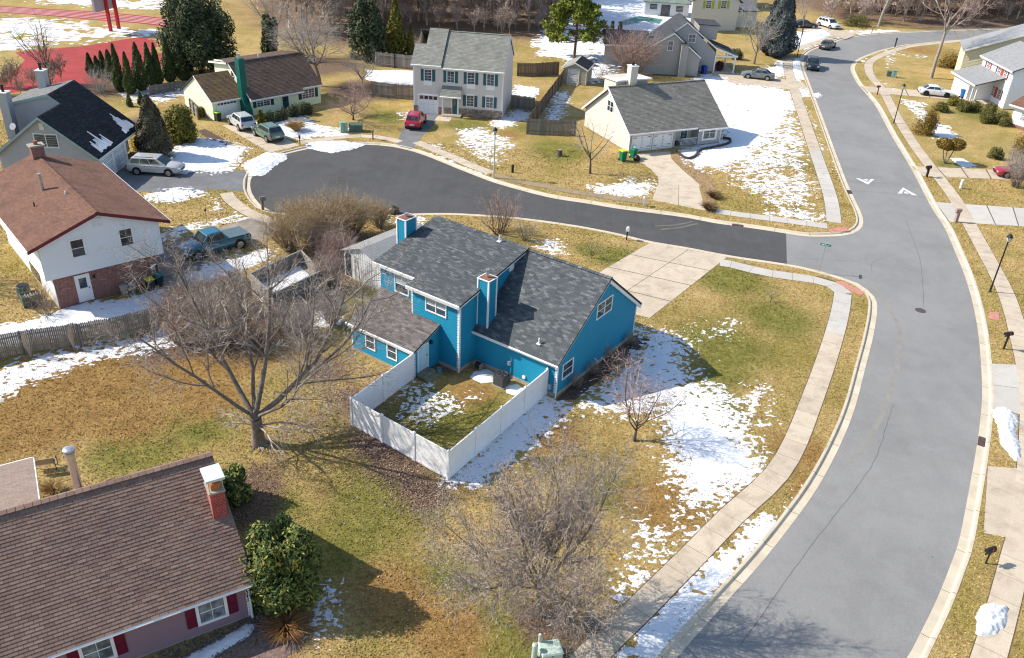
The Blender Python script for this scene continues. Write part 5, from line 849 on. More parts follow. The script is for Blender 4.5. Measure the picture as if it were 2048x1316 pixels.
fr = H.frame((2.8, 3.2, 0), 90); H.wall(fr, [(0, .1), (7.6, .1), (7.6, 3.4), (0, 3.4)], GRY8); H.part('porch_floor', CONC, fr, 0, 6.4, -.02, .12, .0, 3.2); H.door(fr, 2.6, 3.5, .15, 2.2, WHITE); H.part('porch_window', GLASS, fr, 4.2, 5.6, .9, 2.0, .02, .05)
c = H.box('chimney', GRY8, -3.2, -2.2, -.9, -.1, 0, 4.6); H.box('chimney_cap', plain('chim_dk', (.1, .1, .1), .7), -3.25, -2.15, -.95, -.05, 4.6, 4.68, c); H.pipe('flue', BLACK, (-2.7, -.5, 4.6), (-2.7, -.5, 5.0), .15, 10, c)
H.roof((-7, 11, 3.2), (-14, 11, 3.2), (-14, 7.6, 4.8), (-7, 7.6, 4.8), SH_DGY, SH_UND, seed=37) ; H.roof((-14, 4.2, 3.2), (-7, 4.2, 3.2), (-7, 7.6, 4.8), (-14, 7.6, 4.8), SH_DGY, SH_UND, seed=38, course=.22, tab=.45, fascia=WHITE); fr = H.frame((-13.8, 4.6, 0), 0); H.wall(fr, [(0, .1), (7, .1), (7, 3.2), (0, 3.2)], GRY8)
# ---------------------------------------------------------------- 9 cream house with lime shutters, 10 pool house, further houses
LIME = plain('lime_shutter', (.36, .44, .06), .6); CREAM9 = siding_mat('cream_siding', (.66, .62, .52), .05); SH_G9 = shingle_mat('mid_grey_shingle', [(.12, .125, .13), (.16, .165, .17), (.14, .145, .15)])
c = g(1378, 62); H = House('lime_shutter_house', 'cream two-storey house with lime green shutters at the top', 'house', (c.x, c.y), 14, .25)
fr = H.frame((0, 0, 0), 0); H.wall(fr, [(0, .1), (9.2, .1), (9.2, 5.4), (4.6, 8.0), (0, 5.4)], CREAM9)
for u in (2.6, 5.6): H.window(fr, u, u + 1.0, 4.0, 5.3, 1, 2, grid=(2, 2)); H.shutters(fr, u, u + 1.0, 4.0, 5.3, LIME, .5)
fr = H.frame((9.2, 0, 0), 90); H.wall(fr, [(0, .1), (10, .1), (10, 5.4), (0, 5.4)], CREAM9); H.part('side_window', GLASS, fr, 1.5, 2.6, 3.6, 5.0, .02, .05); H.part('side_window', GLASS, fr, 4.5, 5.6, 3.6, 5.0, .02, .05); H.part('lower_window', GLASS, fr, 1.5, 2.8, .8, 2.2, .02, .05)
H.roof((9.7, -.4, 5.2), (9.7, 10.4, 5.2), (4.6, 10.4, 8.1), (4.6, -.4, 8.1), SH_G9, SH_UND, seed=39, course=.25, tab=.5, fascia=plain('brown_fascia', (.16, .11, .09), .7)); H.roof((-.5, 10.4, 5.2), (-.5, -.4, 5.2), (4.6, -.4, 8.1), (4.6, 10.4, 8.1), SH_G9, SH_UND, seed=40, course=.25, tab=.5)
H.box('garage_wing', CREAM9, 9.3, 15, 3.5, 11, 0, 3.0); H.slab([(9.2, 3.1, 3.1), (15.4, 3.1, 3.1), (15.4, 11.2, 4.6), (9.2, 11.2, 4.6)], SH_G9, .2, 'wing_roof')
c = g(1288, 30); H = House('pool_house', 'low white pool house with dark openings and green roof, top', 'pool house', (c.x, c.y), -4, .25)
fr = H.frame((0, 0, 0), 0); H.wall(fr, [(0, .1), (8.6, .1), (8.6, 2.7), (0, 2.7)], WSID); H.part('opening', GLASS, fr, 3.2, 5.0, .1, 2.2, .0, .04); H.window(fr, 1.1, 2.3, 1.3, 2.1, 1, 1, trim=BLACK); H.window(fr, 6.2, 7.4, 1.1, 2.0, 1, 1, trim=BLACK); fr = H.frame((8.6, 0, 0), 90); H.wall(fr, [(0, .1), (5, .1), (5, 2.7), (0, 2.7)], WSID)
GRR = plain('green_felt_roof', (.2, .25, .22), .9, .3, .6); H.slab([(-.4, -.5, 2.65), (9, -.5, 2.65), (9, 2.6, 3.5), (-.4, 2.6, 3.5)], GRR, .15); H.slab([(9, 5.6, 2.65), (-.4, 5.6, 2.65), (-.4, 2.6, 3.5), (9, 2.6, 3.5)], GRR, .15)
sheet('swimming_pool', [(p.x, p.y) for p in gp([(1235, 45), (1278, 33), (1325, 40), (1318, 48), (1290, 42), (1250, 52)])], .1, plain('pool_cover', (.10, .26, .22), .6, .3, .5), 'green pool cover showing through snow beside the pool house', 'pool')
c = g(1425, 18); H = House('far_house', 'far grey-roofed house at the top edge behind the lime-shuttered house', 'house', (c.x, c.y), 14, .3)
fr = H.frame((0, 0, 0), 0); H.wall(fr, [(0, .1), (10, .1), (10, 5), (0, 5)], CREAM9); H.slab([(-.5, -.5, 5), (10.5, -.5, 5), (10.5, 5, 7.4), (-.5, 5, 7.4)], SH_G9, .15); H.slab([(10.5, 10.5, 5), (-.5, 10.5, 5), (-.5, 5, 7.4), (10.5, 5, 7.4)], SH_G9, .15); fr = H.frame((10, 0, 0), 90); H.wall(fr, [(0, .1), (10, .1), (10, 5), (5, 7.2), (0, 5)], CREAM9); H.part('window', GLASS, fr, 2, 3.2, 3.2, 4.5, 0, .05)
# right side houses
SH_PG = shingle_mat('pale_grey_shingle', [(.25, .255, .26), (.3, .305, .31), (.27, .275, .28)]); RED = plain('red_shutter', (.42, .05, .045), .6); DRED = plain('plum_shutter', (.14, .04, .06), .6)
H = House('red_shutter_house', 'white two-storey house with red shutters and pale grey roof at right', 'house', (66.4, 119.8), 82, .2)
# local x runs away from the viewer along the front, y to the right; front faces left
fr = H.frame((9.2, 0, 0), 180)
fr = H.frame((0, 0, 0), 0)
H.root.rotation_euler = (0, 0, R_(89))      # heading of the front wall
fr = H.frame((9.5, 0, 0), 180); H.wall(fr, [(0, .1), (9.5, .1), (9.5, 5.3), (0, 5.3)], WSID)
for u in (1.6, 5.0, 6.9): H.window(fr, u, u + .9, 3.7, 5.0, 1, 2, grid=(2, 2))
for u in (5.0, 6.9): H.window(fr, u, u + .9, .9, 2.2, 1, 2, grid=(2, 2))
for z0, z1 in ((3.66, 5.04), (.86, 2.24)): H.part('shutter', RED, fr, 6.02, 6.78, z0, z1, .02, .07); H.part('shutter', DRED, fr, 4.5, 4.8, z0, z1, .02, .07); H.part('shutter', DRED, fr, 8.0, 8.3, z0, z1, .02, .07)
H.part('shutter', DRED, fr, 1.1, 1.4, 3.66, 5.04, .02, .07); H.part('shutter', RED, fr, 2.65, 2.95, 3.66, 5.04, .02, .07)
fr = H.frame((0, 0, 0), 270); H.wall(fr, [(0, .1), (9, .1), (9, 5.3), (4.5, 7.4), (0, 5.3)], WSID); fr = H.frame((0, -9, 0), 90); H.wall(fr, [(0, .1), (9, .1), (9, 5.3), (4.5, 7.4), (0, 5.3)], WSID); fr = H.frame((9.5, 0, 0), 90)
H.roof((9.8, .5, 5.2), (-.4, .5, 5.2), (-.4, -4.5, 7.5), (9.8, -4.5, 7.5), SH_PG, SH_UND, seed=41, course=.22, tab=.45, fascia=WHITE); H.roof((-.4, -9.5, 5.2), (9.8, -9.5, 5.2), (9.8, -4.5, 7.5), (-.4, -4.5, 7.5), SH_PG, SH_UND, seed=42, course=.3, tab=.5)
H.box('garage_wing', WSID, 4.2, 9.4, .05, 3.4, 0, 2.7); H.roof((9.8, 3.9, 2.7), (1.6, 3.9, 2.7), (1.6, .02, 3.9), (9.8, .02, 3.9), SH_PG, SH_UND, seed=43, course=.22, tab=.45, fascia=WHITE)
for x in (1.9, 3.1): H.box('porch_post', WHITE, x - .08, x + .08, 3.2, 3.36, 0, 2.7)
H.box('porch_slab', CONC, 1.6, 4.2, .05, 3.6, 0, .15)
YEL = siding_mat('pale_yellow_siding', (.66, .60, .42), .05); c = g(1938, 150)
H = House('yellow_house', 'pale yellow house with white trim at the right edge', 'house', (67.0, 136.0), -20, .22)
fr = H.frame((0, 0, 0), 0); H.wall(fr, [(0, .1), (16, .1), (16, 7.4), (10, 8.9), (0, 4.7)], YEL); H.window(fr, 8.2, 10.0, 4.6, 5.8, 2, 1, t=.12); H.slab([(-.5, 8, 4.6), (-.5, -.35, 4.6), (10, -.35, 9.05), (10, 8, 9.05)], SH_PG, .15); H.rake((-.5, -.4, 4.6), (10, -.4, 9.05), WHITE, .28, .06, (0, 1, 0)); fr = H.frame((0, 8, 0), 270); H.wall(fr, [(0, .1), (8, .1), (8, 4.7), (0, 4.7)], YEL)
H = House('brown_roof_house', 'white house corner with brown roof at the right edge', 'house', (63.4, 111.6), -63, .2)
fr = H.frame((0, 0, 0), 0); H.wall(fr, [(0, .4), (8, .4), (8, 2.8), (0, 2.8)], WSID); H.part('brick_base', BRICK, fr, 0, 8, -.05, .4, -.1, .03); H.window(fr, 1.2, 2.4, 1.1, 2.1, 1, 2, glass=GLASSL); fr = H.frame((0, 8, 0), 270); H.wall(fr, [(0, .1), (8, .1), (8, 2.8), (0, 2.8)], WSID)
H.roof((-.5, -.6, 2.75), (8.5, -.6, 2.75), (8.5, 4, 4.6), (-.5, 4, 4.6), SH_RED, SH_UND, seed=44, course=.22, tab=.45, fascia=WHITE); H.slab([(8.5, 8.6, 2.75), (-.5, 8.6, 2.75), (-.5, 4, 4.6), (8.5, 4, 4.6)], SH_RED, .15)
# ---------------------------------------------------------------- 12 mauve house, foreground
MAUVE = siding_mat('mauve_siding', (.26, .165, .20), .06); BURG = plain('burgundy_shutter', (.13, .006, .03), .5, .1); SH_P = shingle_mat('brown_mauve_shingle', [(.20, .125, .098), (.245, .158, .12), (.28, .188, .142), (.22, .142, .11), (.295, .2, .152), (.21, .124, .1), (.258, .176, .138), (.226, .148, .118)], (.18, .122, .104))
H = House('mauve_house', 'mauve sided house with brown shingle roof in the lower left corner', 'house', (-10.71, 25.69), 32.0, .17)
eP, rP, ryP = 2.28, 5.98, 4.2; XL = -13
fr = H.frame((XL, 0, 0), 0); H.wall(fr, [(0, .12), (-XL, .12), (-XL, 2.25), (0, 2.25)], MAUVE); H.part('foundation', CONCW, fr, 0, -XL, -.05, .12, -.1, .0)
for u in (-XL - 2.02, -XL - 6.45): H.window(fr, u, u + 1.02, .72, 1.84, 1, 2, t=.13, glass=GLASSL, grid=(2, 1)); H.shutters(fr, u, u + 1.02, .68, 1.9, BURG, .4, gap=.14)
fr = H.frame((0, 0, 0), 90); H.wall(fr, [(0, .12), (8.4, .12), (8.4, 2.25), (ryP, rP - .15), (0, 2.25)], MAUVE)
base = H.roof((XL, -.42, eP), (.3, -.42, eP), (.12, ryP, rP), (XL, ryP, rP), SH_P, SH_UND, .15, .34, 300, seed=45, fascia=WHITE, lift=.026, gap=.012); H.roof((.12, 8.8, eP), (XL, 8.8, eP), (XL, ryP, rP), (.12, ryP, rP), SH_P, SH_UND, seed=46); H.ridge((.12, ryP, rP + .03), (XL, ryP, rP + .03), SH_P, .17, .08)
H.pipe('downspout', WHITE, (.05, -.12, 0), (.05, -.12, 2.2), .05, 8); H.corner(0, 0, .1, 2.2, WHITE, .08, 1, -1); H.part('outlet_box', plain('outlet', (.5, .5, .5), .6), fr, .0, .01, 0, .01)
PBR = brick_mat('chimney_brick', (.30, .04, .035), (.36, .055, .05), (.38, .2, .18), 1.0); c = H.box('chimney', PBR, -.55, .04, 1.98, 2.8, 2.4, 5.6)
H.box('flue_block', plain('orange_flue', (.42, .15, .05), .8), -.45, -.06, 2.1, 2.68, 5.6, 5.95, c); H.box('chimney_collar', CONCW, -.6, .09, 1.93, 2.85, 5.57, 5.65, c); H.box('chimney_cap', plain('galv_cap', (.62, .63, .64), .4, .08), -.65, .14, 1.88, 2.9, 6.25, 6.37, c)
for x in (-.55, .01):
    for y in (1.98, 2.77): H.box('cap_leg', STEEL, x, x + .03, y, y + .03, 5.65, 6.25, c)
H.pipe('stove_pipe', plain('bright_steel', (.62, .6, .58), .28, .1, 4, metal=.9), (-5.2, 5.4, 4.9), (-5.2, 5.4, 7.0), .17, 16); mb = MB(); mb.lathe([(.2, 7.0), (.2, 7.12), (.14, 7.12), (.14, 7.2), (.24, 7.2), (.24, 7.28), (.1, 7.32)], (-5.2, 5.4, 0), 16); mb.build('pipe_cap', STEEL, H.root); mb = MB(); mb.lathe([(.38, 4.75), (.34, 5.0), (.18, 5.2)], (-5.2, 5.4, 0), 14); mb.build('flashing', STEEL, H.root)
# annex behind
SH_TAN = shingle_mat('tan_pink_shingle', [(.27, .2, .165), (.33, .25, .21), (.3, .225, .185)]); H.roof((XL, 13.2, 2.85), (-6.95, 13.2, 2.85)[:3], (-6.95, 6.6, 3.2), (XL, 6.6, 3.2), SH_TAN, SH_UND, seed=47) if 0 else None
H.roof((-6.9, 12.0, 2.75), (XL, 12.0, 2.75), (XL, 6.4, 3.6), (-6.9, 6.4, 3.6), SH_TAN, SH_UND, seed=47, course=.15, fascia=WHITE); H.rake((-6.9, 6.4, 3.6), (-6.9, 12.0, 2.75), WHITE, .16, .06); fr = H.frame((-7.1, 6.4, 0), 90); H.wall(fr, [(0, .1), (5.4, .1), (5.4, 2.7), (0, 3.4)], MAUVE)
H.pipe('vent_pipe', WHITE, (-9.2, 8.2, 3.2), (-9.2, 8.2, 3.65), .06, 8); H.box('roof_vent', WHITE, -10.5, -10.2, 8.2, 8.5, 3.3, 3.55)
mwP = Matrix.Translation(H.root.location) @ Matrix.Rotation(R_(32), 4, 'Z')
# ---------------------------------------------------------------- plants
def hgt(b, ty):
    p = g(*b); lo, hi = 0, 29.
    for _ in range(30):
        m = (lo + hi) / 2
        if proj(p + Vector((0, 0, m)))[1] > ty: lo = m
        else: hi = m
    return lo
def mpp(b): return proj(g(*b))[2] / FPX                    # metres per photo pixel at a ground spot
def prisms(segs, k=3):
    A = np.array([s[0] for s in segs]); B = np.array([s[1] for s in segs]); ra = np.array([s[2] for s in segs])[:, None]; rb = np.array([s[3] for s in segs])[:, None]
    D = B - A; D /= np.linalg.norm(D, axis=1, keepdims=True) + 1e-9; ref = np.where(np.abs(D[:, 2:3]) > .9, np.array([[1., 0, 0]]), np.array([[0, 0, 1.]])); U = np.cross(D, ref); U /= np.linalg.norm(U, axis=1, keepdims=True) + 1e-9; W = np.cross(D, U)
    if k == 2:
        an = np.random.default_rng(len(segs)).uniform(0, 3.14, (len(segs), 1)); Q = (U * np.cos(an) + W * np.sin(an)) * 1.3; V = np.stack([A - Q * ra, A + Q * ra, B + Q * rb, B - Q * rb], 1).reshape(-1, 3); return V, np.arange(4 * len(segs)).reshape(-1, 4)
    V = []
    for P, r in ((A, ra), (B, rb)):
        for i in range(k): t = 2 * math.pi * i / k; V.append(P + (U * math.cos(t) + W * math.sin(t)) * r)
    V = np.stack(V, 1).reshape(-1, 3); n = len(segs); off = (np.arange(n) * 2 * k)[:, None]; F_ = []
    for i in range(k): j = (i + 1) % k; F_.append(off + np.array([[i, j, k + j, k + i]]))
    return V, np.stack(F_, 1).reshape(-1, 4)
def rot_about(d, ang, az):
    a = d.orthogonal().normalized(); b = d.cross(a); return (d * math.cos(ang) + (a * math.cos(az) + b * math.sin(az)) * math.sin(ang)).normalized()
def grow(rr, p, d, L, r, lv, spec, out):
    """spec[lv] = (pieces, crook, pull up, children, min angle, max angle, length ratio, first child at)"""
    ns, crook, up, nch, a0, a1, ratio, start = spec[lv]; last = lv == len(spec) - 1; st = L / ns; pts = [p]; q = p.copy(); dd = d.copy(); dirs = [d]
    for i in range(ns):
        dd = (dd + Vector((rr.gauss(0, crook), rr.gauss(0, crook), rr.gauss(0, crook) + up))).normalized(); n = q + dd * st; t0, t1 = i / ns, (i + 1) / ns
        out.append((tuple(q), tuple(n), r * (1 - .62 * t0), r * (1 - .62 * t1), lv)); q = n; pts.append(q); dirs.append(dd)
    if last: return
    az = rr.uniform(0, 6.28); nch = max(1, round(nch * rr.uniform(.75, 1.25)))
    for c in range(nch):
        t = start + (1 - start) * (c + rr.uniform(.2, .8)) / nch; i = min(ns - 1, int(t * ns)); f = t * ns - i; b = pts[i].lerp(pts[i + 1], f); az += 2.4 + rr.uniform(-.5, .5)
        grow(rr, b, rot_about(dirs[i + 1], R_(rr.uniform(a0, a1)), az), L * ratio * rr.uniform(.7, 1.2) * (1.15 - .45 * t), max(.004, r * (1 - .62 * t) * .62), lv + 1, spec, out)
def split(segs, cut, kb=6, kt=2):
    big = [s for s in segs if s[4] <= cut]; sm = [s for s in segs if s[4] > cut]
    return prisms(big, kb), prisms(sm, kt) if sm else None
def bark_mat(name, c, var=.35): return plain(name, c, .95, var, 6, .5, 25)
def twig_mat(name, stops): return pieces(name, [(i / (len(stops) - 1), c) for i, c in enumerate(stops)], .9, fine=.05, bump=0)
BARK = bark_mat('grey_brown_bark', (.20, .165, .135)); BARK_D = bark_mat('dark_bark', (.11, .085, .07)); BARK_L = bark_mat('pale_bark', (.34, .29, .245))
TW_TAN = twig_mat('tan_twigs', [(.34, .275, .23), (.50, .42, .36), (.42, .35, .295), (.60, .52, .45)]); TW_BRN = twig_mat('brown_twigs', [(.25, .19, .145), (.36, .285, .22), (.45, .36, .285)]); TW_RED = twig_mat('reddish_twigs', [(.28, .18, .15), (.39, .27, .225), (.47, .345, .29)]); TW_GRY = twig_mat('grey_twigs', [(.30, .26, .225), (.42, .37, .325), (.52, .465, .42)])
TW_T2 = twig_mat('grey_tan_twigs', [(.22, .175, .145), (.33, .275, .235), (.43, .365, .315), (.28, .225, .19)]); TW_T1 = twig_mat('grey_brown_twigs', [(.26, .21, .175), (.36, .30, .255), (.46, .395, .34)])
TW_WOOD = twig_mat('wood_twigs', [(.33, .25, .205), (.45, .355, .30), (.54, .44, .38)])
TW_GOLD = twig_mat('golden_brush', [(.34, .245, .135), (.48, .36, .21), (.40, .29, .165)])
def mk_tree(name, label, loc, segs, cut, bark, twig, group=None, kb=6, crown='crown', cat='tree'):
    t = thing(name, label, cat, loc, 0, group); a, b = split(segs, cut, kb); link('trunk', npmesh('trunk', *a, bark, True), t)
    if b: link(crown, npmesh(crown, *b, twig), t)
    return t
def bare(seed, h, spread, n1=6, n2=6, n3=7, n4=0, r0=.14, trunk=.28, up=.12, a=(35, 60), tw=.55, crook=.10):
    rr = random.Random(seed); out = []; th = h * trunk
    sp = [(4, .05, .02, n1, *a, (h - th) / max(th, .1) * .85, .62), (6, crook, up, n2, 30, 60, .5, .2), (5, .14, up * .5, n3, 25, 60, tw, .15)] + ([(3, .18, .03, n4, 25, 60, .55, .1)] if n4 else []) + [(3, .2, .02, 0, 0, 0, 0, 0)]
    grow(rr, Vector((0, 0, -.1)), Vector((rr.gauss(0, .04), rr.gauss(0, .04), 1)).normalized(), th, r0, 0, sp, out); 
    # fit the spread and height
    A = np.array([s[1] for s in out]); mz = np.percentile(A[:, 2], 99.5); mr = np.percentile(np.hypot(A[:, 0], A[:, 1]), 97); fx, fz = spread / mr, h / mz
    f = lambda p: (p[0] * (1 + (fx - 1) * min(1, max(0, p[2]) / (th + .3))), p[1] * (1 + (fx - 1) * min(1, max(0, p[2]) / (th + .3))), p[2] * fz)
    return [(f(s[0]), f(s[1]), max(s[2], .006), max(s[3], .005), s[4]) for s in out]
def shrub(seed, h, spread, stems=30, n2=5, n3=4, r0=.02, lean=.75, up=.08, crook=.12):
    rr = random.Random(seed); out = []; sp = [(4, crook, up, n2, 15, 45, .5, .3), (3, .16, .04, n3, 20, 50, .55, .2), (2, .18, .02, 0, 0, 0, 0, 0)]
    for i in range(stems):
        az = rr.uniform(0, 6.28); l = rr.uniform(.05, lean); ln = h * rr.uniform(.65, 1.05); d = Vector((math.cos(az) * l, math.sin(az) * l, 1)).normalized(); b = Vector((math.cos(az), math.sin(az), 0)) * rr.uniform(0, .22) * spread; grow(rr, b, d, ln, r0 * rr.uniform(.6, 1.2), 0, sp, out)
    return out
def place_bare(name, label, b, ty, wpx, seed, bark=BARK, twig=TW_BRN, group=None, cut=1, cat='tree', **kw):
    h = hgt(b, ty); p = g(*b); return mk_tree(name, label, (p.x, p.y, 0), bare(seed, h, wpx * mpp(b), **kw), cut, bark, twig, group, cat=cat)
def place_shrub(name, label, b, ty, wpx, seed, bark=BARK, twig=TW_BRN, group=None, **kw):
    h = hgt(b, ty); p = g(*b); sp = wpx * mpp(b); segs = shrub(seed, h, sp, **kw); A = np.array([s[1] for s in segs]); mr = np.percentile(np.hypot(A[:, 0], A[:, 1]), 96) / sp; mz = np.percentile(A[:, 2], 99) / h
    f = lambda q: (q[0] / mr, q[1] / mr, q[2] / mz); segs = [(f(s[0]), f(s[1]), s[2], s[3], s[4]) for s in segs]
    t = thing(name, label, 'shrub', (p.x, p.y, 0), 0, group); st = [s for s in segs if s[4] == 0]; tw = [s for s in segs if s[4] > 0]; link('stems', npmesh('stems', *prisms(st, 4), bark), t); link('twigs', npmesh('twigs', *prisms(tw, 2), twig), t); return t
# the large bare yard tree
p1 = g(517, 888); h1 = hgt((517, 888), 505); rr = random.Random(21); out = []
sp1 = [(6, .12, .09, 6, 25, 52, .5, .25), (5, .15, .07, 7, 28, 60, .52, .15), (4, .18, .05, 7, 25, 60, .52, .1), (3, .2, .02, 7, 25, 60, .62, .1), (2, .2, 0, 0, 0, 0, 0, 0)]
out += [((0, 0, -.2), (.03, .02, .5), .46, .36, 0), ((.03, .02, .5), (.06, .0, 1.1), .36, .32, 0), ((.06, 0, 1.1), (.0, .02, 1.75), .32, .34, 0), ((0, .02, 1.75), (-.12, .05, 2.2), .3, .24, 0)]
for d, L, r in (((-.72, .28, .85), 6.6, .15), ((.16, .25, 1.1), 6.6, .165), ((.98, .3, .5), 7.0, .15), ((.9, .75, .65), 6.8, .13), ((-.25, .85, .9), 6.0, .12), ((.8, -.35, .55), 5.4, .10), ((-.95, -.1, .65), 5.8, .11)):
    grow(rr, Vector((0, .02, 1.8)), Vector(d).normalized(), L * h1 / 8.6, r, 0, sp1, out)
t1 = mk_tree('yard_tree', 'large spreading bare tree standing in the middle of the left yard', (p1.x, p1.y, 0), out, 1, BARK, TW_T1, kb=7)
low = []; spl = [(6, .12, -.05, 7, 25, 60, .5, .3), (4, .18, -.03, 6, 25, 60, .55, .1), (3, .2, -.03, 0, 0, 0, 0, 0)]
for d, L in (((.9, -.45, .25), 3.4), ((.6, -.7, .35), 3.0), ((1, -.1, .2), 3.6), ((-.8, .1, .35), 2.2), ((-.6, -.5, .4), 1.8)): grow(rr, Vector((.05, 0, 1.3)), Vector(d).normalized(), L, .06, 0, spl, low)
link('low_limbs', npmesh('low_limbs', *prisms(low, 4), TW_TAN), t1)
rt = []
for k in range(26): a = rr.uniform(0, 6.28); q = Vector((math.cos(a) * .35, math.sin(a) * .35, .05)); e = q + Vector((math.cos(a), math.sin(a), 0)) * rr.uniform(.15, .5); rt.append((tuple(q), tuple(e), .05, .02, 0))
link('root_flare', npmesh('root_flare', *prisms(rt, 4), BARK_L), t1)
# dense tree near the bottom
place_bare('twiggy_tree', 'dense twiggy bare tree at the bottom centre beside the sidewalk', (1078, 1228), 893, 228, 5, BARK, TW_T2, n1=12, n2=13, n3=13, n4=7, r0=.2, trunk=.24, a=(15, 72), up=.09, tw=.5)
# small yard trees
place_bare('small_pruned_tree', 'small pruned bare tree at the edge of the corner lawn snow', (1268, 882), 715, 92, 8, BARK_D, TW_RED, n1=8, n2=7, n3=7, n4=3, r0=.12, trunk=.2, a=(20, 62), up=.14)
place_shrub('reddish_shrub', 'reddish leafless shrub at the blue gable wall', (1238, 750), 690, 40, 9, TW_RED, TW_RED, stems=22, r0=.014)
place_shrub('wispy_shrub', 'wispy leafless saplings beside the white fence corner', (1135, 905), 800, 75, 10, TW_TAN, TW_RED, stems=9, r0=.014, n2=4, n3=2, lean=.6)
place_shrub('wispy_shrub', 'thin leafless sapling in the snow beside the white fence', (1068, 885), 815, 38, 30, TW_BRN, TW_BRN, stems=5, r0=.012, n2=4, n3=2, lean=.5)
for (x, y, ty, w, lb, sd) in ((1150, 775, 745, 22, 'low dark bare shrub nearest the blue house corner', 1), (1185, 752, 722, 24, 'low dark bare shrub under the lower gable window', 2), (1222, 718, 692, 24, 'low dark bare shrub midway along the gable wall', 3), (1262, 692, 665, 22, 'low dark bare shrub at the far end of the gable wall', 4)): place_shrub('foundation_shrub', lb, (x, y), ty, w, 40 + sd, BARK_D, TW_BRN, 'shrubs along the gable wall', stems=26, r0=.012)
place_bare('lawn_sapling', 'tiny bare sapling on the corner lawn', (1541, 605), 570, 24, 50, BARK_D, TW_BRN, n1=5, n2=4, n3=3, r0=.04, trunk=.25)
place_bare('lawn_sapling', 'small bare sapling on the lawn beside the wide driveway', (1183, 517), 478, 30, 51, BARK_D, TW_BRN, n1=6, n2=4, n3=4, r0=.05, trunk=.2)
place_shrub('round_bare_shrub', 'rounded bare shrub tree behind the blue house roof', (1000, 468), 388, 62, 52, BARK_D, TW_RED, stems=26, n2=7, n3=6, r0=.035, lean=.9)
place_shrub('small_bare_shrub', 'smaller bare shrub just right of the rounded one', (1050, 482), 432, 28, 53, BARK, TW_TAN, stems=16, r0=.02)
place_bare('crooked_tree', 'crooked bare tree in front of the cape house gable', (1180, 347), 228, 58, 54, BARK_D, TW_GRY, n1=6, n2=6, n3=6, r0=.16, trunk=.3, a=(20, 55))
place_bare('red_twig_tree', 'low spreading reddish bare tree on the cul-de-sac lawn', (706, 240), 162, 72, 55, BARK_D, TW_RED, n1=9, n2=9, n3=9, n4=3, r0=.16, trunk=.16, a=(35, 70), up=.06)
place_bare('tall_bare_tree', 'tall bare tree right behind the cream house', (640, 172), -5, 95, 56, BARK, TW_GRY, n1=10, n2=9, n3=9, n4=4, r0=.26, trunk=.3, a=(20, 55))
place_bare('tall_bare_tree', 'tall thin bare tree leaning over the tan field, top', (545, 112), -60, 70, 57, BARK_L, TW_TAN, n1=7, n2=7, n3=6, r0=.22, trunk=.35)
place_bare('pale_bare_tree', 'pale low bare tree right of the cream house', (725, 168), 98, 55, 58, BARK_L, TW_GRY, n1=9, n2=8, n3=8, r0=.14, trunk=.18, a=(30, 65))
place_bare('grey_house_tree', 'bare tree behind the black-roofed house beside the track', (100, 170), 20, 62, 59, BARK_D, TW_BRN, n1=8, n2=7, n3=7, r0=.22, trunk=.25, a=(15, 45))
place_shrub('tan_thicket', 'pale thicket between black-roofed house and arborvitae', (200, 185), 130, 42, 60, TW_GRY, TW_GRY, stems=40, n2=5, r0=.03)
place_bare('street_tree', 'tall bare street tree on the lawn across the street', (1862, 156), -75, 90, 61, BARK_L, TW_RED, n1=8, n2=8, n3=8, n4=3, r0=.3, trunk=.42, a=(20, 55))
place_bare('far_street_tree', 'bare forked tree beside the far round bush', (1757, 52), -70, 50, 62, BARK_L, TW_BRN, n1=6, n2=6, n3=6, r0=.3, trunk=.5, a=(15, 40))
place_bare('side_yard_tree', 'grey bare tree beside the dark spruce, upper right', (1508, 128), 5, 52, 63, BARK, TW_GRY, n1=10, n2=8, n3=8, n4=2, r0=.2, trunk=.25, a=(20, 60))
place_bare('lamp_side_tree', 'small bare tree behind the far lamp post', (1605, 70), -12, 30, 64, BARK, TW_GRY, n1=6, n2=6, n3=5, r0=.12, trunk=.4, a=(10, 35))
place_shrub('red_thicket', 'large reddish leafless thicket behind the cape house', (1262, 152), 48, 70, 65, BARK, TW_RED, stems=50, n2=8, n3=7, r0=.05, lean=.6)
place_shrub('red_thicket', 'reddish leafless brush in front of the porch house gable', (1330, 140), 95, 45, 66, TW_RED, TW_RED, stems=30, n2=6, r0=.03)
place_shrub('red_thicket', 'brown brush between tan shed and snowy yard', (1215, 168), 128, 38, 67, BARK, TW_BRN, stems=34, n2=5, r0=.03)
place_bare('edge_tree', 'bare branches reaching in at the right edge above the driveway', (2105, 470), 310, 90, 68, BARK_D, TW_BRN, n1=7, n2=7, n3=6, r0=.18, trunk=.25, a=(35, 70), up=.03)
place_shrub('grey_side_shrub', 'grey leafless shrub in front of the red parked car', (2030, 374), 290, 46, 69, BARK, TW_GRY, stems=50, n2=8, n3=6, r0=.025)
place_bare('offside_tree', 'bare tree left of the white brick-based house, mostly out of view', (-215, 560), 330, 120, 70, BARK, TW_BRN, n1=9, n2=8, n3=8, r0=.25, trunk=.3, a=(20, 55))
place_shrub('corner_shrub', 'brown leafless shrub beside the brick house corner', (80, 612), 565, 38, 71, BARK_D, TW_BRN, stems=30, n2=5, r0=.015); place_shrub('corner_shrub', 'small leafless shrub in front of the brick house corner', (95, 632), 595, 30, 72, BARK_D, TW_BRN, stems=26, r0=.012)
place_bare('porch_side_tree', 'small bare tree beside the yellow house, right', (1945, 140), 50, 42, 73, BARK_L, TW_RED, n1=7, n2=6, n3=6, r0=.13, trunk=.3)
place_bare('porch_front_tree', 'grey bare tree in front of the grey porch house gable', (1375, 112), 18, 45, 74, BARK_L, TW_GRY, n1=8, n2=7, n3=7, r0=.12, trunk=.25)
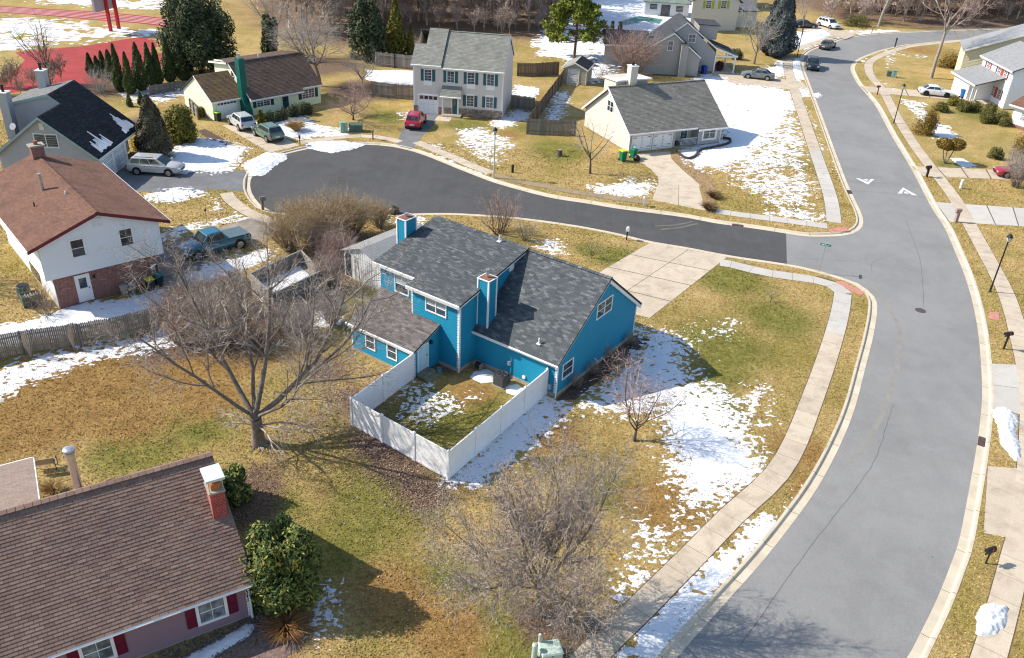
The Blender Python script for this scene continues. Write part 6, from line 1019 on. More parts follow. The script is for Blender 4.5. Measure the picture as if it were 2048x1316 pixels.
for i, (x, y, ty) in enumerate(((62, 715, 650), (150, 700, 640))): place_shrub('fence_plant', ('upright tan leafless shrub tied by the fence gap', 'tall tan leafless plant against the fence panels')[1 - i], (x, y), ty, 16, 75 + i, TW_TAN, TW_TAN, stems=22, r0=.012, lean=.35, n2=3, n3=2)
# brush behind the blue house: big rounded shrubs one can tell apart
for i, (x, y, ty, w, tw, st, lb) in enumerate(((660, 480, 385, 78, TW_GOLD, 60, 'tall golden-brown leafless thicket at the dark street edge'), (708, 470, 385, 50, TW_GOLD, 50, 'golden-brown thicket touching the metal shed'), (580, 500, 410, 60, TW_GOLD, 50, 'straw coloured thicket right of the teal pickup'), (670, 530, 465, 46, TW_RED, 44, 'reddish thicket above the board enclosure'), (662, 575, 500, 36, TW_RED, 44, 'reddish thicket left of the metal shed'), (395, 622, 550, 56, TW_BRN, 54, 'brown thicket right of the brick house'), (430, 680, 580, 75, TW_BRN, 60, 'brown thicket at the end of the picket fence'), (350, 655, 580, 45, TW_RED, 40, 'purplish thicket behind the picket fence end'), (480, 690, 605, 52, TW_BRN, 50, 'brown thicket left of the board enclosure'), (600, 672, 610, 46, TW_GRY, 46, 'grey brush in front of the board enclosure'), (665, 650, 585, 42, TW_GRY, 46, 'grey-green brush right of the board enclosure'), (610, 455, 398, 46, TW_GOLD, 46, 'straw coloured brush between the two tall golden thickets'), (760, 455, 400, 38, TW_GOLD, 40, 'golden-brown brush just above the metal shed roof'), (640, 500, 440, 44, TW_BRN, 44, 'brown brush below the tall golden thicket'), (455, 615, 545, 44, TW_RED, 42, 'reddish brush between brick house thicket and enclosure'), (545, 655, 605, 34, TW_BRN, 36, 'low brown brush at the near corner of the board enclosure'), (360, 690, 630, 34, TW_RED, 36, 'purplish low brush at the snow band end'))):
    place_shrub('thicket', lb, (x, y), ty, w, 100 + i, BARK, tw, 'thickets behind the blue house', stems=st + 25, n2=9, n3=7, r0=.026, lean=.95)
# ---------------------------------------------------------------- evergreens
def foliage(rr, C_, Nrm, size, asp=2.2, jit=.6):
    n = len(C_); N = Nrm + rr.normal(0, jit, (n, 3)); N /= np.linalg.norm(N, axis=1, keepdims=True) + 1e-9; T = np.cross(N, rr.normal(0, 1, (n, 3)) + np.array([0, 0, .01])); T /= np.linalg.norm(T, axis=1, keepdims=True) + 1e-9; B = np.cross(N, T)
    s = (size * rr.uniform(.6, 1.3, n))[:, None]; V = np.stack([C_ - T * s * asp * .5, C_ + B * s * .45, C_ + T * s * asp * .5, C_ - B * s * .45], 1).reshape(-1, 3); return V, np.arange(4 * n).reshape(-1, 4)
def leaf_mat(name, cols): return pieces(name, [(i / (len(cols) - 1), c) for i, c in enumerate(cols)], .75, fine=.1, bump=0, spec=.3)
G_DARK = leaf_mat('dark_needles', [(.025, .042, .02), (.05, .075, .032), (.08, .10, .04), (.13, .13, .055)]); G_ARB = leaf_mat('arborvitae_green', [(.025, .05, .014), (.045, .075, .02), (.075, .10, .026), (.14, .13, .035)]); G_PINE = leaf_mat('pine_needles', [(.06, .105, .018), (.13, .18, .026), (.24, .26, .034), (.34, .32, .045)]); G_BRN = leaf_mat('brownish_juniper', [(.05, .05, .03), (.10, .085, .05), (.17, .125, .075), (.08, .09, .045)]); G_GOLD = leaf_mat('golden_evergreen', [(.05, .065, .012), (.14, .13, .018), (.26, .21, .025), (.09, .10, .018)])
G_RHO = leaf_mat('rhododendron_leaf', [(.025, .05, .017), (.052, .092, .025), (.11, .145, .034), (.22, .22, .05), (.33, .31, .07)]); G_OLV = leaf_mat('clipped_yew', [(.06, .07, .018), (.12, .12, .028), (.18, .165, .04), (.10, .09, .03)]); G_RUST = leaf_mat('rusty_evergreen', [(.10, .06, .012), (.20, .12, .02), (.30, .19, .03), (.12, .10, .02)]); G_SPR = leaf_mat('blue_spruce', [(.035, .05, .052), (.07, .09, .095), (.11, .13, .135), (.08, .08, .07)]); G_GRASS = leaf_mat('dry_grass', [(.30, .19, .07), (.46, .31, .13), (.58, .42, .2)])
def cone_pts(rr, n, h, r, p=.8, base=.04, lump=.12):
    z = rr.uniform(0, 1, n) ** 1.15; az = rr.uniform(0, 2 * math.pi, n); prof = np.sin(np.clip((z + base) / (base + .16), 0, 1) * math.pi / 2) * (1 - z) ** p * (1 + lump * np.sin(az * 3 + z * 9) + lump * np.sin(az * 5 - z * 17)); R = r * prof * (1 - .45 * rr.random(n) ** 2.2)
    return np.stack([R * np.cos(az), R * np.sin(az), z * h + .05], 1), np.stack([np.cos(az), np.sin(az), .5 + 0 * az], 1)
def dome_pts(rr, n, h, r, clumps=14, cs=.45):
    """lumpy dome: clump balls spread over an ellipsoid"""
    k = rr.integers(0, clumps, n); ca = rr.uniform(0, 2 * math.pi, clumps); cz = rr.uniform(.15, .95, clumps); cr = np.sqrt(np.clip(1 - (cz * 1.15 - .25) ** 2, .02, 1)) * rr.uniform(.35, .72, clumps); d = rr.normal(0, 1, (n, 3)); d /= np.linalg.norm(d, axis=1, keepdims=True); s = cs * rr.uniform(.75, 1.2, clumps)[k] * (rr.random(n) ** .25)
    P = np.stack([(cr * np.cos(ca))[k] + d[:, 0] * s, (cr * np.sin(ca))[k] + d[:, 1] * s, cz[k] * (1 - cs * .5) + d[:, 2] * s * .8], 1); P[:, 2] = np.clip(P[:, 2], .02, 1.1); return P * np.array([r, r, h]), d + np.array([0, 0, .35])
def ever(name, label, b, ty, wpx, mat, kind='cone', n=3000, size=.2, seed=0, group=None, cat='tree', asp=2.2, p=.8, clumps=14, cs=.45, trunk=True, dens_leaf=None):
    h = hgt(b, ty); r = wpx * mpp(b); pos = g(*b); rr = np.random.default_rng(seed); t = thing(name, label, cat, (pos.x, pos.y, 0), 0, group)
    P, N = cone_pts(rr, n, h, r, p) if kind == 'cone' else dome_pts(rr, n, h, r, clumps, cs); link('foliage' if cat != 'tree' else 'crown', npmesh('crown', *foliage(rr, P, N, size, asp), mat), t)
    mb = MB(); mb.tube((0, 0, -.1), (0, 0, h * (.8 if kind == 'cone' else .45)), max(.03, r * .08), .02, 7)
    if kind != 'cone':
        for k in range(6): a = k * 1.05; mb.tube((0, 0, .08 * h), (math.cos(a) * r * .55, math.sin(a) * r * .55, h * .55), max(.02, r * .03), .012, 5)
    mb.build('trunk' if cat == 'tree' else 'stem', BARK_D, t); return t
arb = [(183, 150, 107, 9), (198, 155, 113, 9), (209, 152, 103, 9), (224, 158, 100, 12), (241, 182, 88, 12), (262, 188, 105, 12), (284, 180, 86, 16), (304, 170, 86, 12), (318, 168, 87, 11), (341, 164, 75, 13), (368, 160, 80, 14)]
al = ['leftmost arborvitae of the row, half hidden by pale brush', 'second arborvitae of the row counting from the left', 'third arborvitae of the row, slim and close to the fourth', 'fourth arborvitae of the row, a broad one', 'fifth arborvitae of the row, tall, starting the nearer group', 'sixth arborvitae of the row, leaning shorter than its neighbours', 'seventh arborvitae of the row, broad with pointed tip', 'eighth arborvitae of the row, left one of a close pair', 'ninth arborvitae of the row, right one of a close pair', 'tenth arborvitae of the row, tallest reaching the red track', 'last arborvitae of the row, next to the big dark evergreen']
for i, (x, y, ty, w) in enumerate(arb): ever('arborvitae', al[i], (x, y), ty, w, G_ARB, n=5200, size=.125, seed=200 + i, group='row of arborvitae', p=.62)
ever('small_conifer', 'small pointed conifer left of a similar one behind the black roof', (260, 213), 190, 7, G_ARB, n=700, size=.14, seed=220, group='two small conifers'); ever('small_conifer', 'small pointed conifer right of a similar one behind the black roof', (283, 210), 184, 7, G_ARB, n=700, size=.14, seed=221, group='two small conifers')
ever('big_evergreen', 'huge dark evergreen tree left of the cream house', (405, 150), -20, 92, G_DARK, 'dome', 32000, .22, 222, clumps=70, cs=.24); ever('wood_edge_evergreen', 'dark evergreen at the edge of the wood, left one', (735, 118), -10, 46, G_DARK, 'dome', 12000, .24, 223, clumps=34, cs=.28); ever('wood_edge_evergreen', 'dark yellow-tipped evergreen at the edge of the wood, right one', (792, 110), 0, 26, G_GOLD, 'cone', 3500, .3, 224); ever('ivy_tree', 'ivy-covered dark trunk left behind the cream house', (545, 118), 30, 22, G_DARK, 'dome', 3000, .3, 225, clumps=20, cs=.35)
ever('columnar_evergreen', 'slim yellow-green evergreen left of the two-storey house', (822, 112), 55, 9, G_GOLD, 'cone', 1200, .2, 226, p=.5)
ever('juniper_tree', 'brownish juniper standing over the silver SUV', (312, 312), 192, 36, G_BRN, 'cone', 14000, .14, 227, p=.6); ever('golden_bush', 'golden-green bush right of the brownish juniper', (362, 283), 212, 36, G_GOLD, 'dome', 11000, .13, 228, cat='bush', clumps=24, cs=.4); ever('yellow_bush', 'bright yellow bush by the garage of the black-roofed house', (278, 300), 262, 13, leaf_mat('yellow_leaf', [(.35, .27, .01), (.55, .42, .02), (.4, .33, .02)]), 'dome', 1200, .13, 229, cat='bush')
ever('spruce', 'dark blue-grey spruce beside the far street', (1550, 112), -30, 38, G_SPR, 'cone', 18000, .21, 230, p=.55)
for i, (x, lb) in enumerate(((1222, 'left one of two slim brown conifers near the pool'), (1238, 'right one of two slim brown conifers near the pool'))): ever('brown_conifer', lb, (x, 80), 44, 8, G_BRN, 'cone', 900, .25, 231 + i, group='two slim brown conifers')
# pine with open limbs
def pine():
    b = (1148, 118); h = hgt(b, -30); w = 60 * mpp(b); pos = g(*b); rr = random.Random(9); t = thing('pine_tree', 'tall bright green pine with open limbs behind the tan shed', 'tree', (pos.x, pos.y, 0)); segs = [((0, 0, -.1), (.1, 0, h * .35), .24, .2, 0), ((.1, 0, h * .35), (-.05, .1, h * .7), .2, .12, 0), ((-.05, .1, h * .7), (0, 0, h * .97), .12, .03, 0)]; cl = []
    for k in range(64):
        z = h * rr.uniform(.22, .98); a = rr.uniform(0, 6.28); L = w * (1.05 - .75 * (z / h - .25) / .75) * rr.uniform(.6, 1.1); e = Vector((math.cos(a) * L, math.sin(a) * L, z + L * rr.uniform(.05, .35))); m = Vector((math.cos(a) * L * .5, math.sin(a) * L * .5, z + L * .02)); segs += [((0, 0, z), tuple(m), .06, .045, 0), (tuple(m), tuple(e), .045, .015, 0)]
        for q in range(7): f = rr.uniform(.45, 1.08); cl.append((m.lerp(e, f) + Vector((rr.gauss(0, .4), rr.gauss(0, .4), rr.gauss(.1, .25))), rr.uniform(.4, .75)))
    link('trunk', npmesh('trunk', *prisms(segs, 6), bark_mat('pine_bark', (.17, .10, .07)), True), t); nr = np.random.default_rng(4); C_ = []; N_ = []
    for c, s in cl: d = nr.normal(0, 1, (46, 3)); d /= np.linalg.norm(d, axis=1, keepdims=True); C_.append(np.array(c) + d * s * nr.random((46, 1)) ** .5 * np.array([1, 1, .6])); N_.append(d + np.array([0, 0, .4]))
    link('crown', npmesh('crown', *foliage(nr, np.concatenate(C_), np.concatenate(N_), .2, 2.6), G_PINE), t)
pine()
# foreground and yard bushes
ever('rhododendron', 'large glossy-leaved evergreen bush beside the mauve house', (572, 1205), 1052, 94, G_RHO, 'dome', 17000, .10, 240, cat='bush', clumps=70, cs=.24, asp=2.6); ever('rhododendron', 'smaller glossy evergreen bush behind the mauve house chimney', (470, 1000), 935, 36, G_RHO, 'dome', 3500, .13, 241, cat='bush', clumps=22, cs=.36, asp=2.4)
for x, y, ty, w, m, lb, sd in ((522, 248, 218, 9, G_GOLD, 'small pointed golden bush by the cream house corner', 1), (540, 246, 222, 10, G_DARK, 'dark round bush under the left cream house window', 2), (557, 242, 222, 9, G_DARK, 'dark round bush nearer the green door', 3), (570, 240, 212, 7, G_BRN, 'small pointed dark bush left of the green door', 4), (585, 233, 205, 14, G_DARK, 'clipped dark hedge right of the green door', 5), (610, 228, 203, 16, G_DARK, 'clipped dark hedge at the right end of the cream house', 6), (402, 233, 215, 9, G_RUST, 'small rusty bush beside the cream garage', 7), (1880, 222, 203, 17, G_OLV, 'clipped flat dark bush on the lawn across the street', 8), (1908, 210, 192, 17, G_GOLD, 'rounded green bush by the white sedan', 9), (1925, 222, 198, 16, G_OLV, 'rounded green bush second from the white sedan', 10), (1948, 222, 200, 14, G_OLV, 'rounded green bush third from the white sedan', 11), (1975, 232, 208, 18, G_OLV, 'clipped stacked bush in front of the red shutters, upper', 12), (1968, 245, 222, 14, G_OLV, 'clipped stacked bush in front of the red shutters, lower', 13), (2000, 248, 220, 24, G_OLV, 'large clipped bush by the white house corner', 14), (1845, 268, 215, 24, G_RUST, 'tall rusty-green bush beside the street lamp sidewalk', 15), (1990, 318, 292, 15, G_OLV, 'small round bush right of the twin topiary', 16), (2042, 320, 262, 32, G_RUST, 'large rusty bush at the right edge', 17), (1893, 135, 100, 26, G_RUST, 'brown round shrub by the yellow house', 18), (1970, 132, 118, 12, G_RUST, 'low rusty bush at the yellow house wall', 19), (1713, 52, 30, 30, G_OLV, 'round dark green bush at the far bend', 20), (1438, 142, 122, 10, leaf_mat('dark_red_leaf', [(.06, .02, .02), (.12, .04, .04)]), 'dark red bush beside the porch house', 21), (1470, 118, 96, 16, G_DARK, 'dark hedge behind the porch', 22)):
    ever('bush', lb, (x, y), ty, w, m, 'dome', 2800 if w < 22 else 4800, .09, 260 + sd, cat='bush', clumps=16, cs=.45)
# twin-ball topiary
tp = g(1890, 327); t = thing('topiary', 'twin-crowned rusty topiary on bent trunks across the street', 'bush', (tp.x, tp.y, 0)); nr = np.random.default_rng(3); CC = []; NN = []
for c, r in (((-.75, 0, 2.3), .85), ((.75, .2, 2.2), .95), ((0, .5, 1.9), .7)): d = nr.normal(0, 1, (1500, 3)); d /= np.linalg.norm(d, axis=1, keepdims=True); CC.append(np.array(c) + d * r * nr.random((1500, 1)) ** .3 * np.array([1, 1, .75])); NN.append(d)
link('foliage', npmesh('foliage', *foliage(nr, np.concatenate(CC), np.concatenate(NN), .13), G_RUST), t); mb = MB()
for e in ((-.7, 0, 2), (.7, .2, 2), (.1, .5, 1.7)): mb.tube((0, 0, -.1), (e[0] * .7, e[1], .9), .09, .06, 6); mb.tube((e[0] * .7, e[1], .9), e, .06, .04, 6)
mb.build('trunk', BARK, t)
# dry ornamental grasses
def grass(name, label, b, hh, w, mat, seed, n=420, wid=.012):
    rr = random.Random(seed); p = g(*b); segs = []
    for i in range(n):
        az = rr.uniform(0, 6.28); l = rr.uniform(.1, 1.1); d = Vector((math.cos(az) * l, math.sin(az) * l, 1)).normalized(); q = Vector((math.cos(az), math.sin(az), 0)) * rr.uniform(0, .2); L = hh * rr.uniform(.6, 1.15); m = q + d * L * .6; e = m + (d + Vector((math.cos(az) * .5, math.sin(az) * .5, -.5))) * L * .45; segs += [(tuple(q), tuple(m), wid, wid * .8, 0), (tuple(m), tuple(e), wid * .8, wid * .3, 0)]
    k = w / max(.1, np.percentile([math.hypot(s[1][0], s[1][1]) for s in segs], 95)); segs = [((a[0] * k, a[1] * k, a[2]), (c[0] * k, c[1] * k, c[2]), r0, r1, l) for a, c, r0, r1, l in segs]
    t = thing(name, label, 'grass', (p.x, p.y, 0)); link('blades', npmesh('blades', *prisms(segs, 3), mat), t); crown = MB(); crown.lathe([(.22, -.02), (.18, .08), (.05, .12)], k=10); crown.build('root_crown', MULCH, t)
grass('ornamental_grass', 'tan ornamental grass clump in the snow by the green SUV', (592, 262), 1.5, 1.5, G_GRASS, 1, 500, .02); grass('ornamental_grass', 'tan ornamental grass clump behind the mauve house', (108, 985), .8, .75, G_GRASS, 2); grass('dry_shrub', 'orange-brown drooping dry clump in front of the mauve house', (572, 1262), .9, 1.2, leaf_mat('orange_dry', [(.16, .07, .025), (.30, .15, .05), (.42, .25, .1)]), 3, 520, .013)
grass('dry_brush', 'dry brown brush along the curved driveway', (1427, 395), .8, 1.0, leaf_mat('dry_brush_leaf', [(.16, .09, .045), (.26, .16, .08)]), 4, 320, .02); grass('dry_brush', 'dry brown brush at the foot of the curved driveway', (1417, 420), .9, 1.0, bpy.data.materials['dry_brush_leaf'], 5, 320, .02)
# ---------------------------------------------------------------- wood along the top edge (one mass)
def wood(label, spots, h, seed, mat, nn=(9, 7, 5), name='woodland'):
    base = []; 
    for k in range(5):
        s = bare(seed + k, 1.0, .34, n1=nn[0], n2=nn[1], n3=nn[2], r0=.016, trunk=.34, a=(12, 45)); s = [(a, b, max(r0, .0018), max(r1, .0014), l) for a, b, r0, r1, l in s]; base.append(prisms(s, 2))
    rr = random.Random(seed); VV = []; FF = []; n = 0
    for x, y in spots:
        V, F_ = base[rr.randrange(5)]; sc = h * rr.uniform(.75, 1.25); a = rr.uniform(0, 6.28); ca, sa = math.cos(a), math.sin(a); W = V @ np.array([[ca, sa, 0], [-sa, ca, 0], [0, 0, 1]]) * sc + np.array([x, y, 0]); VV.append(W); FF.append(F_ + n); n += len(V)
    tag(link(name, npmesh(name, np.concatenate(VV), np.concatenate(FF), mat)), label, 'woods', kind='stuff')
rr = random.Random(77); pts = []
for k in range(85): q = g(rr.uniform(560, 1150), rr.uniform(-12, 62)); pts.append((q.x, q.y))
wood('brown leafless wood along the top behind the cul-de-sac houses', pts, 15, 300, TW_WOOD)
pts = []
for k in range(80): q = g(rr.uniform(1650, 2120), rr.uniform(-20, 42)); pts.append((q.x, q.y))
wood('brown leafless wood beyond the bend at the upper right', pts, 15, 320, TW_WOOD)
pts = []
for k in range(80): q = g(rr.uniform(600, 1130), rr.uniform(0, 70)); pts.append((q.x, q.y))
wood('low brown undergrowth at the edge of the wood behind the two-storey house', pts, 4.5, 340, TW_WOOD, (7, 6, 4), name='undergrowth')
pts = []
for k in range(80): q = g(rr.uniform(1650, 2090), rr.uniform(-5, 50)); pts.append((q.x, q.y))
wood('low brown undergrowth beyond the bend of the street', pts, 5, 360, TW_WOOD, (7, 6, 4), name='undergrowth')
pts = []
for k in range(16): q = g(rr.uniform(-40, 130), rr.uniform(165, 200)); pts.append((q.x, q.y))
wood('brown brush behind the black-roofed house', pts, 3.2, 380, TW_BRN, (7, 6, 5), name='undergrowth')
# leaf litter
def litter(label, zones, n, seed, cols):
    nr = np.random.default_rng(seed); C_ = []
    for (x, y, r), k in zip(zones, [n // len(zones)] * len(zones)): c = g(x, y); C_.append(np.array([c.x, c.y, .02]) + np.stack([nr.normal(0, r * .55, k), nr.normal(0, r * .55, k), nr.uniform(0, .03, k)], 1))
    C_ = np.concatenate(C_); ok = sdist(C_[:, 0], C_[:, 1], hole) < -.1; C_ = C_[ok]; tag(link('leaf_litter', npmesh('leaf_litter', *foliage(nr, C_, np.tile([0, 0, 1.], (len(C_), 1)), .07, 1.5, .35), leaf_mat('dead_leaf_%d' % seed, cols))), label, 'leaves', kind='stuff')
litter('brown fallen leaves under the large bare tree and along the fence', [(730, 830, 3.4), (800, 930, 3.2), (850, 985, 2.6), (680, 760, 3.2), (600, 860, 3), (760, 890, 2)], 8000, 1, [(.15, .09, .065), (.25, .16, .115), (.36, .245, .18), (.45, .33, .25)])
litter('scattered pale leaves over the lower lawn', [(560, 940, 5), (900, 1150, 4), (700, 1250, 3), (300, 820, 6), (1150, 1000, 4)], 3600, 2, [(.3, .2, .1), (.45, .33, .2), (.2, .12, .06)])
litter('leaves in the bed along the mauve house', [(420, 1290, 1.0), (500, 1250, .8), (350, 1320, 1)], 1800, 3, [(.06, .05, .045), (.2, .17, .14), (.3, .26, .22), (.12, .09, .07)])
# ---------------------------------------------------------------- vehicles
TYRE = plain('tyre', (.016, .016, .017), .85, .2); RIM = plain('alloy_rim', (.42, .43, .44), .35, .1, 5, metal=.7); CGLASS = glass_mat('car_glass', (.02, .03, .035), .04); LAMP = plain('headlamp', (.62, .64, .66), .2, .1, spec=.6); TAIL = plain('tail_lamp', (.30, .012, .015), .3, .1); TRIMB = plain('car_trim', (.022, .022, .024), .55, .2); PLATE = plain('number_plate', (.6, .6, .55), .5)
def paint(name, c, metal=.08): return plain(name, c, .3, .05, 2, metal=metal, spec=.5, coat=.8)
SPEC = {  # length, width, height, wheelbase, stations (x fraction from rear, side top, centre top, half width factor, floor), cabin (rear base, cowl, rear top, front top)
 'suv': (4.65, 1.86, 1.68, 2.7, [(0, .80, .86, .80, .45), (.02, .98, 1.02, .92, .34), (.12, 1.04, 1.06, .98, .28), (.5, 1.02, 1.05, 1, .26), (.72, 1.0, 1.05, .99, .26), (.88, .95, 1.0, .97, .28), (.97, .82, .88, .88, .32), (1, .66, .70, .74, .42)], (.02, .74, .13, .55), 3),
 'suvl': (5.15, 1.98, 1.72, 3.02, [(0, .80, .88, .80, .45), (.02, 1.0, 1.04, .92, .34), (.12, 1.06, 1.08, .98, .28), (.5, 1.04, 1.07, 1, .26), (.74, 1.02, 1.08, .99, .26), (.89, .95, 1.02, .97, .28), (.97, .82, .9, .88, .32), (1, .66, .72, .74, .42)], (.015, .77, .12, .58), 3),
 'sedan': (4.85, 1.84, 1.45, 2.8, [(0, .72, .78, .78, .42), (.03, .90, .95, .92, .30), (.14, .95, .99, .98, .24), (.5, .92, .95, 1, .22), (.70, .90, .95, .99, .22), (.87, .82, .88, .97, .24), (.97, .68, .74, .88, .28), (1, .54, .58, .72, .36)], (.10, .72, .27, .54), 2),
 'pickup': (5.7, 1.98, 1.82, 3.52, [(0, 1.02, 1.02, .93, .5), (.01, 1.08, 1.08, .96, .42), (.2, 1.1, 1.1, .98, .38), (.5, 1.1, 1.12, 1, .36), (.70, 1.1, 1.16, .99, .36), (.88, 1.0, 1.1, .95, .38), (.98, .88, .98, .86, .40), (1, .74, .8, .80, .48)], (.36, .74, .41, .62), 2)}
def car(name, label, near_r, near_f, side, kind, col, cat='car', z=0, tonneau=None, group=None, rim=None):
    L, W, Ht, wb, st, cab, nside = SPEC[kind]; a = g(*near_r, z); b = g(*near_f, z); d = (b - a); d.z = 0; d.normalize(); m = (a + b) / 2; left = Vector((-d.y, d.x, 0)); ctr = m + left * (W * .45) * side; hd = math.atan2(d.y, d.x)
    t = thing(name, label, cat, (ctr.x, ctr.y, z), hd, group); hw = W / 2; X = lambda f: (f - .5) * L; rings = []
    for f, zs, zt, wf, zl in st:
        w = hw * wf; half = [(w * .84, zl), (w * .97, zl + .10), (w, zl + .28), (w * .985, (zl + zs) / 2 + .08), (w * .955, zs - .05), (w * .86, zs), (w * .45, zt), (0, zt + .008)]; rings.append([(X(f), y, q) for y, q in half] + [(X(f), -y, q) for y, q in half[-2::-1]])
    mb = MB(); n = len(rings[0]); mb.v = [p for r in rings for p in r]
    for i in range(len(rings) - 1):
        for j in range(n): k = (j + 1) % n; mb.f.append((i * n + j, (i + 1) * n + j, (i + 1) * n + k, i * n + k)); mb.m.append(0)
    mb.f.append(tuple(range(n))); mb.m.append(0); mb.f.append(tuple((len(rings) - 1) * n + j for j in reversed(range(n)))); mb.m.append(0)
    me = mb.mesh('body', col); me.shade_smooth(); me.set_sharp_from_angle(angle=R_(42)); body = link('body', me, t)
    zb = st[3][1] - .06; xr, xf, xr2, xf2 = [X(v) for v in cab]; wb0, wt0 = hw * .93, hw * .74; h1 = Ht - .07; rw = [[(xr, -wb0, zb), (xf, -wb0 * .97, zb), (xf, wb0 * .97, zb), (xr, wb0, zb)], [(xr2 - .03, -wt0 - .03, h1), (xf2 + .06, -wt0 - .03, h1), (xf2 + .06, wt0 + .03, h1), (xr2 - .03, wt0 + .03, h1)], [(xr2 + .14, -wt0 + .12, Ht), (xf2 - .16, -wt0 + .12, Ht - .01), (xf2 - .16, wt0 - .12, Ht - .01), (xr2 + .14, wt0 - .12, Ht)]]
    mb = MB(); mb.v = [p for r in rw for p in r]
    for i in range(2):
        for j in range(4): k = (j + 1) % 4; mb.f.append((i * 4 + j, i * 4 + k, i * 4 + 4 + k, i * 4 + 4 + j)); mb.m.append(0)
    mb.f.append((8, 9, 10, 11)); mb.m.append(0); mb.build('cabin', col, t, bevel=.04)
    def pane(nm, q, u0, u1, v0, v1):
        q = [Vector(p) for p in q]; P = lambda u, v: q[0].lerp(q[1], u).lerp(q[3].lerp(q[2], u), v); nr = (q[1] - q[0]).cross(q[3] - q[0]).normalized() * .012; mb = MB(); f = [P(u0, v0), P(u1, v0), P(u1, v1), P(u0, v1)]; mb.hexa([p - nr for p in f] + [p + nr for p in f]); mb.build(nm, CGLASS, t)
    A, B = rw[0], rw[1]; bz = .16
    pane('windshield', [A[1], A[2], B[2], B[1]], .05, .95, .12, .95); pane('rear_window', [A[3], A[0], B[0], B[3]], .08, .92, .3 if kind != 'sedan' else .12, .93)
    for q in ([A[0], A[1], B[1], B[0]], [A[2], A[3], B[3], B[2]]):
        for k in range(nside):
            u0, u1 = .06 + .86 * k / nside, .06 + .86 * (k + 1) / nside - .03
            if q[0] is A[2]: u0, u1 = 1 - u1, 1 - u0
            pane('side_window', q, u0, u1, bz + .12, .92)
    R = .36 if kind != 'pickup' else .40; R = .34 if kind == 'sedan' else R; rm = rim or RIM
    for sx in (-1, 1):
        for sy in (-1, 1):
            x = sx * wb / 2 - .03; mb = MB(); mb.tube((x, sy * hw * .70, R + .03), (x, sy * (hw + .004), R + .03), R + .075, None, 18); mb.build('wheel_arch', TRIMB, t)
            mb = MB(); mb.tube((x, sy * (hw - .2), R), (x, sy * (hw + .02), R), R, None, 18); wh = mb.build('wheel', TYRE, t); mb = MB(); mb.tube((x, sy * (hw + .015), R), (x, sy * (hw + .03), R), R * .66, None, 14); rp = mb.build('rim', rm, wh)
            mb = MB()
            for k in range(5): a_ = k * 1.2566 + .3; mb.tube((x + math.cos(a_) * R * .36, sy * (hw + .022), R + math.sin(a_) * R * .36), (x + math.cos(a_) * R * .36, sy * (hw + .034), R + math.sin(a_) * R * .36), R * .13, None, 6)
            mb.build('rim_gap', TRIMB, wh)
    zf = st[-2][1]; zr = st[1][1]
    for sy in (-1, 1):
        mb = MB(); mb.box(X(.955), X(.992), min(sy * hw * .5, sy * hw * .86), max(sy * hw * .5, sy * hw * .86), zf - .13, zf - .01, 0, .02, .02); mb.build('headlight', LAMP, t)
        mb = MB(); mb.box(X(.004), X(.022), min(sy * hw * .6, sy * hw * .9), max(sy * hw * .6, sy * hw * .9), zr - .28, zr - .06); mb.build('tail_light', TAIL, t)
        mb = MB(); mb.box(xf - .28, xf - .1, min(sy * hw * .95, sy * (hw + .16)), max(sy * hw * .95, sy * (hw + .16)), zb + .08, zb + .22); mb.build('mirror', col, t, bevel=.03)
        mb = MB(); mb.box(xr * .3, xr * .3 + .14, min(sy * hw * .98, sy * (hw + .012)), max(sy * hw * .98, sy * (hw + .012)), zb - .08, zb - .05); mb.box(xf * .3, xf * .3 + .14, min(sy * hw * .98, sy * (hw + .012)), max(sy * hw * .98, sy * (hw + .012)), zb - .08, zb - .05); mb.build('door_handle', TRIMB, t)
    mb = MB(); mb.box(X(.975), X(1.002), -hw * .42, hw * .42, zf - .34, zf - .12); mb.build('grille', TRIMB, t); mb = MB(); mb.box(X(-.004), X(.02), -hw * .8, hw * .8, .36, .52); mb.build('rear_bumper', TRIMB, t); mb = MB(); mb.box(X(-.006), X(.01), -.26, .26, zr - .36, zr - .22); mb.build('number_plate', PLATE, t)
    if tonneau: mb = MB(); mb.box(X(.02), X(.37), -hw * .9, hw * .9, 1.08, 1.14); mb.build('tonneau_cover', tonneau, t, bevel=.03)
    elif kind != 'sedan': mb = MB(); [mb.tube((xr2 + .3, sy * wt0 * .86, Ht + .02), (xf2 - .3, sy * wt0 * .86, Ht + .02), .02, None, 6) for sy in (-1, 1)]; mb.build('roof_rail', TRIMB, t)
    return t
car('silver_suv', 'large silver SUV on the asphalt drive by the black-roofed house', (278, 350), (337, 353), 1, 'suvl', paint('silver_paint', (.50, .50, .49)))
car('pale_suv', 'light silver SUV in front of the cream house garage', (480, 263), (458, 248), -1, 'suv', paint('pale_silver_paint', (.55, .56, .58)))
car('green_suv', 'sage green SUV on the cream house driveway', (535, 285), (509, 271), -1, 'suv', paint('sage_paint', (.10, .17, .13)))
car('red_suv', 'crimson SUV parked in front of the two-storey house', (841, 259), (851, 244), 1, 'suv', paint('crimson_paint', (.42, .008, .035)))
car('pickup_truck', 'teal pickup truck beside the thicket', (482, 497), (395, 521), -1, 'pickup', paint('teal_paint', (.004, .12, .18)), 'pickup', tonneau=plain('tonneau_blue_grey', (.10, .15, .18), .6))
car('grey_sedan', 'grey sedan on the driveway of the porch house', (1534, 161.5), (1494, 157), -1, 'sedan', paint('gunmetal_paint', (.17, .19, .20)))
car('black_suv', 'black car at the left kerb of the far street facing the viewer', (1632, 128), (1638, 148), -1, 'suv', paint('black_paint', (.018, .022, .024)), z=ROAD_Z)
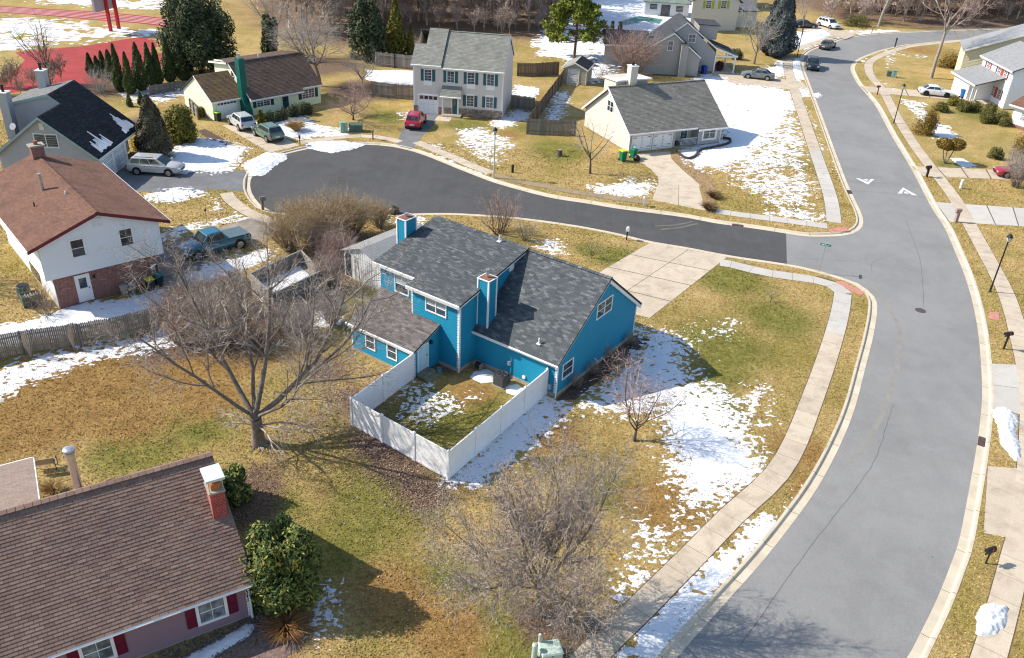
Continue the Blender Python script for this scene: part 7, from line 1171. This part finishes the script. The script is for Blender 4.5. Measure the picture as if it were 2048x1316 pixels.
car('grey_sedan', 'dark grey sedan parked at the bend seen from behind', (1655, 102), (1672, 94), 1, 'sedan', paint('dark_grey_paint', (.09, .085, .085)), z=ROAD_Z)
car('dark_suv', 'dark car beside the white SUV on the far driveway', (1600, 56), (1624, 57), 1, 'sedan', paint('navy_black_paint', (.02, .02, .028)))
car('white_suv', 'white SUV on the far driveway', (1642, 53), (1656, 57), 1, 'suvl', paint('white_paint', (.74, .74, .74), 0))
car('white_sedan', 'white sedan on the driveway by the red-shuttered house', (1851, 191.6), (1893, 196), 1, 'sedan', paint('pearl_white_paint', (.76, .76, .77), 0), rim=TRIMB)
car('red_car', 'red car at the right edge behind the grey shrub', (2062, 362), (2014, 357), -1, 'sedan', paint('red_paint', (.36, .02, .035)))
# ---------------------------------------------------------------- street furniture and small things
WOODG = pieces('weathered_boards', [(0, (.16, .145, .125)), (.4, (.22, .2, .175)), (.7, (.28, .255, .22)), (1, (.19, .165, .135))], .95, bscale=20); WOODB = plain('brown_post', (.20, .14, .10), .9, .3, 8, .3)
LANT = plain('lantern_glass', (.55, .58, .6), .2, .1, spec=.6)
def at(px, py): p = g(px, py); return (p.x, p.y, 0)
def lantern(px, py, ty, label, mat=BLACK, r=.055, group='black lantern posts'):
    h = hgt((px, py), ty); t = thing('lamp_post', label, 'street lamp', at(px, py), R_(20), group); mb = MB(); mb.tube((0, 0, -.1), (0, 0, .6), r * 1.6, r * 1.3, 10); mb.tube((0, 0, .6), (0, 0, h - .75), r * 1.1, r, 10); mb.build('pole', mat, t)
    mb = MB(); mb.lathe([(.07, h - .76), (.1, h - .72), (.05, h - .68)], k=10); mb.build('collar', BLACK, t); mb = MB(); mb.lathe([(.11, h - .68), (.21, h - .32)], k=8); mb.build('lantern', LANT, t); mb = MB(); mb.lathe([(.25, h - .32), (.24, h - .27), (.14, h - .12), (.05, h - .06), (.03, h)], k=8); cp = mb.build('lantern_cap', BLACK, t)
    for k in range(4): a = k * math.pi / 2 + .4; mb = MB(); mb.tube((math.cos(a) * .11, math.sin(a) * .11, h - .68), (math.cos(a) * .215, math.sin(a) * .215, h - .32), .012, None, 5); mb.build('lantern_rib', BLACK, t)
lantern(1979.6, 583.5, 467, 'tall black lantern post on the verge at the right, nearest the viewer'); lantern(1787.4, 246.2, 167, 'black lantern post beside the sidewalk near the white sedan'); lantern(1594, 115, 52, 'black lantern post in the snow strip by the dark spruce'); lantern(987, 356, 254, 'pale grey lamp pole at the kerb of the cul-de-sac', plain('pale_pole', (.5, .5, .48), .6), .06, None)
def mailbox(px, py, ty, label, box=BLACK, post=BLACK, rz=0, pw=.05, bw=(.5, .2, .22), flag=True, thick=False):
    h = max(.9, min(1.5, hgt((px, py), ty))); t = thing('mailbox', label, 'mailbox', at(px, py), R_(rz)); mb = MB(); mb.box(-pw, pw, -pw, pw, -.1, h - bw[2]); mb.build('post', post, t); mb = MB(); mb.box(-.05, .35, -.03, .03, h - bw[2] - .12, h - bw[2] - .06); mb.build('bracket', post, t)
    L, w, q = bw; n = 8; z0 = h - q; prof = [(-w / 2, z0), (w / 2, z0), (w / 2, z0 + q * .5)] + [(w / 2 * math.cos(a), z0 + q * .5 + q * .5 * math.sin(a)) for a in [k * math.pi / n for k in range(1, n)]] + [(-w / 2, z0 + q * .5)]
    mb = MB(); mb.face([(-L * .4, y, z) for y, z in prof[::-1]]); mb.face([(L * .6, y, z) for y, z in prof])
    for i in range(len(prof)): j = (i + 1) % len(prof); mb.face([(-L * .4, *prof[i]), (-L * .4, *prof[j]), (L * .6, *prof[j]), (L * .6, *prof[i])][::-1])
    b = mb.build('box', box, t); mb = MB(); mb.box(L * .6, L * .6 + .012, -w * .46, w * .46, z0 + .02, z0 + q * .8); mb.build('door', box, b)
    if flag: mb = MB(); mb.box(.05, .09, w / 2, w / 2 + .015, z0 + .05, z0 + .28); mb.build('flag', plain('mail_flag', (.5, .04, .03), .6) if 'mail_flag' not in bpy.data.materials else bpy.data.materials['mail_flag'], b)
    return t
mailbox(1853, 354, 331, 'black mailbox on a thick black post across from the white road arrows', rz=200, pw=.09, bw=(.6, .28, .32)); mailbox(1911, 444, 417, 'broad pinkish-brown mailbox pillar beside the pale driveway', plain('pink_brown', (.36, .27, .23), .8), plain('pink_brown_post', (.33, .24, .2), .85), 190, .13, (.55, .32, .3), False); mailbox(2007, 698, 664, 'black mailbox on a slim black post at the right edge', rz=200, bw=(.62, .3, .22)); mailbox(1971, 1127, 1095, 'black mailbox on a slim post at the lower right verge', rz=205, pw=.03, bw=(.55, .24, .24)); mailbox(1754, 190, 171, 'dark red-brown wooden mailbox at the white sedan driveway', plain('red_brown_box', (.10, .03, .03), .7), plain('red_brown_post', (.16, .07, .055), .8), 180, .06); mailbox(1790, 93, 75, 'green mailbox pillar at the far bend of the street', plain('bottle_green', (.02, .075, .06), .6), plain('bottle_green2', (.02, .07, .055), .6), 250, .12, (.5, .3, .3), False); mailbox(1743, 67, 53, 'dark brown mailbox on the far side of the bend', WOODB, WOODB, 270); mailbox(526, 419, 393, 'weathered wooden mailbox post at the turning bulb edge', WOODG, WOODB, 30, .11, (.5, .26, .28), False); mailbox(600, 290, 271, 'black mailbox on a brown post by the snow pile', BLACK, WOODB, -70); mailbox(746, 279, 259, 'grey mailbox post left of the red SUV driveway', plain('post_grey', (.2, .2, .2), .7), WOODB, -80, .07); mailbox(1253, 480, 455, 'white mailbox on a black post near the wide driveway', WHITE, BLACK, 75, .05, (.45, .3, .3), False); mailbox(1287, 412, 394, 'white mailbox post left of the cape house driveway', WHITE, WHITE, -100, .06, (.45, .2, .22), False)
# street name sign
h = hgt((1638, 544), 488); t = thing('street_sign', 'green street name sign on a slim pole at the corner', 'street sign', at(1638, 544), R_(-20)); mb = MB(); mb.tube((0, 0, -.1), (0, 0, h), .03, None, 8); mb.build('pole', STEEL, t); SG = plain('sign_green', (.0, .25, .2), .5, .05)
for z, rz in ((h - .08, 0), (h + .1, 90)):
    mb = MB(); mb.box(-.42, .42, -.012, .012, z - .09, z + .09); b = mb.build('sign_blade', SG, t); b.rotation_euler = (0, 0, R_(rz)); mb = MB(); 
    for k, (a, c) in enumerate(((-.3, -.12), (-.08, .1), (.14, .3))): mb.box(a, c, -.016, .016, z - .03, z + .03)
    mb.build('lettering', WHITE, b)
# utility boxes and pedestals
UG = plain('utility_green', (.22, .36, .28), .7, .15); UGD = plain('utility_dark_green', (.08, .13, .10), .7, .15); PGR = plain('pedestal_pale_green', (.46, .56, .48), .7, .1)
def ubox(name, label, px, py, w, d, hh, mat, rz=0, top=.03):
    t = thing(name, label, 'utility box', at(px, py), R_(rz)); mb = MB(); mb.box(-w / 2 - .06, w / 2 + .06, -d / 2 - .06, d / 2 + .06, -.03, .06); mb.build('pad', CONCW, t); mb = MB(); mb.box(-w / 2, w / 2, -d / 2, d / 2, .06, hh, 0, .02, .02); b = mb.build('cabinet', mat, t, bevel=.03); mb = MB(); mb.box(-w / 2 - .03, w / 2 + .03, -d / 2 - .03, d / 2 + .03, hh, hh + .06, 0, .05, .05); mb.build('lid', mat, t); mb = MB(); mb.box(-.012, .012, -d / 2 - .006, -d / 2 + .01, .1, hh - .04); mb.build('door_seam', BLACK, b)
ubox('utility_cabinet', 'pale green utility cabinet on the cul-de-sac lawn', 688, 264, .8, .6, 1.1, UG, 20); ubox('transformer', 'low dark green transformer beside the pale cabinet', 712, 262, 1.5, 1.1, .8, UGD, 10); ubox('utility_cabinet', 'pale green utility cabinet on the lawn across the street', 1787, 155, .7, .5, 1.1, UG, -20); ubox('transformer', 'dark green utility box left of the pale cabinet across the street', 1777, 153, .7, .7, .8, UGD, -20); ubox('transformer', 'pale green transformer at the bottom edge beneath the twiggy tree', 1100, 1312, .9, .75, .5, PGR, 15)
def pedestal(label, px, py, r, hh, mat=PGR):
    t = thing('cable_pedestal', label, 'utility post', at(px, py)); mb = MB(); mb.lathe([(r, -.05), (r, hh - r * .8)], k=12); mb.build('housing', mat, t); mb = MB(); mb.lathe([(r * 1.06, hh - r * .8), (r * 1.06, hh - r * .5), (r * .7, hh - r * .1), (r * .2, hh)], k=12); mb.build('cap', mat, t)
pedestal('thick pale green cable pedestal at the bottom edge', 1068, 1318, .12, .95); pedestal('taller slim pale green cable pedestal behind the thick one', 1078, 1300, .075, 1.0); pedestal('pale cable pedestal on the lawn right of the black pillar mailbox', 1921, 377, .17, 1.0, plain('ped_white', (.6, .63, .58), .7)); pedestal('charred dark post stub on the cul-de-sac lawn', 1025, 345, .13, hgt((1025, 345), 329), BLACK); 
st = thing('tree_stump', 'dark tree stump on the lawn left of the crooked tree', 'stump', at(1119, 312)); mb = MB(); mb.lathe([(.38, -.05), (.30, .15), (.26, .7)], k=11); mb.build('bark', BARK_D, st); mb = MB(); mb.lathe([(.24, .70), (.22, .715)], k=11); mb.build('cut_face', plain('cut_wood', (.35, .25, .16), .9), st)
for i, (x, y) in enumerate(((319, 407), (349, 404), (381, 399))): mb = MB(); c = at(x, y); mb.tube((c[0], c[1], -.05), (c[0] - .05, c[1], .75), .018, None, 6); mb.tube((c[0] - .05, c[1], .75), (c[0] - .05, c[1], .82), .04, .01, 6); tag(mb.build('drive_stake', BLACK), ('left', 'middle', 'right')[i] + ' one of three black stakes along the asphalt driveway', 'stake', 'driveway stakes')
mb = MB(); c = at(414, 446); mb.tube((c[0], c[1], -.05), (c[0], c[1], 1.1), .02, None, 6); mb.lathe([(.09, 1.1), (.11, 1.2), (.03, 1.3)], c, 8); tag(mb.build('path_light', BLACK), 'slim black path light on the lawn by the pickup', 'path light')
# wheeled bins
def bin_(label, loc, body, lid, rz=0, s=1.0, group=None):
    t = thing('wheeled_bin', label, 'bin', loc, R_(rz), group); t.scale = (s, s, s); mb = MB(); mb.hexa([(-.22, -.24, .06), (.22, -.24, .06), (.22, .24, .06), (-.22, .24, .06), (-.29, -.33, .98), (.29, -.33, .98), (.29, .33, .98), (-.29, .33, .98)]); mb.build('body', body, t, bevel=.03); mb = MB(); mb.box(-.32, .32, -.37, .36, .98, 1.07, 0, .05, .05); mb.build('lid', lid, t, bevel=.02)
    for sx in (-1, 1): mb = MB(); mb.tube((sx * .2, .27, .11), (sx * .27, .27, .11), .11, None, 12); mb.build('wheel', TYRE, t)
    mb = MB(); mb.tube((-.25, .38, .95), (.25, .38, .95), .02, None, 6); mb.build('handle', body, t)
BG = plain('bin_green', (.0, .17, .07), .6, .1); YL = plain('lid_yellow', (.60, .55, .02), .6, .08); DKB = plain('bin_dark', (.04, .042, .045), .6, .1); LM = plain('lid_lime', (.30, .62, .03), .6); BB = plain('bin_blue', (.012, .05, .30), .6, .1); TL = plain('lid_teal', (.0, .16, .15), .6); BT = plain('bin_teal_dark', (.015, .045, .05), .6)
bin_('green wheeled bin with yellow lid by the cape house garage', at(1245, 322), BG, YL, 26, 1.15); bin_('green wheeled bin beside the bags at the cape house garage', at(1266, 316), BG, BG, 40, 1.0); bin_('dark wheeled bin with lime lid at the cream house garage', at(437, 242), DKB, LM, 46); bin_('dark teal wheeled bin in front of the beige garage door', at(846, 222), BT, BT, -5, 1.1); bin_('blue wheeled bin in front of the beige garage door', at(857, 223), BB, BB, -5, 1.1); bin_('blue wheeled bin at the corner of the porch house', at(1407, 148), BB, BB, 28, 1.15); bin_('blue wheeled bin with pale label by the white garage', at(1925, 196), plain('bin_midblue', (.02, .12, .38), .6), plain('bin_midblue2', (.03, .14, .42), .6), 100, 1.2); bin_('dark wheeled bin with yellow lid at the brick wall', mw2 @ Vector((6.0, -.75, 0)), DKB, YL, 41, .95); bin_('teal-lidded wheeled bin at the brick wall corner', mw2 @ Vector((6.75, -.5, 0)), BT, TL, 41, .95)
def can(label, loc, mat):
    t = thing('trash_can', label, 'trash can', loc); mb = MB(); mb.lathe([(.2, 0), (.27, .72), (.28, .74)], k=14); mb.build('body', mat, t); mb = MB(); mb.lathe([(.30, .73), (.3, .77), (.2, .85), (.05, .87)], k=14); mb.build('lid', mat, t); mb = MB(); mb.box(-.31, -.28, -.05, .05, .6, .66); mb.box(.28, .31, -.05, .05, .6, .66); mb.build('handle', mat, t)
CG = plain('can_taupe', (.33, .30, .26), .7, .1); can('taupe round trash can at the brick wall, left of the pair', mw2 @ Vector((4.25, -.45, 0)), CG); can('taupe round trash can at the brick wall, right of the pair', mw2 @ Vector((4.85, -.42, 0)), plain('can_taupe2', (.28, .26, .23), .7, .1))
def bag(label, px, py, r, h, mat, seed):
    nr = np.random.default_rng(seed); mb = MB(); c = at(px, py); mb.lathe([(r * .7, 0), (r, h * .3), (r * .85, h * .65), (r * .35, h * .9), (r * .12, h)], c, 11); mb.v = [(x + nr.normal(0, .03), y + nr.normal(0, .03), z) for x, y, z in mb.v]; tag(mb.build('trash_bag', mat, smooth=True), label, 'bag')
bag('white trash bag on the heap by the cape house garage', 1268, 306, .4, .9, plain('white_bag', (.7, .7, .72), .5), 1); bag('black trash bag leaning by the green bins', 1273, 321, .42, .65, plain('black_bag', (.02, .02, .024), .4), 2); bag('black tarp-covered heap at the near edge of the turning bulb', 787, 426, .55, .7, bpy.data.materials['black_bag'], 3); bag('dark grey covered mound under the twiggy tree by the sidewalk', 1185, 1258, .5, .75, plain('dark_grey_cover', (.06, .07, .075), .7, .2), 4)
# outdoor units by the brick house
t = thing('condenser', 'round green-grey condenser unit at the left of the brick house', 'air conditioner', mw2 @ Vector((-1.4, 3.3, 0))); mb = MB(); mb.lathe([(.42, 0), (.45, .1), (.45, .85), (.4, .9)], k=16); mb.build('casing', plain('condenser_green', (.10, .13, .12), .6), t); mb = MB(); mb.lathe([(.36, .9), (.36, .93), (.3, .94)], k=16); mb.build('grille', BLACK, t)
t = thing('wood_bunker', 'small green board bin of firewood beside the brick house', 'bin', mw2 @ Vector((-1.3, 1.9, 0)), R_(41)); 
for a in ((-.6, .6, -.45, -.4), (-.6, .6, .4, .45), (-.6, -.55, -.4, .4), (.55, .6, -.4, .4)): mb = MB(); mb.box(*a, 0, .8); mb.build('panel', UGD, t)
for k in range(6): mb = MB(); mb.tube((-.45 + k * .18, -.38, .6 + .05 * (k % 2)), (-.45 + k * .18, .38, .6 + .05 * (k % 2)), .07, None, 7); mb.build('log', BARK_L, t)
# ---------------------------------------------------------------- wooden fences
def board_fence(name, label, px, hpx=None, hh=None, picket=.14, mat=WOODG, post=2.4, pointed=True, gap=.012, group=None):
    P = [g(*p) for p in px]; t = thing(name, label, 'fence', (P[0].x, P[0].y, 0), 0, group); o = P[0].copy(); rr = random.Random(int(px[0][0])); me = {}
    for a, b in zip(P[:-1], P[1:]):
        a = a - o; b = b - o; d = b - a; L = d.length; d.normalize(); s_ = Vector((-d.y, d.x, 0)); n = max(1, round(L / post))
        for k in range(n):
            q0, q1 = a.lerp(b, k / n), a.lerp(b, (k + 1) / n); mb = MB(); m = max(2, int((q1 - q0).length / picket))
            for j in range(m):
                u = q0.lerp(q1, j / m); v = q0.lerp(q1, (j + 1) / m) - d * gap; w = s_ * .012; z = hh * rr.uniform(.97, 1.02); c = (u + v) / 2; mb.hexa([u - w, v - w, v + w, u + w] + [x + Vector((0, 0, z - (.08 if pointed else 0))) for x in (u - w, v - w, v + w, u + w)])
                if pointed: mb.face([u - w + Vector((0, 0, z - .08)), v - w + Vector((0, 0, z - .08)), c + Vector((0, 0, z))]); mb.face([v + w + Vector((0, 0, z - .08)), u + w + Vector((0, 0, z - .08)), c + Vector((0, 0, z))])
            tag(mb.build('picket_panel', mat, t), kind='stuff'); mb = MB()
            for z in (.35, hh - .4): w0, w1 = s_ * .012, s_ * .06; mb.hexa([x + Vector((0, 0, z)) for x in (q0 - w1, q1 - w1, q1 - w0, q0 - w0)] + [x + Vector((0, 0, z + .09)) for x in (q0 - w1, q1 - w1, q1 - w0, q0 - w0)])
            mb.build('rail', mat, t)
        for k in range(n + 1): c = a.lerp(b, k / n) - s_ * .08; mb = MB(); mb.box(c.x - .05, c.x + .05, c.y - .05, c.y + .05, -.1, hh - .05); mb.build('post', mat, t)
hf = hgt((100, 702), 657); 
board_fence('picket_fence', 'grey weathered picket fence across the left yard, left section', [(-60, 730), (48, 706), (142, 693)], hh=hf, picket=.11); board_fence('picket_fence', 'grey weathered picket fence across the left yard, section near the thicket', [(166, 690), (228, 679), (322, 656)], hh=hf, picket=.11)
board_fence('picket_fence', 'narrow grey picket gate between the two left yard fence sections', [(146, 692.4), (162, 690.4)], hh=hf * 1.03, picket=.11); board_fence('board_fence', 'grey board fence along the front of the narrow side yard', [(1053, 268), (1100, 270), (1150, 271)], hh=1.8, pointed=False); board_fence('board_fence', 'long brown-grey board fence running back to the tan shed', [(1056, 262), (1090, 215), (1126, 165)], hh=1.8, pointed=False, mat=pieces('brown_boards', [(0, (.15, .11, .08)), (.5, (.22, .165, .12)), (1, (.27, .21, .155))], .95)); board_fence('board_fence', 'grey gate fence beside the two-storey house', [(1022, 217), (1068, 223)], hh=1.8); board_fence('board_fence', 'brown board fence behind the two-storey house yard', [(1034, 152), (1075, 152), (1116, 149)], hh=1.9, mat=bpy.data.materials['brown_boards']); board_fence('board_fence', 'grey board fence at the wood edge left of the two-storey house', [(752, 132), (790, 136), (828, 140)], hh=2.0, pointed=False); board_fence('board_fence', 'grey stockade fence joining the left side of the two-storey house', [(745, 192), (790, 197), (828, 199)], hh=1.9); board_fence('board_fence', 'short grey fence left of the cream house garage', [(372, 196), (383, 222), (398, 240)], hh=1.5); board_fence('board_fence', 'low board fence behind the black-roofed house', [(300, 190), (350, 182), (392, 180)], hh=1.2)
# board enclosure with snow inside
E_ = [g(x, y, 1.7) for x, y in ((500, 547), (545, 588), (641, 542), (602, 501))]; t = thing('board_enclosure', 'roofless grey board enclosure with snow inside, amid the thickets', 'enclosure', (E_[0].x, E_[0].y, 0)); o = Vector((E_[0].x, E_[0].y, 0))
PALEW = pieces('pale_boards', [(0, (.30, .27, .24)), (.5, (.38, .345, .305)), (1, (.26, .235, .21))], .95); SLATEW = pieces('slate_boards', [(0, (.08, .095, .11)), (.5, (.12, .135, .15)), (1, (.10, .11, .12))], .9)
for i in range(4):
    a = E_[i] - o; b = E_[(i + 1) % 4] - o; a.z = b.z = 0; d = (b - a); L = d.length; d.normalize(); s_ = Vector((d.y, -d.x, 0)); n = int(L / .2); mt = (PALEW, SLATEW, WOODG, WOODG)[i]; par = None
    mb = MB(); w = s_ * .05; mb.hexa([a - w + Vector((0, 0, 1.68)), b - w + Vector((0, 0, 1.68)), b + w + Vector((0, 0, 1.68)), a + w + Vector((0, 0, 1.68)), a - w + Vector((0, 0, 1.74)), b - w + Vector((0, 0, 1.74)), b + w + Vector((0, 0, 1.74)), a + w + Vector((0, 0, 1.74))]); par = mb.build('top_rail', PALEW, t)
    for k in range(n): u = a + d * (L * k / n); v = a + d * (L * (k + 1) / n - .01); w = s_ * .015; mb = MB(); mb.hexa([u - w, v - w, v + w, u + w] + [x + Vector((0, 0, 1.68)) for x in (u - w, v - w, v + w, u + w)]); mb.build('board', mt, par)
mb = MB(); mb.face([(q.x - o.x, q.y - o.y, .715) for q in E_]); mb.build('deck', WOODG, t)
cs = [sum((q[i] for q in E_), 0) / 4 for i in (0, 1)]
def snow_poly(label, W, res, h, soft, z0, seed, amp=.5):
    global gp
    keep = gp; gp = lambda p, z=0: [Vector((x, y, 0)) for x, y in p]; snow(label, [(W, 1.0)], res, h, soft, z0, 2, seed, amp); gp = keep
snow_poly('snow lying inside the board enclosure', [(cs[0] + (q.x - cs[0]) * .8, cs[1] + (q.y - cs[1]) * .8) for q in E_], .09, .08, .4, .72, 60); snow('small snow lump lying on the street by the verge', [([(1628, 187), (1638, 184), (1645, 190), (1636, 195)], 1.2)], .08, .2, .4, z0=ROAD_Z, amp=.3, seed=61)
# bench
c = g(92, 938); t = thing('garden_bench', 'small tan-slatted metal bench on the lawn behind the mauve house', 'bench', (c.x, c.y, 0), R_(200)); BT2 = plain('bench_tan', (.42, .34, .25), .7, .1); 
for k in range(4): mb = MB(); mb.box(-.55, .55, -.22 + k * .115, -.13 + k * .115, .42, .45); mb.build('seat_slat', BT2, t)
mb = MB(); mb.hexa([(-.55, .24, .5), (.55, .24, .5), (.55, .27, .5), (-.55, .27, .5), (-.55, .36, .92), (.55, .36, .92), (.55, .39, .92), (-.55, .39, .92)]); mb.build('backrest', BT2, t)
for sx in (-1, 1):
    for y0, y1, z1 in ((-.2, -.22, .62), (.25, .4, .95)): mb = MB(); mb.tube((sx * .56, y0, 0), (sx * .56, y1, z1), .022, None, 6); mb.build('leg', BLACK, t)
    mb = MB(); mb.tube((sx * .56, -.22, .62), (sx * .56, .33, .64), .022, None, 6); mb.build('armrest', BLACK, t)
# scoreboard at the track
P0, P1 = g(222, 63), g(238, 58); z1 = hgt((222, 63), 20); t = thing('scoreboard', 'grey scoreboard on two red posts at the running track', 'scoreboard', (P0.x, P0.y, 0), math.atan2(P1.y - P0.y, P1.x - P0.x)); L = (P1 - P0).length; SR = plain('post_red', (.45, .02, .03), .6); SBG = plain('board_grey', (.42, .36, .36), .7)
for x in (0, L): mb = MB(); mb.box(x - .22, x + .22, -.2, .2, -.1, z1 + 5.5); mb.build('post', SR, t)
mb = MB(); mb.box(-2.6, L + .3, .2, .6, z1, z1 + 5); mb.build('board', SBG, t); mb = MB(); mb.box(-2.7, L + .4, .1, .7, z1 + 5, z1 + 5.3); mb.build('top_beam', SR, t)
# small things around the doors
for px, py, r, h, m, lb in ((878, 222, .22, .5, plain('red_pot', (.35, .03, .04), .6), 'red pot by the beige porch post'), (909, 226, .25, .45, plain('yellow_toy', (.55, .42, .04), .6), 'yellow ornament by the beige porch'), (870, 221, .3, .5, G_DARK, 'potted green plant beside the beige garage')): mb = MB(); mb.lathe([(r * .7, 0), (r, h * .6), (r * .9, h), (r * .3, h * 1.1)], at(px, py), 10); tag(mb.build('garden_pot', m), lb, 'pot')
ln = smooth_line(gp([(1353, 304), (1362, 312), (1376, 319), (1392, 312), (1398, 302), (1425, 296), (1452, 290), (1461, 284), (1456, 278), (1446, 277)]), .4); t = thing('garden_edging', 'dark timber edging of the snowy bed before the cape house', 'edging')
for i in range(len(ln) - 1):
    a, b = ln[i], ln[i + 1]; d = (b - a).normalized(); s_ = Vector((-d.y, d.x, 0)) * .1; mb = MB(); mb.hexa([a - s_, b - s_, b + s_, a + s_] + [x + Vector((0, 0, .22 + .03 * (i % 2))) for x in (a - s_, b - s_, b + s_, a + s_)]); mb.build('block', plain('edging_dark', (.07, .06, .055), .9, .3) if i == 0 else bpy.data.materials['edging_dark'], t)
snow('snow in the edged bed before the cape house', [([(1362, 303), (1378, 315), (1394, 304), (1430, 292), (1452, 284), (1440, 280)], .9)], .12, .07, .5, seed=62)
# cracks and the worn line in the street
def ribbon(name, px, w, mat, z, parent, wob=0, seed=0):
    rr = random.Random(seed); L = smooth_line(gp(px, ROAD_Z), .5); L = [p + Vector((rr.gauss(0, wob), rr.gauss(0, wob), z)) for p in L]; a = offset_line(L, w / 2); b = offset_line(L, -w / 2); mb = MB()
    for i in range(len(L) - 1): mb.face([b[i], b[i + 1], a[i + 1], a[i]])
    return mb.build(name, mat, parent)
MR = bpy.data.objects['main_road']; CK = plain('tar_crack', (.13, .132, .135), .9); WL = plain('worn_paint', (.262, .25, .222), .9, .12, 1.5)
for k, (px, w) in enumerate((([(1787, 808), (1770, 860), (1747, 925), (1697, 996), (1650, 1056), (1606, 1113), (1528, 1223), (1480, 1290)], .03), ([(1812, 440), (1830, 490), (1840, 520), (1845, 565), (1848, 612)], .035), ([(1590, 517), (1660, 520), (1720, 523)], .03), ([(1745, 545), (1742, 530), (1752, 520), (1768, 517)], .03), ([(1695, 362), (1760, 366), (1840, 374)], .04), ([(1703, 382), (1780, 386), (1850, 396)], .04))): ribbon('crack', px, w, CK, .004, MR, .015, k)
ribbon('worn_line', [(1735, 562), (1765, 595), (1793, 640), (1800, 680), (1795, 730), (1775, 800), (1740, 875), (1700, 925)], .32, WL, .003, MR, .03, 9)
CS = bpy.data.objects['cul_de_sac']; TT = plain('tyre_dust', (.15, .14, .115), .9, .2, 1)
for k, px in enumerate(([(1395, 447), (1360, 455), (1320, 459)], [(1385, 443), (1350, 450), (1310, 452)])): ribbon('dust_track', px, .25, TT, .007, CS, .02, k)
# ---------------------------------------------------------------- grass tufts over the nearer lawns (one uncountable mass)
def tufts():
    nr = np.random.default_rng(8); n = 330000; u = nr.random(n); Y = 17 + (92 - 17) * u ** 1.25; X = nr.uniform(-1, 1, n) * (Y * .72 + 6)
    ok = sdist(X, Y, hole) < -.06
    for p in list(SOLID): 
        b = np.array(p); k = np.where(ok & (X > b[:, 0].min()) & (X < b[:, 0].max()) & (Y > b[:, 1].min()) & (Y < b[:, 1].max()))[0]
        if len(k): s = sdist(X[k], Y[k], p); ok[k[(s > .15) & (nr.random(len(k)) > .03)]] = False
    for o in COL.objects:                                  # keep the paving, drives and house plans clear
        if o.get('kind') == 'structure' and o.name.split('.')[0] in ('sidewalk', 'driveway', 'garden_bed'):
            ms = [c for c in o.children if c.name.startswith('bedding')] or ([o] if o.type == 'MESH' else [])
            for m in ms:
                V = np.array([v.co[:2] for v in m.data.vertices])
                for f in m.data.polygons:
                    q = V[list(f.vertices)]; k = np.where(ok & (X > q[:, 0].min()) & (X < q[:, 0].max()) & (Y > q[:, 1].min()) & (Y < q[:, 1].max()))[0]
                    if len(k): ok[k[sdist(X[k], Y[k], q) > 0]] = False
    for mw, x0, x1, y0, y1 in ((mwB, -14, 0, -4, 10), (mw2, -.1, 7, 0, 14), (mwP, -14, .1, 0, 12)):
        i = mw.inverted(); lx = X * i[0][0] + Y * i[0][1] + i[0][3]; ly = X * i[1][0] + Y * i[1][1] + i[1][3]; ok &= ~((lx > x0) & (lx < x1) & (ly > y0) & (ly < y1))
    X, Y = X[ok], Y[ok]; n = len(X); h = nr.uniform(.03, .085, n) * (1 + (Y - 17) / 90); w = nr.uniform(.012, .03, n) * (1 + (Y - 17) / 70); a = nr.uniform(0, 2 * math.pi, n); l = nr.normal(0, .9, (n, 2)) * h[:, None]
    C_ = np.stack([X, Y, np.zeros(n)], 1); d = np.stack([np.cos(a), np.sin(a), np.zeros(n)], 1) * w[:, None]; tip = C_ + np.concatenate([l, h[:, None]], 1)
    V = np.stack([C_ - d, C_ + d, tip], 1).reshape(-1, 3); me = npmesh('grass', V, np.arange(3 * n).reshape(-1, 3), lawn_mat(True)); at = me.attributes.new('tint', 'FLOAT_COLOR', 'POINT'); at.data.foreach_set('color', np.repeat(tint(C_), 3, 0).ravel())
    tag(link('grass', me), 'short dry winter grass tufts all over the nearer lawns', 'grass', kind='stuff')
tufts()
